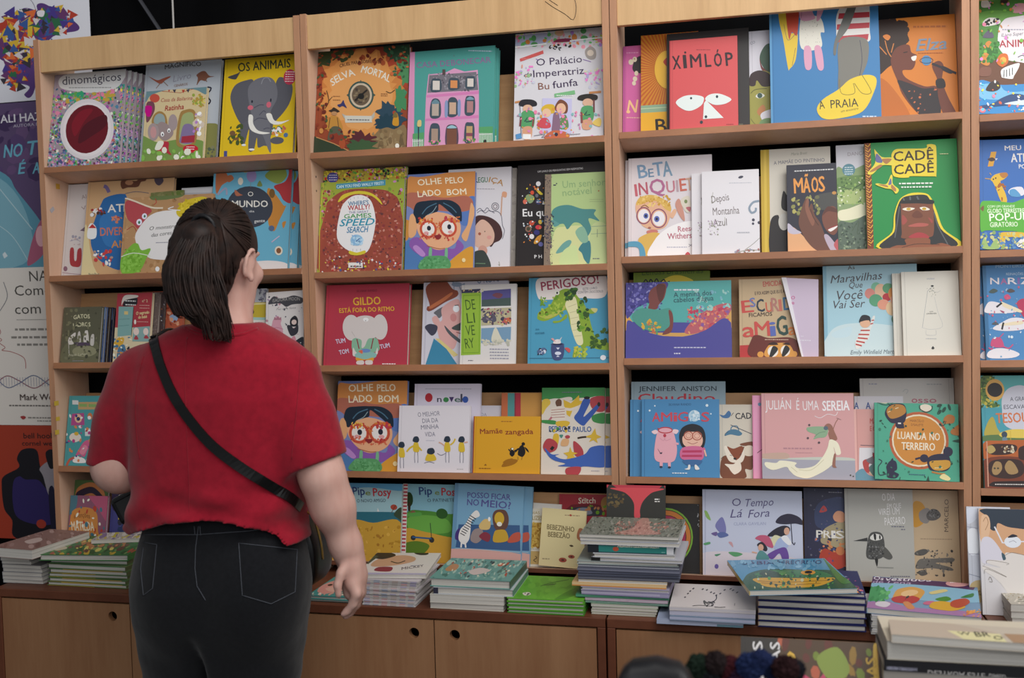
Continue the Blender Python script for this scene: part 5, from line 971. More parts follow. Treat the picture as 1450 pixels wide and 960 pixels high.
bk('V6', '31', .014, .018, '150,628 716,592 702,-20 143,15', '3a78ac', 'big blue book with cropped legs of three people and a yellow title patch', '''p 5a94c0 150,628 160,627 154,14 143,15;s d8b83a 190,-10 230,-10 240,150 275,165 292,180 280,300 250,345 240,340 215,190 195,100;s b8442e 230,-10 295,-10 290,170 262,160 245,190;c 445 2 220,120 240,200 280,170;c 445 2 262,330 280,240;s d8d4c8 308,90 350,80 410,90 430,160 410,168 412,240 310,242;n 9a9a8a 315 100 410 235 30 1 3;s d098b0 305,0 360,0 370,60 380,95 308,98;s d098b0 405,0 440,0 410,90 390,100;s d098b0 325,240 360,242 362,340 330,342;s d098b0 378,240 412,240 425,342 395,345;c 8a5a70 2 320,-10 310,90;
 s d8d4d0 560,-10 650,-10 660,150 650,215 510,220 490,140 500,60;p b03a44 505,70 660,65 660,92 500,98;p b03a44 495,125 660,118 658,145 492,152;p b03a44 490,185 655,175 650,205 500,215;p d8d4d0 560,-10 650,-10 650,12 555,20;p b03a44 540,18 652,10 656,35 520,45;s 6a6a66 540,60 575,-10 605,-10 560,130 500,215 488,275 475,270 485,200;s 75736c 510,205 640,200 650,300 610,400 580,470 505,470 500,350;c 445 3 610,205 620,300 605,395;s dfc23a 388,550 420,500 500,450 560,400 640,378 690,395 680,460 620,560 500,595 420,595;c 7a6a2a 3 505,400 515,470 580,470 575,420;c 7a6a2a 3 580,420 620,470 665,462 620,380;t 2f2a24 403 550 430 545 42 0 A;t 2f2a24 460 545 600 535 42 0 PRAIA;ti 6a5a2a 512 565 600 550 12 0 um encontro;m bcd 620 588 690 578 1 9''')
bk('V6', '31', .034, .012, '680,602 1116,582 1113,75 690,100', 'cf7a28', 'orange book with a singing woman in profile holding a microphone', '''s b8641e 690,400 760,420 860,590 700,600;s 2c1a14 690,120 740,95 800,110 850,150 868,200 830,240 800,260 830,290 760,330 690,360;n 2c1a14 700 100 860 200 60 14 24;s d8803a 735,180 755,170 775,182 758,200;c c87a3a 5 745,200 760,260 790,300;c c87a3a 5 790,215 775,260;c c87a3a 5 715,230 750,270;s 6a3424 770,310 790,250 830,225 870,225 880,260 908,275 890,295 900,310 880,345 830,350 850,390 940,430 1010,440 1010,580 920,580 830,480 800,400;s 2a2226 800,400 850,410 930,440 1010,450 1015,580 920,580 860,510 830,460;n c86a3a,8a4a3a 840 440 1000 570 16 3 8;s 6a3424 985,330 1020,305 1045,330 1035,400 1060,480 1100,560 1100,580 1040,580 1010,480 1010,400;s 221a1c 1003,400 1042,395 1050,435 1008,440;e 4a86b4 957 302 25 25;o 334 3 957 302 34 14;l 26202a 12 985,318 1110,368;s 26202a 1040,330 1090,355 1080,370 1035,348;s e4e0d8 878,285 905,278 900,300 885,302;c 1a1010 4 838,262 860,258;m a85a20 895 140 1070 128 1 12;tbi 7a8ca0 905 255 1065 245 58 0 Elza;m a85a20 915 268 1045 262 1 6''', rot=0)
# ---- third bay, second shelf
o = bk('W5', '32', .040, .012, '105,911 735,896 742,155 105,185', 'dcd4d8', 'white book of a blond child in round glasses, leftmost on its shelf', '''l bbb 4 112,185 112,910;tb 7a9ab8 185 330 255 320 98 0 B;tb 6a8aa8 260 322 300 318 62 0 E;tb 7a9ab8 300 315 375 305 100 0 T;tb 7a98b0 372 318 440 310 112 0 A;tb c06470 160 460 176 458 88 0 I;tb b85a6a 190 452 255 445 90 0 N;tb b06a90 270 445 385 438 108 0 Q;tb c07a88 398 435 460 430 84 0 U;tb b8a0a8 472 428 486 427 84 0 I;tb c86a5a 500 425 548 420 92 0 E;tb c8a08a 552 420 640 412 92 0 TA;
 s e0b090 160,560 175,490 250,480 380,500 425,560 410,640 370,690 280,700 200,660;s d8b05a 165,520 190,470 270,450 350,470 420,520 425,570 380,550 330,500 260,500 200,520;n e8c87a,c8983a 180 460 420 530 50 5 14;o 8a4a6a 8 222 600 52 58;o 8a4a6a 8 335 620 58 66;e e8e4e8 222 602 42 48;e e8e4e8 335 622 46 54;e 5a6ab0 238 602 18 20;e 5a6ab0 320 625 20 22;e 223 238 602 8 10;e 223 320 625 9 10;c 8a5a3a 6 200,540 230,525 260,545;s c87a70 245,710 300,700 330,715 290,740 255,735;e a86a60 265 688 12 8;
 s e0b090 420,600 450,555 470,570 440,620;s c89080 460,520 490,480 520,560 530,640 490,600;s d8d0c0 500,500 530,465 570,470 575,570 540,575;e 7a8a5a 540 500 12 14;s b86a70 540,545 575,540 570,575;s d8b05a 220,740 300,720 350,740 300,800 260,900 230,880 180,780;s 5a9ab8 90,790 180,785 225,830 235,910 195,912 180,830 90,820;s f0ecec 280,910 300,780 420,680 600,640 735,690 735,895;tb b86a7a 480 718 600 710 40 0 Reese;tb b86a7a 400 770 640 760 42 0 Witherspo;m b8b8c8 395 830 545 822 1 10;t 667 555 825 600 822 20 0 XI;s c8505a 530,880 550,860 570,880 550,895''')
again(o, -.010, .0145, 'second copy, a thin edge left of the white book of a blond child in glasses')
o = bk('W5', '32', .016, .009, '665,894 1090,886 1100,268 657,282', 'e2dee2', 'white book with spidery hand-drawn lettering and a blue curl, front copy', '''e 445 960 328 20 10 -15;m c0c0c8 870 375 1040 370 1 9;t 7a7070 738 520 870 500 54 0 Depois;t 7a7070 745 610 945 600 56 0 Montanha;t 7a7070 745 690 850 685 52 0 Azul;c 998 3 745,440 735,520 770,500;c 998 3 830,690 835,625;n 998,bab 710 650 785 750 40 3 8;c 8a98a8 16 1095,510 1050,520 1020,560 1035,595 1065,585 1070,560;e 445 1048 648 11 11;e 445 1045 675 9 9;e 445 1090 668 11 11;m c0c0c8 925 742 1020 738 2 7;c 887 3 980,860 1040,820 1100,770;c 887 4 915,880 980,865 1095,862;n a66,887,99a 910 855 1095 885 30 4 10''', hard=False)
again(o, -.027, .012, 'second copy of the white spidery-lettered book, to the left of the front one')
bk('W6', '32', .048, .016, '98,876 620,868 630,104 92,110', 'd6cfc2', 'cream and yellow-spined book with a black cat shape behind the gold-lettered book', 'p c9a83a 90,878 162,875 160,108 88,112;p dabb4c 120,876 140,876 138,108 118,110;ti 998 330 160 455 155 20 0 Maria Brett;t 667 195 225 585 215 26 4 A MAMÃE DO PINTINHO;s 2a2628 163,640 220,590 240,640 290,690 300,880 163,880;s 2a2628 265,420 300,460 330,430 320,560 250,540;e d8d4cc 265 640 40 60', spine='c9a83a')
bk('W6', '32', .016, .012, '298,872 672,862 665,228 285,226', '2f2f3c', 'dark book with gold capitals and a brown hand raised to a smiling face', '''m d8d8d8 348 278 650 275 1 11;tb e0964a 348 440 415 436 112 0 M;tb e0964a 418 438 470 436 112 0 Ã;tb e0964a 482 436 530 434 112 0 O;tb e0964a 536 434 580 432 112 0 S;s 4a4a48 500,480 560,450 670,450 670,560 520,560;n 8a8a50,6a6a4a,b0a860 310 470 560 600 26 8 20;e c08a4a 648 448 16 12;s e0a87a 298,700 340,690 420,760 520,860 300,870;s c0b8c8 298,660 350,700 400,730 340,740 298,720;s 7a4a3c 560,600 600,550 660,560 672,700 640,750 590,720 560,660;s 5a342c 560,610 600,580 672,590 672,570 600,545;s ece4e0 600,710 640,695 668,685 660,700 620,725;c 9a3a3a 6 598,708 640,690 670,682;s 6d4638 380,640 400,560 430,490 450,490 450,560 480,520 500,600 540,660 580,760 620,860 520,860 440,790 390,700;s 8a5a48 430,560 445,480 458,500 460,560 500,640 480,680;c 3a2420 4 470,560 490,620 530,680;s b8a8b8 570,760 600,750 672,840 672,862 620,862;s b85a60 640,820 672,780 672,862''', hard=False)
bk('W6', '32', .036, .010, '682,862 1000,858 1000,76 655,82', 'cfcdd4', 'pale book with a misty green mountain landscape and round blue seal', '''tb a8a0a8 750 168 890 160 28 0 DANÇA;s 8aa070 655,290 760,285 1000,260 1000,860 660,860;s 6a8a50 660,340 800,320 1000,330 1000,420 760,430 665,420;s a8b878 670,450 780,420 900,440 900,520 680,520;s e4dfc0 680,580 760,560 900,520 900,600 780,640 690,640;s 5a6a5c 680,660 780,660 900,620 900,860 680,860;c 3a4a38 5 700,400 780,420 860,380;c 4a5a44 4 780,720 830,650 820,740 880,700;n 445a48,8a9a80,39463c 690 660 890 850 90 4 12;n 4a6a3a,90b060,dfe4c8 670 330 890 540 80 4 12;e 5a8a98 757 275 50 46;m d8e4e8 725 260 790 310 4 9''', hard=False)
bk('W7', '32', .014, .014, '140,863 815,845 785,90 122,110', '1f8a44', 'green book with a long-haired brown face and two bird shapes', '''p 7a3a22 122,108 168,108 188,862 138,865;'''+';'.join(f'l dfa03a 7 {128+i*.9:.0f},{120+i*36} {150+i*.9:.0f},{135+i*36};l dfa03a 7 {150+i*.9:.0f},{135+i*36} {166+i*.9:.0f},{112+i*36};l dfa03a 5 {128+i*.9:.0f},{138+i*36} {148+i*.9:.0f},{152+i*36}' for i in range(20))+''';s ead03a 320,230 320,190 345,160 400,155 560,155 575,130 620,130 640,160 640,340 620,352 460,348 440,358 360,355 325,330;tb 332a1c 335 242 620 232 68 0 CADÊ;tb 332a1c 338 334 622 324 68 0 CADÊ;s e8d44a 195,160 205,165 250,210 320,215 330,235 340,270 250,270 180,330 145,320 200,250;s 6a6a9a 210,185 245,220 250,250 205,240;s b07a4a 250,225 320,225 280,260;s b07a4a 160,310 230,265 250,275 190,310;s e8d44a 312,340 325,345 328,400 370,440 350,470 320,440 270,430 205,405 215,395 280,400;s 6a6a9a 312,360 318,400 295,405;s b07a4a 320,405 350,435 345,455 315,430;s b07a4a 220,403 280,408 290,425;
 m dfe8dc 372 405 615 395 1 15;m dfe8dc 388 430 605 422 1 14;m cfd8a0 665 200 725 198 1 8;s ead03a 225,855 320,740 335,620 370,520 420,480 480,465 560,470 600,500 640,590 690,720 805,845;s 2b2c2e 245,855 335,740 345,620 380,520 430,488 550,480 590,510 625,600 670,720 775,845;c 5a5e60 8 340,780 360,660 375,560;c 5a5e60 8 620,600 650,700 720,830;c 5a5e60 10 400,500 410,520;c 5a5e60 12 450,490 455,530;c 5a5e60 12 500,490 520,530;s 7d4a34 385,560 400,540 600,530 615,570 620,740 580,780 400,785 390,740;s 222 385,540 400,520 600,515 612,545 500,540;s ece4d4 395,580 430,568 485,575 440,592;e c8a03a 440 579 16 10;s ece4d4 520,570 560,566 592,585 545,590;e c8a03a 552 579 15 10;s a04a42 395,620 430,660 395,690;s a04a42 580,640 610,660 605,680;s 6a3a2a 465,620 500,590 540,620 530,640 480,640;s b05a50 440,695 510,678 580,685 560,702 460,705;s a83a3e 440,780 500,745 560,755 580,785;s 8a5238 420,790 580,785 600,830 680,820 720,850 330,860 350,835 420,830;c 3a2a20 4 390,850 500,825 660,830''')
# ---- third bay, third shelf
bk('X4', '33', .060, .010, '130,702 655,697 655,50 130,58', '6f8428', 'lime green book of tales rising behind the violet and teal book', 'tb b03a3a 360 80 495 76 20 0 MAURICIO;t 3f5a28 190 140 345 135 40 0 Lendas;t 3f5a28 362 135 610 130 40 0 Brasileiras;s d8c03a 330,190 380,150 460,145 540,185;c 1f1c1a 8 200,190 215,170 235,190 250,168 270,190 290,165 310,190 340,170 355,190 380,182')
bk('X4', '33', .016, .014, '75,712 803,706 800,180 80,196', '4f4c96', 'teal and violet landscape book of a girl with curly purple hair', '''p 57a8a4 80,196 800,180 800,470 80,460;s d0a058 80,400 130,470 200,540 400,560 560,550 720,470 800,380 800,520 80,520;s b8606a 480,530 560,430 700,350 790,340 790,400 700,480 560,540;n c04a58,d87a6a,8a5a9a,b83a5a,e0a070 500 360 780 540 150 6 14;n 9ac8c0,7ab0c0 560 250 790 380 30 8 16;s 4a468e 80,190 350,185 340,260 230,330 150,370 110,420 80,420;n 6a66b0,3a3878,8a88c0 85 195 330 400 110 6 14;s 7a4440 235,290 255,240 330,200 358,222 342,300 305,345 290,375 235,372 240,335;s 4f9488 120,430 180,370 300,380 380,370 400,430 350,520 200,510;s 7a4440 372,385 396,400 404,460 388,530 330,548 350,515 380,480;s 5f3532 290,215 330,205 352,225 335,300 318,330 300,300;s d0a03a 220,470 245,440 260,480;n c06a4a,5a9a6a,d8a83a 190 460 320 540 34 8 16;s 4f4c96 75,712 80,520 100,450 200,520 350,560 480,560 620,520 740,440 790,460 800,500 803,706;m d8dce4 410 250 585 240 1 14;t 33505c 408 295 668 280 34 0 A menina dos;t 33505c 408 330 680 316 34 0 cabelos d'água;m c0c0d8 408 640 625 630 1 10;m d8d8e8 408 680 455 676 1 10''')
bk('X4', '33', .034, .012, '858,703 1262,698 1250,163 852,175', 'c6ac88', 'kraft-brown book with big coloured capitals and wide round eyes at its foot', '''p b83a3a 858,615 940,610 940,703 858,703;tb c0504a 1018 222 1145 212 34 0 EMICIDA;tb 4a3a34 962 278 1165 262 22 0 E FOI ASSIM QUE EU E A;tb c8504a 875 398 955 390 82 0 E;tb 6a7ab0 930 360 968 355 62 0 S;tb 2f3a48 978 392 1030 385 84 0 C;tb c8604a 1040 392 1080 388 66 0 U;tb b07a70 1078 388 1128 384 92 0 R;tb c87060 1130 384 1148 382 78 0 I;tb 3a6a90 1160 378 1230 372 86 0 D;tb 4a3a34 922 425 1080 415 26 0 FICAMOS;tb c8504a 880 560 965 555 100 0 a;tb c8504a 965 555 1065 548 100 0 M;tb 5a6ab0 1068 552 1108 548 100 0 i;tb 2f4a44 1120 550 1190 540 130 0 G;tb d07a3a 1195 545 1245 540 80 0 a;s 6a3028 935,690 940,570 980,545 1060,565 1200,560 1262,600 1262,690;m d8b8a0 1030 578 1190 570 1 7;s d89a4a 1035,690 1050,620 1100,600 1180,600 1220,640 1220,690;e e8e4dc 1085 655 36 36;e e8e4dc 1170 650 32 36;s 2a2a2a 1060,690 1085,620 1120,640 1080,690;s 2a2a2a 1145,680 1170,615 1200,640 1165,685;e d89a4a 1000 675 22 20;e d89a4a 1232 672 20 20;s 3a201c 1050,610 1090,590 1120,610;s 3a201c 1150,605 1190,595 1200,612''')
bk('X5', '33', .046, .018, '128,719 745,716 752,85 118,100', 'a8cedb', 'pale blue book of a child floating with a bunch of balloons', '''p 8ab8cc 128,719 150,718 142,98 118,100;s c8dce0 160,560 300,500 600,520 740,600 740,716 160,716;s c4dce4 180,560 300,520 290,580 200,590;t 5a4a48 288 150 335 145 26 0 As;ti 4f4a50 170 240 520 212 52 0 Maravilhas;ti 4f4a50 295 272 385 268 40 0 Que;ti 4f4a50 215 350 385 340 62 0 Você;ti 4f4a50 190 405 400 395 52 0 Vai Ser;e 7ab898 475 268 34 34;e d88a80 432 308 34 34;e e4b898 505 290 40 46;e 5aa078 470 352 44 40;e 5a9a70 555 275 38 34;e b8303a 545 332 30 26;e d8904a 580 310 26 40;e e09a80 520 380 40 34;e e0c098 575 405 40 46;e e0a890 590 350 24 30;e 3f7a58 600 475 30 34;
 s 25262c 355,490 375,450 415,450 432,480 420,505 380,500;e e0b090 395 500 34 28;s 25262c 358,490 375,455 420,452 430,478 395,482;s dfe0dc 360,560 380,530 420,525 440,470 455,450 460,470 430,540 420,590 390,620 350,660 330,655 330,610;l b8443e 9 365,545 425,545;l b8443e 9 350,570 420,572;l b8443e 9 345,592 410,598;l b8443e 9 335,612 390,622;l b8443e 9 330,632 370,642;l b8443e 7 430,505 448,500;l b8443e 7 438,482 455,480;ti 6a7a84 295 695 600 690 26 0 Emily Winfield Martin''')
o = bk('X5', '33', .014, .013, '658,711 1042,708 1018,160 632,162', 'ddd8cc', 'cream book with a thin line drawing of a figure in a long dress, front copy', '''m bbb 808 210 860 215 2 6;c aaa 3 845,265 815,290 810,320 780,530;c bbb 2 860,330 885,430 915,520 840,540 785,530;c aaa 2 830,270 870,300 900,290;e 333 845 258 10 6;n 998 810 270 870 330 14 2 5;t 555 828 428 852 427 8 0 uma;t 444 808 442 874 440 10 0 cinderela;c bbb 2 805,545 810,575 870,575 870,545;m bbb 805 602 875 600 1 7;s 333 842,662 852,648 862,662 852,668''')
again(o, -.020, .016, 'second copy, left of the cream book with the thin line drawing')
mb = MB(); q = full('X4', q4('1287,697 1397,695 1396,172 1150,160'))
O = Vector((0, 0, LIPS[3][2]))-NU*.018
pl = [((hit(x, y, O, NU)-O).x, max(.0006, (hit(x, y, O, NU)-O).dot(VU))) for x, y in q]; pl[0] = (pl[0][0], .0006); pl[1] = (pl[1][0], .0006)
root = empty('picture_book', Matrix(((1, 0, 0, pl[1][0]), (0, VU.y, NU.y, O.y), (0, VU.z, NU.z, O.z), (0, 0, 0, 1))), 'pale lilac booklet with a slanting white left edge, in front of the kraft-brown book', 'book', 'books facing out on the display shelves')
x0 = pl[1][0]; c4 = [(x-x0, y) for x, y in pl]
mb.poly([(x, y, z) for z in (-.004, 0) for x, y in c4], [(3, 2, 1, 0), (4, 5, 6, 7), (0, 1, 5, 4), (1, 2, 6, 5), (2, 3, 7, 6), (3, 0, 4, 7)], lin('c9b8cc'))
put_art(mb, 'tb c0508a 1232 405 1255 405 30 0 O;tb c0508a 1236 445 1254 445 26 0 e;m d8d0dc 1285 642 1350 640 1 7;m d8d0dc 1290 625 1306 625 1 5', q4('1287,697 1397,695 1396,172 1150,160'), lambda s, t, z: tuple(np.array([*(np.array(c4[0])*(1-s)*(1-t)+np.array(c4[1])*s*(1-t)+np.array(c4[2])*s*t+np.array(c4[3])*(1-s)*t), z+.0001])))
link('cover', mb.mesh('cover'), M['print'], root)
mb = MB(); a, b_ = np.array(c4[0]), np.array(c4[3]); w = np.array([.008, 0])
mb.poly([(*p, z) for z in (-.0045, .0012) for p in (a-w*.2, a+w*.35, b_+w*1.2, b_-w*.3)], [(3, 2, 1, 0), (4, 5, 6, 7), (0, 1, 5, 4), (1, 2, 6, 5), (2, 3, 7, 6), (3, 0, 4, 7)])
link('page_edge', mb.mesh('page_edge'), mat('white_paper', 'e4e0e6', .7), root)
# ---- third bay, fourth shelf
bk('Y1', '34', .058, .010, '130,862 878,866 882,117 135,113', '93a9b4', 'grey-blue book with a row of dark capitals, behind the pig and girl book', 'tb 33424c 195 188 495 188 38 0 JENNIFER;tb 33424c 530 190 812 190 38 0 ANISTON;tb b8303e 190 275 470 275 66 0 Clau;tb b8303e 500 275 800 275 66 0 dino')
o = bk('Y1', '34', .022, .013, '215,861 828,864 830,256 216,253', '4a88b8', 'blue book of a pig and a girl in glasses under a red title, front copy', '''l 3a709c 5 238,256 238,860;tb 2f5a80 432 305 610 303 18 0 SILVANA RANDO;tb c84a58 300 430 365 430 72 0 A;tb c84a58 372 428 460 428 72 0 M;tb c84a58 470 428 500 428 74 0 i;tb c84a58 505 428 585 428 74 0 G;e b8d4e4 635 385 45 45;n dce8f0,9ac0d8 600 350 672 420 18 8 16;tb c84a58 690 430 752 430 74 0 S;e d8e8f0 735 304 11 11;e d8e8f0 280 343 8 8;e d8e8f0 322 306 6 6;e d8e8f0 765 370 6 6;
 s e4a8b4 320,720 320,620 345,500 380,475 430,475 465,500 495,620 490,700 460,745 370,750;s ecccd0 295,510 330,495 345,515 320,530;s ecccd0 510,500 475,490 460,510 490,528;o b8383e 8 405 498 55 22;c b8383e 6 350,490 345,480;e b8384a 400 540 12 14;c c88a98 3 360,560 390,580 400,560 410,580 450,565;c 334 3 345,645 365,675 380,668;e 334 370 678 10 6;s e4a8b4 360,745 382,745 380,785 362,785;s e4a8b4 425,745 445,745 445,785 428,785;e 334 370 785 12 8;e 334 436 787 12 8;c e4a8b4 16 480,600 510,605;
 s 26262c 515,560 530,490 580,455 640,450 700,480 722,550 710,620 680,640 550,635;s e8b8a4 540,580 555,520 620,500 680,520 700,580 670,630 570,625;s 26262c 530,560 545,500 620,470 690,500 705,560 660,515 580,515;o a85a48 7 588 540 34 32;o a85a48 7 655 542 36 32;o c07a68 4 588 540 20 18;o c07a68 4 655 542 20 18;c a05a58 4 580,590 620,605 660,590;s d06a94 540,635 690,628 692,725 535,722;p b83a60 540,655 692,652 692,670 538,672;p b83a60 536,690 692,688 692,705 534,706;c d06a94 18 700,635 715,650;c e8b8a4 12 712,650 725,700;s 3f6a9c 545,730 690,730 660,770 580,770;s e8e4e0 585,768 600,768 595,802 555,800 580,790;s e8e4e0 635,768 650,768 672,798 640,802;m d8e4ec 458 835 580 832 1 11''')
again(o, -.033, .015, 'second copy, left of the blue book of a pig and a girl')
bk('Y1', '34', .044, .010, '828,869 1250,873 1250,296 832,296', 'd5ccbc', 'cream book with a brown fox and blue insects, beside the pig and girl book', '''s 4a74a0 835,375 870,380 905,345 925,370 905,400 860,400;l 334 4 925,385 945,360;tb 33303a 960 410 1085 406 48 0 CAD;s 4f7c98 870,540 900,500 960,490 1010,520 985,540 920,530;c 4f7c98 8 920,500 930,470 970,465 985,500;l 445 5 920,455 1085,525;c 445 3 880,540 875,525 900,510;s 7a4a34 835,760 860,700 900,690 960,640 1040,620 1090,590 1090,790 1030,800 1030,868 850,868;s eadfcf 865,640 885,620 930,690 1000,680 1030,620 1038,650 1010,740 950,750 900,730;s 8a4a30 890,625 940,640 1010,620 1000,690 960,730 935,700;e 222 950 718 12 8;c 333 4 910,690 930,695;c 333 4 985,690 1005,680;s eadfcf 870,760 940,760 980,720 1000,800 950,840 920,820 900,790;s 7a4a34 1000,600 1090,585 1090,620 1005,615;s e0d4c0 1030,625 1090,620 1090,690 1030,690;c 3a2a20 4 840,720 860,700''')
bk('Y2', '34', .0325, .0085, '38,893 480,894 470,225 28,228', 'df8ab0', 'bright pink book edge left of the dusty pink mermaid book', 'p eaa4c4 45,892 90,892 84,226 36,228;e 6a90b0 88 300 14 14;l 7a4a58 6 70,690 110,660')
bk('Y2', '34', .016, .014, '112,893 843,894 850,210 100,210', 'd8a2a2', 'dusty pink book of a figure in a long flowing cream tail', '''s c8ccc0 100,725 300,730 600,720 860,740 850,900 110,900;p aaa8b4 112,740 850,745 845,894 112,893;s c8a898 110,700 300,690 310,735 110,735;t f0eaec 135 345 345 340 78 0 JULIÁN;t f0eaec 388 345 412 345 78 0 É;t f0eaec 442 350 570 345 78 0 UMA;tb f6f2f4 600 352 815 348 80 0 SEREIA;c f0eaec 4 535,395 580,410 640,380 700,390 720,360;m b88890 280 660 510 660 1 16;m b88890 375 690 510 690 1 6;
 s 8fae8c 470,490 520,480 600,480 640,500 620,560 560,570 520,580 540,545 480,520;c 6a8a70 4 530,560 570,530 620,520;s 9a6a5a 610,480 640,455 670,470 690,520 710,580 660,590 640,540 645,510;e 5a6a78 622 492 18 16;c 9a6a5a 6 680,500 700,450 720,420;c 7a5a58 3 710,410 745,425;s f0ead0 650,585 690,590 720,620 735,690 700,700 680,640 690,740 640,800 560,850 470,885 380,870 330,830 300,800 200,825 140,800 135,765 220,770 260,750 380,765 370,790 410,810 520,790 590,720 630,650;c d0c8a8 4 400,820 500,820 600,740;c d0c8a8 4 340,800 390,840;s 9a6a5a 665,790 680,700 695,700 690,780 700,800;e 5a4a50 490 468 9 9;e 5a4a50 477 572 9 9;e 5a4a50 565 607 10 9;e 443 805 857 6 6;e 443 826 865 6 5''')
bk('Y2', '34', .066, .008, '855,902 1250,902 1240,230 850,236', 'dcd8de', 'white book with blue capitals showing above the small pink fox book', 'tb 3f5a98 850 335 885 335 52 0 A;tb 3f5a98 942 335 980 335 54 0 A')
bk('Y2', '34', .034, .012, '850,902 1250,902 1240,335 840,340', 'd8a09a', 'small pink book with a grey fox in a red scarf', 'p e8b8b0 850,902 868,902 860,338 840,340;tb c0504a 972 452 1025 452 42 0 MA;tb c0504a 972 512 1020 512 40 0 E O;p e0dce0 885,645 1060,645 1060,780 880,820;s b84a48 910,760 940,735 990,745 960,780 970,840 930,830;s d8c0a0 960,840 985,830 1000,870;s 7a7078 940,740 990,710 990,680 1025,720 1020,770 970,770;s a8404a 990,690 1020,690 1030,750 1000,730;s 6a98ac 850,850 910,810 960,860 1050,880 1050,902 850,902;s 5a7a78 960,800 1040,760 1050,880 1000,870;l 445 4 895,625 1060,630')
bk('Y3', '34', .076, .006, '105,863 820,862 828,82 100,88', 'c9c4bf', 'grey-white book with pinkish lettering at the back of the fourth shelf', 'm 99a 170 135 240 130 1 12;m aaa 620 135 740 130 1 12;c aaa 4 435,190 455,170 475,180 460,205;tb b86a7a 385 272 420 270 40 0 a;tb b86a7a 500 275 545 272 48 0 o;tb b86a7a 550 275 690 272 46 0 sso;l b0aba8 4 790,90 790,300')
bk('Y3', '34', .016, .011, '216,862 850,855 832,268 196,285', '4fa88c', 'green book with an orange round title disc and upside-down children\'s faces', '''o b8603a 26 540 558 212 205;e e8dcc0 540 558 204 198;e cf8a3a 540 558 192 186;t 7a4a28 470 420 575 418 18 0 MARCELO;t 7a4a28 478 450 570 448 18 0 D'SALETE;tb f0e4cc 378 552 595 552 56 0 LUANDA;tb f0e4cc 620 552 697 550 56 0 NO;tb f0e4cc 410 632 662 628 56 0 TERREIRO;
 s 2b2840 278,370 300,310 350,285 420,290 442,350 430,420 400,440 420,450 425,470 370,470 370,440 320,430;s b8803a 290,350 310,310 360,290 420,300 435,350 380,390 320,400;c e8dcb0 5 300,355 320,345;c e8dcb0 5 355,325 380,315;e 2b2840 392 448 32 26;r e8e4dc 378 430 402 440;
 s 2b2840 605,700 640,665 720,650 770,670 780,740 740,780 640,780 612,750;s cf9a3a 622,715 700,700 770,700 775,745 720,775 650,770;c e8dcb0 4 660,760 720,755;e 2b2840 760 632 36 36;e 2b2840 582 690 32 30;c 2b2840 14 515,700 550,688;c b87a3a 12 640,790 700,800 740,800;s e8dca0 700,830 730,800 780,830 760,850;e e8dcc8 585 310 48 30;c 2b4a40 8 540,290 545,320 590,340 630,320 635,290;
 s 2f5a4c 690,300 680,330 700,300;e 24483c 690 285 20 12 -20;e 24483c 725 315 12 24 30;e 24483c 765 295 10 26 -20;e 24483c 690 335 12 22 40;s b8743a 725,380 760,350 805,365 800,410 760,420 725,420;c 2b3a38 5 700,440 730,430 740,400;s b8743a 780,470 850,420 850,500 790,500;s 24483c 790,550 850,535 850,560;
 s 2b2c44 300,760 330,720 370,725 380,780 360,800 395,820 370,850 310,845 305,800;c 2b2c44 6 300,820 250,830 240,770 265,730 240,712;s 2b2c44 330,720 345,700 350,725;c 24483c 5 255,435 270,450;c 24483c 5 275,460 290,475;c 24483c 6 400,860 405,840;p 24483c 600,860 615,820 625,860;c 2b3a38 4 210,280 280,300 340,280;c 2b3a38 4 280,270 320,305;s d8cfb0 230,280 280,290 300,275;m 3a4a78 470 818 590 815 1 7;n 24483c,3a7a64 220 290 860 850 40 5 12''', rot=-1.2)
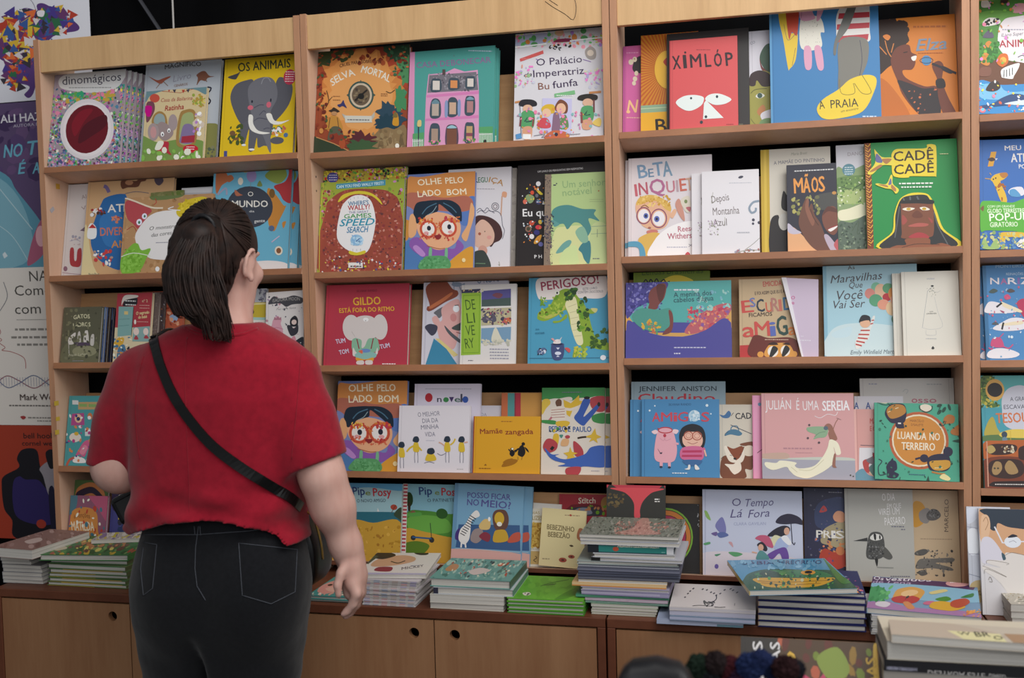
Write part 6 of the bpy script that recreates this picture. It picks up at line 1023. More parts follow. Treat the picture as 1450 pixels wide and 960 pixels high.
# ---- third bay, lowest shelf
bk('Y6', '35', .040, .008, '900,606 1312,613 1310,192 910,182', '2a2828', 'black book with a rainbow of thick rings, behind the tall leaning stack', 'e 7aa83a 1110 390 162 175;e 2a2828 1110 390 152 164;e c87a3a 1110 390 148 160;e 2a2828 1110 390 122 132;e a83a58 1110 390 118 128;e 2a2828 1110 390 98 108;e 5a8ac8 1110 390 94 104;e 2a2828 1110 390 62 70;n aaa 1300 200 1312 330 14 2 5')
bk('Y7', '35', .016, .014, '318,567 910,573 898,66 308,55', 'c3c8dc', 'pale blue book of a mother and child bending under dark umbrellas in the wind', '''s d6ccd4 310,440 600,430 912,470 912,575 310,570;l aab0c8 4 325,60 330,565;t 5a5480 492 158 545 150 46 0 O;ti 5a5480 570 158 735 150 46 0 Tempo;ti 5a5480 478 225 555 220 50 0 Lá;ti 5a5480 585 225 712 215 48 0 Fora;t 9aa0c0 500 270 690 265 18 0 CLARA GAVILAN;s 7a7ab0 390,280 410,235 435,225 455,290 440,330;s 5a6aa0 400,320 440,310 470,330 420,345;s 6a5a90 365,320 400,310 395,335;s 8ab060 322,185 340,190 362,240 335,225;s 5a9a6a 320,380 355,370 360,382 330,390;s 5a9a6a 470,430 520,428 555,440 510,455;s 4f8a6a 388,445 425,440 400,455;s c89aa0 470,370 490,370 498,400;e 6a5aa0 400,515 12 14;
 s 2f2c40 748,250 770,215 820,198 870,210 900,235 905,262 860,255 800,260;l 2f2c40 5 832,200 845,370;c 2f2c40 5 845,365 855,378 860,365;s 2a2834 700,330 740,290 790,268 825,275 830,300 800,330 760,330;e d8a890 812 300 16 22;s dad6b0 715,370 740,325 780,340 760,390;s a8b8dc 740,400 770,340 830,350 820,390 780,420;s e8e8ec 780,340 810,325 840,370 820,380;s 6a4a9a 700,440 770,400 810,400 825,460 790,465 770,430 730,465;s c05a78 628,345 660,325 710,335 735,395 700,390 660,360;s 2a2834 640,380 670,365 700,400 690,420 655,400;e d8a890 662 398 16 20;s 5a9090 640,440 660,415 690,430 710,465 640,470;c d8a890 8 640,430 610,425'''.replace('e 6a5aa0 400,515 12 14', 'e 6a5aa0 400 515 12 14'))
bk('Y7', '35', .034, .012, '915,577 1300,577 1290,42 912,45', '2e2e48', 'dark navy book with white slab letters and a warm swirling scene', '''s 3a4468 975,200 1000,140 1060,110 1150,110 1150,260 1000,280;s a89a78 1010,360 1030,290 1100,250 1150,240 1160,390 1060,380;n c85,d86,4a5a8a,334 980 340 1160 560 60 5 16;s b0402e 1000,460 1030,400 1090,420 1150,400 1150,500 1040,520;s d89a78 1085,210 1110,180 1150,190 1150,240 1100,240;s c0484a 1005,190 1030,150 1050,180;e c87a4a 1125 410 26 26;tb e8e4dc 985 338 1025 338 44 0 P;tb e8e4dc 1028 338 1070 338 44 0 R;tb e8e4dc 1074 338 1098 338 44 0 I;tb e8e4dc 1100 338 1150 338 44 0 S;s b83a44 1045,460 1065,450 1080,480 1055,490;m 99a 1060 75 1140 72 1 6;n 4a4a78,667 920 60 1140 560 50 3 8''')
bk('Y8', '35', .016, .013, '62,470 397,480 385,42 55,42', 'adaba4', 'grey book with a round-headed black bird and white chalky lettering', '''t e0dede 238 98 300 95 34 0 O DIA;t e0dede 262 135 330 130 24 0 EM QUE;t e0dede 220 165 322 160 30 0 VIREI UM;t e0dede 250 212 350 205 36 0 PÁSSARO;m 667 282 220 345 220 1 7;m 667 328 233 348 233 1 7;s 4a4a48 162,365 165,290 180,250 215,243 240,260 248,320 232,365;s d8d6d0 180,265 200,252 228,258 235,275 205,284 180,278;s 1f1f1f 195,255 206,255 206,280 198,278;s 1f1f1f 222,258 228,262 228,276 222,275;p 333 95,287 165,270 165,288;s 555450 215,320 245,310 285,355 270,372 235,355;n 333,777 165 290 245 365 70 2 6;s 1f1f1f 200,370 215,370 210,405;c 8a8a84 5 210,408 290,410;m 667 275 452 370 450 1 6''', side='L')
bk('Y8', '35', .032, .010, '330,480 628,483 605,48 320,45', 'c0a888', 'tan book printed sideways with a robed figure and a long title along its edge', '''s c8902e 390,110 430,105 455,150 440,200 390,215;s 8a8480 420,150 460,130 480,160 460,200 425,190;s 5a5654 455,160 480,135 510,140 525,165 500,185 465,185;n 333,777 460 140 515 180 24 2 6;t 5a4a40 562 238 562 90 20 0 MARCELO;m a08a70 425 275 580 272 1 6;s 6a6660 400,410 420,370 480,365 585,360 580,380 500,385 575,405 580,420 480,410 430,415;s 55524e 400,335 440,320 465,330 440,350 400,350;s 55524e 410,430 440,420 460,438 430,448;n 443f3c,7a746c 400 325 580 445 60 3 8''', side='R')
# ---- fourth bay
bk('V6', '41', .016, .013, '1222,593 1640,575 1640,-60 1212,-40', '4f8a3e', 'busy animal book with a white speech cloud, cut off at the upper picture corner', '''s 6aa04a 1210,80 1300,60 1450,70 1650,60 1650,120 1210,130;s 6a4430 1215,345 1300,320 1450,330 1640,330 1640,440 1215,440;s 3a8ac8 1215,430 1330,445 1450,440 1640,430 1640,600 1220,600;s 7ab8dc 1220,450 1320,440 1380,480 1640,460 1640,500 1300,520 1220,500;s e4dce0 1320,170 1340,120 1400,95 1640,90 1640,330 1400,325 1360,300 1320,250;m 99a 1340 165 1450 155 1 8;ti 556 1335 200 1450 190 18 0 ILivro Super;tb a83a44 1325 255 1455 250 38 0 ANIM;tb a83a44 1458 250 1540 246 38 0 AIS;c 445 4 1420,305 1440,295 1455,300;
 s e8e4e0 1240,120 1270,100 1320,105 1325,130 1245,145;n 222 1245 105 1320 140 12 5 10;e e8a 1245 135 10 10;s 5a5468 1240,195 1270,165 1295,190 1290,205 1245,205;s e0ddd8 1228,20 1240,-5 1265,10 1278,40 1235,45;s 3a2a24 1330,10 1350,-10 1375,0 1365,20 1335,25;s d89aa0 1390,50 1420,25 1460,30 1460,65 1400,75;s c8823a 1230,320 1245,270 1255,230 1280,230 1275,340 1235,340;n 2f6a2a,3f8a3a 1220 230 1320 330 40 6 16;s cf6a2a 1310,330 1330,290 1365,290 1370,330 1340,355;e e8b04a 1345 320 16 16;s 7a5040 1220,400 1230,360 1280,360 1275,400;s eee 1335,400 1340,365 1420,335 1425,355 1400,400 1390,415 1345,410;l 222 4 1350,370 1348,408;l 222 4 1362,368 1362,405;l 222 4 1376,362 1378,402;l 222 4 1392,358 1392,395;s 3a3030 1260,460 1285,430 1320,430 1330,460 1300,478 1260,475;e e8e4e0 1303 430 5 8;s 2f4a78 1235,550 1290,540 1340,510 1400,490 1460,500 1460,530 1380,545 1300,555 1240,570 1225,555;s d0dce8 1350,540 1460,520 1460,545;e d87a8a 1240 575 16 12;n e8a,fd4,fff,6cf,d64 1220 440 1450 590 34 4 10;n 7ab84a,4a7a2a,d8c,c84 1215 -30 1450 340 60 4 11''')
bk('W7', '42', .016, .014, '948,880 1530,870 1530,75 945,98', '3a6cb4', 'blue pop-up atlas with a giraffe and a green band, at the picture edge', '''tb e8e4e0 1130 170 1248 165 34 0 MEU;tb e8e4e0 1175 255 1290 250 62 0 ATL;tb e8e4e0 1230 300 1300 298 30 0 POP;p d8a03a 1030,182 1070,180 1045,285 1005,290;s 4a3a3a 1005,235 1040,222 1060,240 1030,252;p e0e0e4 1060,230 1078,230 1065,245;s dfb53a 1025,380 1060,345 1130,330 1150,350 1120,380 1095,400 1130,480 1140,540 1100,540 1060,440 1040,400;s b87a3a 1090,340 1135,330 1150,352 1115,372;n a8622a 1060 400 1130 530 12 8 16;e 223 1045 380 5 6;e 223 1062 372 5 6;c c89a3a 6 1030,380 985,375;c c89a3a 6 1030,350 1020,335;s e0dce4 1150,470 1180,440 1250,435 1260,490 1180,500;s 5a9ac8 1160,460 1200,450 1240,500 1170,500;s 5cae3e 950,560 1010,535 1100,540 1180,545 1300,525 1300,745 1180,748 1000,745 950,745;s 7a5a3a 950,590 975,570 970,610;tb d8ecc8 1000 585 1195 580 18 0 COM UM GRANDE;tb e4f4d4 1000 622 1262 615 30 0 GLOBO TERRESTRE;tb f0f8e4 1015 680 1290 665 54 0 POP-UP;tb e4f4d4 1018 722 1215 715 34 0 GIRATÓRIO;s dfb53a 1085,770 1150,755 1260,760 1270,800 1200,790 1130,800 1120,870 1095,860;s 9ab870 960,870 980,790 1010,860 1060,800 1080,870;s e8e4e0 1205,850 1240,800 1280,810 1280,870;l 445 5 1215,850 1275,815;l 445 5 1220,865 1280,840;n 8aa86a,c8c88a,5a8ab8 950 760 1280 875 70 6 16''')
o = bk('X5', '43', .016, .014, '1195,742 1700,740 1700,110 1180,122', '4a86bc', 'blue book of pink sea creatures and clouds at the picture edge, front copy', '''p 3a709c 1195,742 1218,742 1202,120 1180,122;tb 9abcd8 1270 138 1460 135 22 0 MONTEIRO;t c8dcec 1340 188 1455 186 16 0 REINAÇÕES;tb ece4e8 1232 248 1290 248 44 0 N;tb b86a9a 1300 248 1345 248 40 0 A;tb ece4e8 1350 248 1410 248 44 0 R;tb 8a6ab0 1415 248 1428 248 44 0 I;tb ece4e8 1435 248 1490 248 44 0 Z;s e4dfe4 1190,410 1220,365 1280,370 1340,395 1400,410 1390,435 1260,440 1195,435;s e4dfe4 1240,540 1300,500 1370,470 1450,480 1450,540 1330,555;s e4dfe4 1205,690 1260,665 1340,670 1410,700 1360,725 1215,725;s b8385a 1405,370 1460,350 1460,470 1430,440;s e8d8b8 1300,365 1330,375 1430,420 1420,435 1320,400;s e8d8b8 1300,520 1320,505 1430,490 1430,512;l 2a2a30 12 1268,400 1305,372;l 2a2a30 12 1300,545 1312,500;s d0507a 1320,330 1345,315 1365,340 1335,352;s 4a5a58 1220,300 1250,278 1280,292 1250,308;s 5a5050 1340,295 1365,278 1395,295 1365,305;s a04a6a 1290,420 1320,430 1310,438;s 555a60 1235,510 1260,495 1280,515;s c8507a 1225,650 1240,600 1290,600 1310,650 1280,660;c c8507a 8 1240,650 1230,670 1210,660;c c8507a 8 1300,650 1340,665 1370,640;c c8507a 6 1280,600 1310,570;n 7aa8cc,d8e4ec,d0607a 1210 260 1450 720 40 4 10''')
again(o, -.012, .018, 'second copy, a dark edge left of the blue sea creature book')
bk('Y3', '44', .016, .014, '1030,899 1600,905 1590,60 1008,68', '4aa0b0', 'treasure-dig picture book with a round window of dark brown, at the picture edge', '''s 5ab0b0 1008,60 1400,60 1400,260 1010,300;s 5a7a3a 1008,120 1030,70 1100,70 1120,110 1060,160 1080,260 1160,290 1080,310 1020,260;n 8a9a3a,3a5a2a,c8b84a 1010 70 1150 310 80 6 16;e e0ac58 1120 175 72 82;e 2a2224 1120 175 58 54;s d0d0dc 1170,300 1180,220 1230,160 1330,140 1400,200 1400,470 1200,450;t 4a4a5a 1235 260 1345 255 32 0 A GRA;t 4a4a5a 1185 320 1345 315 32 0 ESCAVA;tb d87a4a 1125 425 1370 415 74 0 TESOU;s b8a848 1035,520 1060,420 1100,380 1130,460 1150,510;s 5a7a4a 1030,520 1200,510 1340,520 1340,560 1030,560;s e4c858 1150,500 1250,470 1400,480 1400,530 1180,530;l d0b03a 4 1230,480 1230,550;e 3a4a5a 1184 510 22 24;e 6a8a9a 1186 545 20 18;s b8622e 1030,570 1150,555 1400,560 1400,700 1030,690;s 7a3a24 1035,690 1400,700 1400,900 1035,900;s 3a2420 1045,610 1100,580 1260,585 1270,630 1210,655 1100,660 1050,640;s b8a060 1055,600 1090,590 1115,625 1080,650 1058,640;n d8ccb0,8a6a4a 1160 590 1260 640 20 5 12;s 3a2420 1065,720 1150,690 1300,700 1320,790 1230,830 1080,810;s a8885a 1085,760 1110,710 1150,715 1160,760 1130,800 1095,800;s a8885a 1180,745 1210,700 1250,720 1280,780 1240,800 1200,790;e 443 1105 757 8 7;e 443 1130 757 8 7;s 2a1c1c 1080,860 1150,850 1400,850 1400,890 1090,888;m e0dcd8 1105 875 1340 878 1 9;c d0a088 8 1050,560 1055,890;s 3a2420 1285,650 1300,600 1400,590 1400,690 1300,690''')
# two tall books propped on the worktop against the last upright
bk('Q5', '40', .105, .010, '352,842 640,850 640,182 330,184', 'c4c6d0', 'plastic-wrapped pale book behind the drawing of a man in white glasses', 's e8eaf0 340,350 400,340 410,480 345,490;s d0d4e0 335,200 410,200 405,260 340,300;l 99a 4 335,320 410,330;l 99a 4 345,495 420,495;s c0a878 350,690 430,660 435,760 360,840;tb 5a4a30 385 750 425 745 28 0 TUD;l 8a90a0 4 345,620 425,640', gloss=True)
bk('Q5', '40', .125, .012, '445,892 900,905 900,200 405,198', 'dad6d8', 'large book with a dark-haired man drawn in white glasses and two big hands', '''s d9a880 410,200 470,200 560,300 720,330 900,330 900,520 600,530 520,470 430,440;s 2f3a48 440,200 900,198 900,335 640,330 545,300 530,350 490,340 470,260;s e4bc98 425,270 450,240 480,260 490,330 470,420 430,440;c a87a58 4 440,290 460,260 475,300 455,350;s dcd8e4 430,420 490,400 560,480 580,550 440,570;s 3f5a68 570,500 620,550 580,552;l e8e8f0 10 520,325 575,435 600,435;l e8e8f0 8 695,425 900,418;e e8ecf4 645 428 58 40;s 2a2a38 612,400 645,375 680,390;c 8a8a98 3 620,430 650,420 670,432;s e4ddd8 470,570 480,550 590,550 590,510 620,500 760,520 900,530 900,900 720,900 560,700 450,620 445,590 560,600;c 8a8078 3 465,575 480,552 610,570 600,580;c 8a8078 3 440,590 520,620 600,658;c 8a8078 3 450,640 470,610 600,660;c 8a8078 3 590,520 640,500 740,520;c 8a8078 4 480,680 490,660 505,690 485,690''')
bk('Y6', '30', .092, .010, '742,800 1094,808 1108,80 730,72', '3a3836', 'red and black book with a red funnel shape, standing behind the tallest stack', '''p b83a48 730,70 1108,78 1106,98 730,92;s 33322e 735,95 800,95 880,150 915,240 920,400 735,400;s 33322e 1105,100 1060,105 980,170 950,250 945,400 1105,400;s cc4a52 760,95 1090,100 1020,130 965,190 945,250 945,300 910,300 905,200 850,130;m d8d4d0 1038 180 1070 178 1 12;m d8d4d0 1038 195 1070 193 1 10;n 5a4a30,6a5a3a 740 130 840 230 26 6 14''')
# ================================================================ books lying on the worktops
ORD = ['topmost', 'second from the top', 'third from the top', 'fourth from the top', 'fifth from the top', 'sixth from the top', 'seventh from the top', 'eighth from the top', 'ninth from the top'] + [f'{w} from the top' for w in ('tenth', 'eleventh', 'twelfth', 'thirteenth', 'fourteenth', 'fifteenth', 'sixteenth', 'seventeenth', 'eighteenth', 'nineteenth', 'twentieth', 'twenty-first', 'twenty-second', 'twenty-third', 'twenty-fourth')]
def stack(view, base, depth, items, where, group, name='picture_book', hard=True, zbase=None, rn=3, art='', quad=None, P0=None):
    """a pile with its front on one vertical plane; item = (top y at left, left x, right x, cover, spine side, spine, what[, edge art])"""
    ox, oy, s = VIEW[view]; zb = CZ if zbase is None else zbase
    if P0 is None: P0 = hitZ(ox+base[0]/s, oy+base[1]/s, zb)
    z = zb; rnd = random.Random(rn); n = len(items)
    for i, it in enumerate(items):
        yt, xl, xr, cov, side, spine, what = it[:7]; ea = it[7] if len(it) > 7 else None
        A = hitY(ox+xl/s, oy+yt/s, P0.y); B_ = hitY(ox+xr/s, oy+yt/s, P0.y)
        t = max(.003, A.z-z-.0003); a = R(rnd.uniform(-1.2, 1.2)); dy = rnd.uniform(0, .006)
        mw = Matrix.Translation((A.x, P0.y+dy, z+t)) @ Matrix.Rotation(a, 4, 'Z')
        top = i == n-1
        lab = f'{what}, {ORD[n-1-i]} of {where}'
        make_book(mw, B_.x-A.x, depth*(1+rnd.uniform(-.02, .02)), t, cov, lab, art if top else '', q4(quad) if top and quad else None, spine, side, group, it[8] if len(it) > 8 else hard, seed=len(BOOKS)+i, edge_art=ea, edge_quad=[(0, 0), (1, 0), (1, 1), (0, 1)] if ea else None, name=name)
        z += t+.0003
    return z
def flat(view, z, t, quad, cov, label, art, group, side='L', spine=None, hard=False, tilt=None):
    q = q4(quad); p = [hitZ(x, y, z) for x, y in full(view, q)]
    ux = (p[1]-p[0])+(p[2]-p[3]); uy = (p[3]-p[0])+(p[2]-p[1])
    a = (math.atan2(ux.y, ux.x)+math.atan2(-uy.x, uy.y))/2
    w, d = ux.length/2, uy.length/2; c = (p[0]+p[1]+p[2]+p[3])/4
    mw = Matrix.Translation(c) @ Matrix.Rotation(a, 4, 'Z') @ Matrix.Translation((-w/2, -d/2, 0))
    return make_book(mw, w, d, t, cov, label, art, q, spine, side, group, hard)
G = 'books piled on the base cabinets'
# pile of magazines nearest the posters
it = []
for k, (y, xl, xr, c) in enumerate(((868, 8, 180, '8f9094'), (851, 6, 182, 'a2a0a0'), (834, 8, 178, '8a8c92'), (818, 10, 180, '9a989a'), (802, 8, 176, '8c8a8c'), (786, 2, 128, 'a9a5a2'), (768, 0, 126, '9c9c98'), (752, -2, 140, 'b4aeac'))):
    it.append((y, xl, xr, c, 'L', 'b7b5b8', ('grey paperback', 'pale grey paperback')[k % 2]))
z = stack('Y4', (5, 884), .25, it, 'the pile by the red poster', G, hard=False, rn=2)
zm = z
# green hardbacks
it = [(y, 206+k % 2*6, 556-k*3 % 8, ('5f7048', '4a6a40')[k % 2], 'R', '50583c', 'green hardback', f'r {c} .18 .82 .95 .97;r {c} .02 .03 .6 .1') for k, (y, c) in enumerate(((876, 'c8a83a'), (858, 'b88a3a'), (840, 'c8b23a'), (820, 'c89a3a'), (797, '3f7a4a'), (776, '5a8a5a')))]
z = stack('Y4', (205, 893), .22, it, 'the green pile left of the woman', G, rn=4)
flat('Y4', z+.018, .0175, '215,748 590,770 640,690 360,668', '3f7040', 'green picture book with small coloured figures, on top of the green pile', 'n 4f8a48,2f5a30,c8a83a,a8543a,7a9a5a 215 668 640 770 90 4 14;n b87a4a,d8c86a,6a4a3a 340 690 560 740 40 5 14;s c8bca0 280,722 320,712 330,724 290,732', G, hard=True, side='R')
flat('Y4', max(zm+.02, z+.0185+.0195), max(.019, z+.0185+.0195-zm-.001), '2,726 140,742 366,664 205,640', '8f6e66', 'slim book with a brownish pink cover, lying askew over the pile by the red poster', 'n a0807a,7d5a52,b89890 0 640 370 740 60 4 12;s c8b0a8 110,705 160,690 170,705 130,718', G, spine='b0a8a8')
flat('Y4', z+.03, .011, '420,688 640,694 640,662 450,660', 'b8b0a8', 'pale book with a yellow pattern, lying at the back of the green pile', 'n c8b84a,8a7a9a,d8d0c8 400 660 640 700 60 4 12', G)
# board book by the hand
P0 = hitZ(430+25/4.394, 670+797/4.394, CZ)
stack('Y5', (25, 797), .17, [(782, 25, 318, '3f8a88', 'B', None, 'teal animal book', None, False), (757, 26, 320, '3f908c', 'B', None, 'teal animal book')], 'the pair beside the woman\'s hand', G, hard=True, rn=6,
      art='s d8948a 50,700 90,670 160,660 250,670 300,690 320,730 280,745 200,730 120,750 60,735;s e0b0a0 90,715 160,700 250,710 230,728 140,735;e 2a2222 95 695 14 6;e 2a2222 195 705 14 6;n e8d8c8,d8a090 30 740 330 762 14 4 10', quad='25,757 325,770 350,655 70,645')
# children's magazines with colour-coded page edges
it = []
for k in range(18):
    r = random.Random(k); ea = ';'.join(f'r {r.choice(["c89a9a","a8a0b8","b8a8a0","9aa0b0","c8b0b0","b0a8a0"])} {j/6+.03:.2f} .1 {j/6+.14:.2f} .9' for j in range(6))
    it.append((812-k*8.9, 364+r.uniform(-3, 3), 690+k*1.2+r.uniform(-6, 6), ('d0cccc', 'c0b8bc')[k % 2], 'B', None, 'white magazine with coloured edge marks', ea, False))
z = stack('Y5', (362, 818), .17, it, 'the magazine pile', G, rn=7)
flat('Y5', z+.011, .010, '362,612 745,650 866,484 430,508', 'd8d0c8', 'large white magazine with a drawn face, lying askew on the magazine pile', '''s c89a78 410,570 450,535 560,515 640,525 640,550 560,570 450,580;s 222022 415,530 440,505 500,505 520,520 460,540;e 222022 690 496 56 13;c 332 5 500,552 540,562 580,548;s 8a2a38 430,600 445,582 510,585 500,608;p 3f4a3a 380,560 420,520 440,525 400,565;tb 5a4a50 565 604 715 590 16 0 MICKEY;m 99a 620 582 680 575 1 5;p b0a8c0 362,612 745,650 748,640 370,604''', G)
# white and teal pile
it = [(803, 782, 1240, 'c8c0ae', 'B', None, 'cream paperback', None, False), (752, 784, 1244, 'd2ccc0', 'B', None, 'cream paperback', None, False), (706, 806, 1300, 'b8bcc0', 'R', '5f8078', 'white book with a dark tab', 'r 334 0 .1 .06 .9'), (650, 782, 1282, '6a9890', 'R', '4a5a50', 'teal patterned book with thick white pages')]
stack('Y5', (782, 843), .19, it, 'the teal-topped pile', G, rn=8, art='n 5a8a80,8ab0a0,4a7068,a8c0b0 780 540 1310 655 120 5 16;s b8845a 850,600 880,572 920,580 915,605 870,612;e c0604a 1170 570 18 9;n a8503a,3a4a4a,d8d0b8 860 550 1300 640 40 4 10;c 4a7a70 4 960,640 1050,600 1120,640;s c8b8b0 1000,610 1060,590 1130,605 1050,630', quad='782,650 1290,658 1312,545 850,540')
# four green ones
it = [(840, 122, 596, '4a8a30', 'B', None, 'bright green book'), (815, 124, 594, '55962f', 'B', None, 'bright green book'), (792, 120, 598, '4a8a30', 'B', None, 'bright green book'), (768, 120, 592, '62a530', 'B', None, 'bright green book')]
stack('Y6', (122, 862), .20, it, 'the four-book green pile', G, rn=9, art='n 6aac34,5a9a2c 120 600 600 770 60 10 30;s 4a8a26 420,770 470,690 540,640 540,700 480,760;c 2f6a1c 5 320,660 360,640 440,615;s 2f5a20 330,655 390,640 380,650;s d8d0c0 225,720 260,710 272,730 240,742;n 443 228 715 268 738 8 3 6', quad='120,768 592,776 545,605 238,595')
# the tall mixed pile
it = [(858, 642, 1040, 'b0b09a', 'B', None, 'pale green magazine', None, False), (840, 640, 1045, 'a8ac98', 'B', None, 'pale green magazine', None, False), (822, 644, 1050, 'b4b49e', 'B', None, 'pale green magazine', None, False), (804, 640, 1055, '9aa890', 'B', None, 'pale green magazine', None, False),
 (788, 604, 1118, '4f7a68', 'F', 'a8b4ac', 'thin teal-grey book', 'n 4a7a6a,c0c8c0,8a9aa0 0 0 1 1 30 .01 .03'), (768, 602, 1114, 'b09aa8', 'F', 'c0b0bc', 'thin pinkish book', 'n b87a9a,d8d0d8,8a6a90 0 0 .6 1 30 .01 .03'), (748, 545, 1120, '3f7f62', 'F', '5a9078', 'thin green-spined book', 'n 8ab0a0,3a6a50 0 0 1 1 20 .01 .03'), (722, 580, 1122, '8a84a4', 'F', '9a94b0', 'lilac-spined book', 'r b0a8c0 0 .3 .9 .8'), (698, 578, 1125, 'a09ab0', 'B', None, 'grey-edged book'),
 (672, 522, 1105, 'd0aa78', 'F', 'd8b888', 'thin cream and orange book', 'r c8884a 0 0 1 .3', False), (655, 560, 1110, 'd8c09a', 'B', None, 'cream magazine', None, False),
 (636, 560, 1185, '4a4c58', 'F', '6a6c78', 'thin dark grey book'), (618, 556, 1190, '55586a', 'F', '74788a', 'thin slate book'), (600, 562, 1188, '484a58', 'F', '62667a', 'thin dark grey book'), (582, 556, 1190, '5a5c6c', 'F', '7a7c8c', 'thin slate book'), (564, 558, 1186, '50525e', 'F', '9a9ca4', 'thin grey book'),
 (540, 552, 1180, '9aa4a0', 'B', None, 'pale grey book'), (520, 640, 1205, 'b8b8c0', 'B', None, 'white and black-ended book', 'r 222 0 0 .1 1'), (492, 652, 1160, 'c0c0c4', 'B', None, 'thin white book'),
 (440, 618, 1150, '30454c', 'F', '2f7f78', 'teal spine lettered upside down', 'r 22262e 0 0 .13 1;r d8d8dc .92 0 1 1;tb e8e0cc .82 .75 .36 .75 .5 0 MEU NOME É MALALA;e b8503a .33 .5 .035 .28;m 8ac0b8 .86 .3 .9 .3 1 .1'), (415, 575, 1185, 'c0c2cc', 'B', None, 'white magazine', None, False), (396, 572, 1188, 'b0b2be', 'B', None, 'white magazine', None, False), (374, 568, 1182, '7a7e72', 'B', None, 'grey-green magazine with a pinkish glow', None, False)]
stack('Y6', (642, 872), .19, it, 'the tall mixed pile', G, rn=11, art='n 5a6054,8a9084,6a6a60,9a9a90,4a5048 560 240 1190 380 400 3 9;s b0887c 900,250 940,250 990,320 1060,360 800,365 880,320;n c09a8c,a87a6c,8a6a60 780 270 1080 370 120 4 10', quad='568,374 1182,378 1132,250 622,240')
# white drawing pile
it = [(822, 40, 552, '9aa4bc', 'F', 'aab2c8', 'pale blue-spined book', 'r 6a8a98 .7 0 1 .5', False), (798, 118, 622, '7a8aa0', 'F', 'b0b4cc', 'lilac-white book', 'r 8a98ac .5 0 1 .25'), (770, 116, 624, 'b4b0bc', 'F', 'b8b6c8', 'lilac-white book'), (747, 115, 626, 'd2cac8', 'F', 'c8c2c8', 'white book with a dotted inked drawing')]
stack('Y7', (40, 850), .19, it, 'the low white pile', G, rn=12, art=';'.join(f'l 2a2a38 7 {x},{y} {x+8},{y-8}' for x, y in ((208, 668), (224, 640), (236, 622), (252, 604), (300, 606), (322, 610), (345, 625), (362, 632), (376, 645), (395, 632), (412, 606), (440, 598), (455, 606), (480, 620)))+';c 2a2a38 5 380,640 385,670 370,700 378,720;n 2a2a2a,555 320 690 380 735 34 3 8;c 2a2a2a 4 255,735 300,728 370,732;c 2a2a2a 5 385,738 420,740 450,735;l 445 3 495,700 500,720', quad='115,747 636,752 560,572 165,570')
# navy hardbacks
it = [(y, 640, 1280-k % 2*4, '24285a', 'L', 'b0886a', 'navy hardback with a pale patterned spine') for k, y in enumerate((830, 790, 750, 710, 672, 644))]
z = stack('Y7', (640, 868), .19, it, 'the navy pile', G, rn=13, art='n d87a9a,e8a04a,5a8ac0,c04a6a 1080 630 1270 690 40 4 10;m 99b 1120 545 1200 555 1 6;e c8c0b0 1262 686 10 5;n 8a4a7a,d86a4a,4a5a9a 1180 560 1260 650 16 3 8', quad='640,648 1285,690 1262,505 800,500')
flat('Y7', z+.0125, .012, '580,655 1240,636 1022,464 465,470', '4f90b4', 'glossy sky blue book with a yellow boat, lying askew on the navy pile', '''s 2f5a3e 560,570 640,530 760,520 900,525 1080,530 1130,560 1250,640 580,660;s 3f7a4a 640,560 700,530 850,528 1000,532 1060,570;s d0a030 610,580 700,572 900,575 1090,572 1060,605 960,630 720,632 640,605;c 7a5a1a 3 640,592 800,600 1060,588;c 7a5a1a 3 660,604 820,616 1020,606;s 2a4a30 650,545 720,530 800,560 700,570;e d89a3a 940 542 42 14;e 1a1a18 942 540 22 8;e 5a8a4a 790 545 20 10;n 2a5a3a,5a9a4a,1f4a34,c8c8a0 580 540 1230 650 80 4 12;s 3f7a3a 1020,470 1060,500 1160,580 1200,600 1130,600;tb 30406a 555 496 745 494 18 0 SÁBIA;tb 30406a 760 494 1010 494 20 0 PEREGRINO;n 7ab0cc,6aa0c0 480 470 1020 525 30 8 22''', G, spine='c8b060').children[0].active_material = M['gloss']
# purple-titled magazines
it = []
for k in range(8):
    it.append((738-k*11.5, 184+k % 3*3, 716-k*7 % 13, ('c4c2c4', 'b0aeb4')[k % 2], 'B', None, 'white magazine', None, False))
z = stack('Y8', (184, 750), .17, it, 'the purple-titled pile', G, rn=14)
flat('Y8', z+.013, .012, '194,622 776,672 645,520 172,447', '7a9ab8', 'magazine with a purple title band and a beach scene, on the purple-titled pile', '''p 4f2f58 158,447 645,520 655,560 158,478;tb e8e0e8 178 462 235 472 14 0 Os;tb e8e0e8 245 474 465 496 16 0 vestidos;tb b8a0c0 180 480 385 504 14 0 de Lena;e d8a0a0 575 512 46 13 8;m fff 545 508 605 516 1 4;s 8ab8d0 160,480 655,545 690,600 170,545;s a87aa8 175,590 300,585 450,620 690,640 770,672 180,625;s 4a9a60 165,520 200,500 260,515 300,560 240,580 180,570;n 3a8a50,6ab870 165 505 300 585 20 6 14;s d8a050 325,540 340,520 400,515 460,535 470,560 450,590 340,575;s b83a3a 325,565 400,555 465,575 440,600 350,590;e e8c08a 400 545 40 16;s d08a58 395,595 420,590 470,625 440,630;n 333 380 560 420 575 6 3 6;s d8d0d8 245,590 290,585 330,600 310,620 250,608;e c86a8a 520 598 26 10;s 4a8a3a 535,580 570,568 600,582 580,592;s d8a83a 530,600 560,590 620,600 680,620 640,640 545,625;s b8503a 610,590 650,580 680,600 660,625 620,615;s 3a7a3a 630,575 660,558 670,575;n e8a04a,d8803a 700 630 770 670 20 4 8;s d8c88a 490,545 540,535 560,545 510,556''', G)
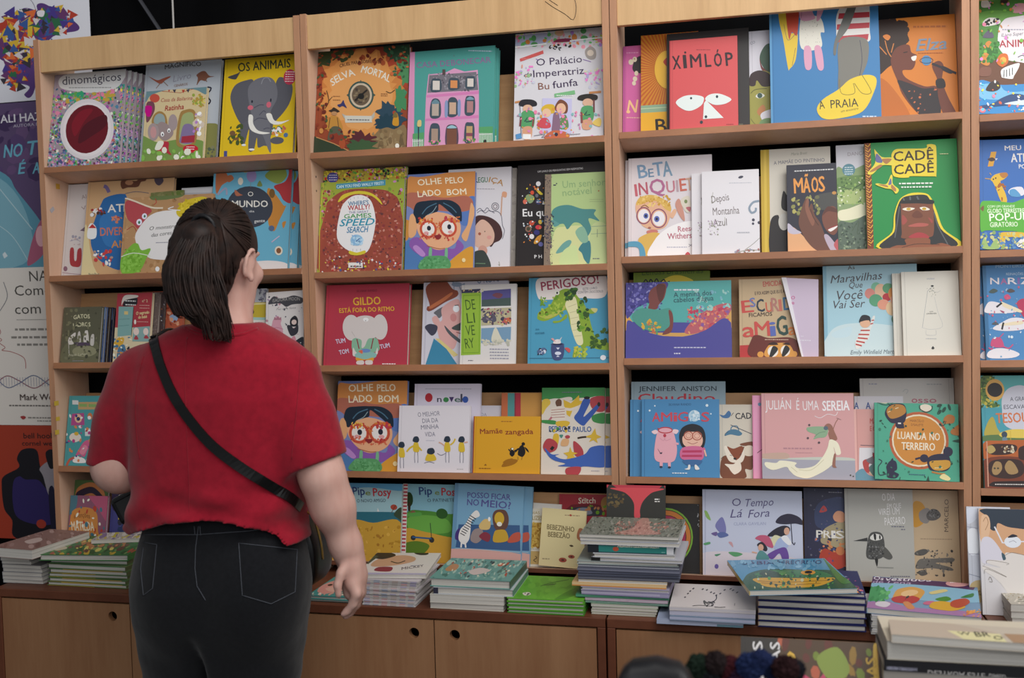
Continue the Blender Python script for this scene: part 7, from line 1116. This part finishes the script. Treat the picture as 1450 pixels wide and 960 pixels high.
# grey-edged pile at the picture edge
it = [(672, 868, 1090, '9a958e', 'R', None, 'pale stone book', None, False), (640, 866, 1094, 'a49e94', 'R', None, 'pale stone book', None, False), (603, 864, 1092, 'b6afa2', 'R', None, 'pale stone book flecked with gold', None, False)]
stack('Y8', (868, 712), .12, it, 'the grey-edged pile by the picture edge', G, rn=15, art='n c8c0b0,a89878,d8d0c4,8a7a5a 770 480 1090 605 160 3 9;m 776 890 575 1010 590 2 6', quad='864,603 1092,640 1000,500 772,478')

# ================================================================ posters beside the bookcases, tent strap and cord
def poster(view, quad, cov, label, art, y=.205):
    q = q4(quad); p = [hitY(a, b, y) for a, b in full(view, q)]
    x0, x1 = (p[0].x+p[3].x)/2, (p[1].x+p[2].x)/2; z0, z1 = (p[0].z+p[1].z)/2, (p[2].z+p[3].z)/2
    mb = MB(); w, h = x1-x0, z1-z0; c = lin(cov)
    mb.box(0, w, 0, .0015, 0, h, c)
    put_art(mb, art, q, lambda s, t, d: (s*w, -d-.0001, t*h), 41)
    o = link('poster', mb.mesh('poster'), M['print']); o.location = (x0, y, z0)
    return tag(o, label, 'poster', 'book posters on the cloth')
pal = 'b8402e,d8b23a,4a3a8a,2f6a48,e0703a,3a3440,6a3a6a,d8d0d0,3a5a9a'
poster('V1', '-480,600 505,575 524,-80 -480,-120', 'e2e2ea', 'white poster with a head made of coloured triangles, top left', f's 5a3a7a 105,165 130,100 180,65 240,85 260,120 250,60 280,50 320,75 330,100 370,80 410,160 440,170 455,220 300,260 200,540 150,545 180,500 70,460 40,400 80,370 25,330 30,270 60,250 50,190 75,160;z {pal} 150 150 110 80 60 18 42;z {pal} 330 150 100 70 46 18 42;z {pal} 120 290 90 120 60 18 42;z {pal} 110 440 70 70 36 14 34;z {pal} 220 260 120 120 50 16 40;s e8e4e8 255,90 290,95 280,125 250,115;p d8b83a 195,170 222,170 215,225 190,225;p e0d8d8 50,330 100,370 60,350;c 445 2 200,0 235,50 255,140;ti a9a9b4 385 38 500 25 22 0 James Bie')
poster('V1', '-480,1530 330,1515 310,578 -480,602', '5d4a70', 'purple and teal poster with a large pale blue slanted title', 'n 5a4472,43305a,6a507a -480 590 320 1000 60 20 60;s 5f9ab0 -480,760 0,960 100,1080 240,1280 260,1400 200,1530 -480,1530;s 82b4c4 -400,900 0,1000 160,1250 120,1500 -400,1500;c b8d4dc 5 0,1060 90,1180 180,1300;c b8d4dc 4 -60,1240 60,1330 150,1480;s b0607a 200,1300 240,1250 250,1420 150,1510 160,1420;e e8b0b8 225 1340 28 60;p d8e4e8 5,1440 20,1425 35,1450 15,1465;tb e4e0e8 22 698 250 690 44 0 ALI HAZ;tb b8b0c4 92 725 250 718 16 0 AUTORA DE;tbi 6fb4cc 32 890 140 885 72 0 NO;tbi 6fb4cc 172 880 290 870 76 0 TE;tbi 6fb4cc 110 985 160 980 62 0 É;tbi 6fb4cc 190 985 330 975 62 0 AMO')
poster('Q1', '-260,965 188,962 186,440 -260,446', 'e6ded5', 'cream poster with a red line profile and a long helix', 't 4a4640 110 490 170 488 34 0 NA;t 4a4640 60 536 180 534 34 0 Como;t 4a4640 58 596 180 594 34 0 com a;m 8a857e 62 616 180 616 1 3;m 8a857e 55 650 180 648 1 10;m 8a857e 42 676 180 674 1 10;m 8a857e 60 700 180 700 1 10;c a84a4a 2 -20,640 0,640 8,655 0,670 10,680 2,690 20,705 10,715 40,720 80,740 85,775;c 6a6a72 2 25,490 35,540 5,590;c 8a4a5a 3 -20,830 20,800 60,815 110,840 160,810 186,800;c 5a6a8a 3 -20,800 20,838 60,825 110,798 160,830 186,838;'+';'.join(f'l 99a 1.5 {x},804 {x},834' for x in range(-8, 186, 9))+';tb 4a3a38 62 880 175 878 20 0 Mark Wol;m 6a6560 25 900 180 898 1 6;s a83a3a 60,935 72,932 78,938 68,944;m 8a857e 85 940 180 938 1 6;m 8a857e 115 950 180 950 1 5')
poster('Q2', '-260,486 200,480 196,99 -260,102', 'a83c26', 'red poster with black hooded figures and a violet shirt', 'tb 2c1a18 90 143 200 141 18 0 bell hooks;tb 2c1a18 84 167 200 165 16 0 cornel west;s 17141c 10,300 20,270 70,240 65,210 85,180 130,180 140,230 150,270 180,330 185,480 50,480 40,420 15,380;s 2f245e 50,290 70,270 90,280 130,280 150,300 185,350 185,420 120,430 60,410 45,360;e a83a2a 137 428 16 15;s 9a9298 140,240 185,220 185,340 165,330 150,270;s 17141c 160,190 185,180 190,230 172,240;s 1c1832 165,320 185,315 188,480 172,470')
def hang(name, pts, r, m, label, cat, fl=1.0):
    mb = MB(); p = [hitY(x, y, .2 if name == 'tent_strap' else .19) for x, y in pts]; d = p[-1]-p[0]; p = [p[0]-d*6]+p+[p[-1]+d*4] if name == 'tent_strap' else [p[0]-d*8]+p+[p[-1]+d*2]
    mb.tube(p, r, 8, flat=fl); tag(link(name, mb.mesh(name, True), m), label, cat)
hang('tent_strap', [(195, -5), (228, 45)], .013, mat('grey_webbing', '3f4046', .8), 'dark grey tent strap slanting across the black cloth above the far bookcase', 'strap', .3)
hang('white_cord', [(244, -5), (245, 20), (246, 45)], .003, mat('white_cord', 'b8b4b0', .7), 'thin white cord hanging on the black cloth above the far bookcase', 'cord')
# tape on the far bookcase and a pen doodle on the second fascia
bc1, bc2 = [o for o in bpy.data.objects if o.name.startswith('display_bookcase')][:2]
bpy.context.view_layer.update()
for px, py, w, h, c, a in ((82, 264, .018, .016, 'c89a3a', 0), (74, 297, .02, .012, 'a8a4a8', 38), (80, 571, .02, .014, 'c8a83a', 0), (82, 593, .018, .012, 'c8a83a', 0), (81, 612, .018, .014, 'c8a83a', 0)):
    X0 = SEAM[0]+.0012+.018; p = hit(px, py, Vector((X0+.0006, 0, 0)), Vector((1, 0, 0)))
    mb = MB(); ca, sa = math.cos(R(a)), math.sin(R(a)); q = [(X0+.0003+dx, p.y+u*ca-v*sa, p.z+u*sa+v*ca) for dx in (0, .0004) for u, v in ((-w/2, -h/2), (w/2, -h/2), (w/2, h/2), (-w/2, h/2))]
    o = bc1.matrix_world.translation; mb.poly([tuple(Vector(r)-o) for r in q], [(3, 2, 1, 0), (4, 5, 6, 7), (0, 1, 5, 4), (1, 2, 6, 5), (2, 3, 7, 6), (3, 0, 4, 7)])
    link('tape', mb.mesh('tape'), mat('tape_'+c, c, .5), bc1)
mb = MB(); o = bc2.matrix_world.translation
for ln in ([(772, 2), (783, 10), (800, 20), (812, 28), (816, 10), (812, -6)], [(778, 0), (790, 8)]):
    mb.tube([tuple(hitY(x, y, .0038)-o) for x, y in smooth_pts(ln, False, 3)], .0007, 5)
link('pen_doodle', mb.mesh('pen_doodle'), M['plastic'], bc2)

# ================================================================ table in front with more books
TZ = .735; TY0, TY1, TX0, TX1 = -1.42, -.78, .50, 1.75
tb = empty('display_table', Matrix.Translation((TX0, TY0, 0)), 'dark table in front of the cabinets, carrying the two-book stack by the picture edge', 'table')
mb = MB(); mb.box(0, TX1-TX0, 0, TY1-TY0, TZ-.03, TZ-.0004); bevel(link('tabletop', mb.mesh('tabletop'), M['plastic'], tb), .004)
for x in (.03, TX1-TX0-.07):
    for y in (.03, TY1-TY0-.07):
        mb = MB(); mb.box(x, x+.04, y, y+.04, 0, TZ-.03); bevel(link('leg', mb.mesh('leg'), M['plastic'], tb), .003)
G2 = 'books lying on the front table'
FY = -1.0
P0 = Vector((0, FY, 0))
def fit(y, x): return hitY(1180+x/3.43, 680+y/3.43, FY).z
it = [(925, 246, 1250, '8a8682', 'F', '9a948c', 'pale paperback, partly cut off below'), (872, 246, 1250, '1f1f22', 'F', '232326', 'black-spined diary with white hand lettering', 't d0ccc8 .22 .25 .50 .25 .5 0 DESTRUA ESTE;t d0ccc8 .52 .25 .60 .25 .5 0 DIÁRIO;tb 99a .02 .4 .16 .4 .3 0 KERI SMITH', False), (780, 262, 1250, 'cfc4b0', 'B', None, 'thick cream paperback with bent pages', None, False)]
z = stack('Y8', (246, 990), .125, it, 'the front table stack', G2, rn=21, zbase=TZ, P0=P0)
flat('Y8', z+.014, .0135, '262,760 1250,800 1200,715 300,700', 'c0b4a4', 'worn beige book with a yellow label and black letters, topmost on the front table', 's b8a898 262,760 300,702 560,706 760,760;p d8d0a0 505,735 740,742 760,788 560,775;tb 3a3a34 545 752 600 752 14 0 W;tb 3a3a34 620 758 690 756 22 0 BR;tb 3a3a34 700 770 745 768 18 0 O;p a8876a 760,740 1250,742 1250,800 800,798;m 554a40 680 800 830 812 1 14;n 8a98a4,a89a8c 880 735 940 760 12 5 12', G2)
# propped cookery book with gold shapes
O = hitZ(1146, 985, TZ+.004); ml = R(38)
vv, nn = Vector((0, math.sin(ml), math.cos(ml))), Vector((0, -math.cos(ml), math.sin(ml)))
O = hit(1049, 985, Vector((0, -1.02, TZ+.004)), nn); O2 = hit(1247, 985, Vector((0, -1.02, TZ+.004)), nn); Tp = hit(1052, 901, Vector((0, -1.02, TZ+.004)), nn)
w = O2.x-O.x; h = (Tp-O).dot(vv)
vx = Vector((1, 0, 0)); b0 = O-vv*max(0, (O.z-TZ-.022)/vv.z)
h += (O-b0).length; t = .016
mw = Matrix(((1, 0, 0, b0.x), (0, vv.y, nn.y, b0.y), (0, vv.z, nn.z, b0.z), (0, 0, 0, 1)))
make_book(mw, w, h, t, '2c2622', 'dark book with golden shapes and white sideways lettering, propped before the navy pile', '''s 4a3420 270,90 330,80 440,85 440,160 280,160;n c8a03a,8a6a2a,6a7a2a,5a2a20,a8543a 270 85 440 160 70 3 10;s 7a8a3a 320,100 350,88 365,110 340,122;s d8b04a 400,85 415,95 405,105 420,120 408,135 425,150 400,160;p 5a4a34 455,90 540,98 540,160 455,160;tb d0cccc 245 150 243 86 14 0 CAFÉS;tb d0cccc 270 150 268 86 14 0 LENDAS;tb c8a03a 404 150 402 96 14 0 TODAS;c b03a5a 5 300,118 318,124 330,116''', [(210, 175), (405, 175), (405, 82), (212, 82)], None, 'L', G2)
mb = MB(); mb.poly([(x, y, zz) for x in (0, w*.8) for y, zz in ((0, 0), (.09, 0), (.0825, .105))], [(0, 1, 2), (5, 4, 3), (0, 3, 4, 1), (1, 4, 5, 2), (2, 5, 3, 0)])
st = link('book_easel', mb.mesh('book_easel'), M['plastic']); st.location = (b0.x+w*.1, b0.y+.022, TZ); tag(st, 'black wedge easel holding up the dark book with golden shapes', 'book stand')
# black chair back
ch = empty('chair', Matrix.Translation(Vector((float(hitY(930, 960, -1.55).x), -1.55, 0))), 'black chair with a rounded padded back at the lower picture edge', 'chair')
c = hitY(935, 931, -1.55); wd = (hitY(1000, 940, -1.55)-hitY(868, 940, -1.55)).x; top = c.z
mb = MB(); rows = []; nn_ = 28
ring = [(math.copysign(abs(math.cos(a))**.45, math.cos(a))*wd/2, math.copysign(abs(math.sin(a))**.45, math.sin(a))*.20) for a in [2*math.pi*i/nn_ for i in range(nn_)]]
for d, s_ in ((-.022, .9), (-.018, .97), (-.008, 1), (.008, 1), (.018, .97), (.022, .9)): rows += [(x*s_, d-.12*(x/wd)**2, top-.20+y*s_) for x, y in ring]
mb.poly(rows, [[r*nn_+i, r*nn_+(i+1) % nn_, (r+1)*nn_+(i+1) % nn_, (r+1)*nn_+i] for r in range(5) for i in range(nn_)]+[list(range(nn_))[::-1], list(range(5*nn_, 6*nn_))])
link('backrest', mb.mesh('backrest', True), M['plastic'], ch)
mb = MB(); mb.box(-wd/2, wd/2, -.40, -.03, .43, .47); bevel(link('seat', mb.mesh('seat'), M['plastic'], ch), .015, 3)
for x in (-wd/2+.02, wd/2-.02):
    mb = MB(); mb.tube([(x, -.38, .43), (x, -.39, 0)], .010); link('leg', mb.mesh('leg', True), M['plastic'], ch)
    mb = MB(); mb.tube([(x, .0, .62), (x, -.01, .43), (x, .03, 0)], .010); link('leg', mb.mesh('leg', True), M['plastic'], ch)
# fluffy key ring balls on the near end of the table
BY = -1.36
cb = hitY(1050, 950, BY)
def pompom(px, py, r, col, label, sd):
    c = hitY(px, py, BY); rnd = random.Random(sd); bm = bmesh.new(); bmesh.ops.create_icosphere(bm, subdivisions=4, radius=r)
    for v in bm.verts: v.co *= rnd.uniform(.78, 1.12)
    me = bpy.data.meshes.new('pompom'); bm.to_mesh(me); bm.free()
    o = link('pompom', me, mat('fluff_'+col, col, .9, .1), PJ); o.location = Vector((c.x, c.y+rnd.uniform(-.012, .012), c.z))-PJ.location
    if label: o['label'] = label
PJ = empty('pompom_basket', Matrix.Translation((cb.x, BY, TZ)), 'low dark basket of fuzzy red, blue and green pompoms at the lower picture edge', 'basket')
mb = MB(); hb = max(.03, cb.z-.03-TZ); n = 32; wr = .085
prof = [(.8, 0), (1, hb), (.96, hb), (.76, .006)]
mb.poly([(wr*s_*math.cos(2*math.pi*i/n), .55*wr*s_*math.sin(2*math.pi*i/n), zz) for s_, zz in prof for i in range(n)], [[r*n+i, r*n+(i+1) % n, (r+1)*n+(i+1) % n, (r+1)*n+i] for r in range(3) for i in range(n)]+[list(range(n))[::-1], list(range(3*n, 4*n))])
link('basket_body', mb.mesh('basket_body', True), M['plastic'], PJ)
for i, (px, py, r, c) in enumerate(((990, 944, .017, '18241c'), (1014, 938, .016, '221a1b'), (1035, 948, .017, '3a161c'), (1062, 942, .019, '1c2748'), (1078, 931, .013, '20294a'), (1092, 950, .016, '222c4c'), (1112, 942, .017, '2a181a'), (1125, 952, .014, '1a1a20'), (1004, 956, .017, '1f2226'), (1050, 958, .018, '26162a'))): pompom(px, py, r, c, None, i)
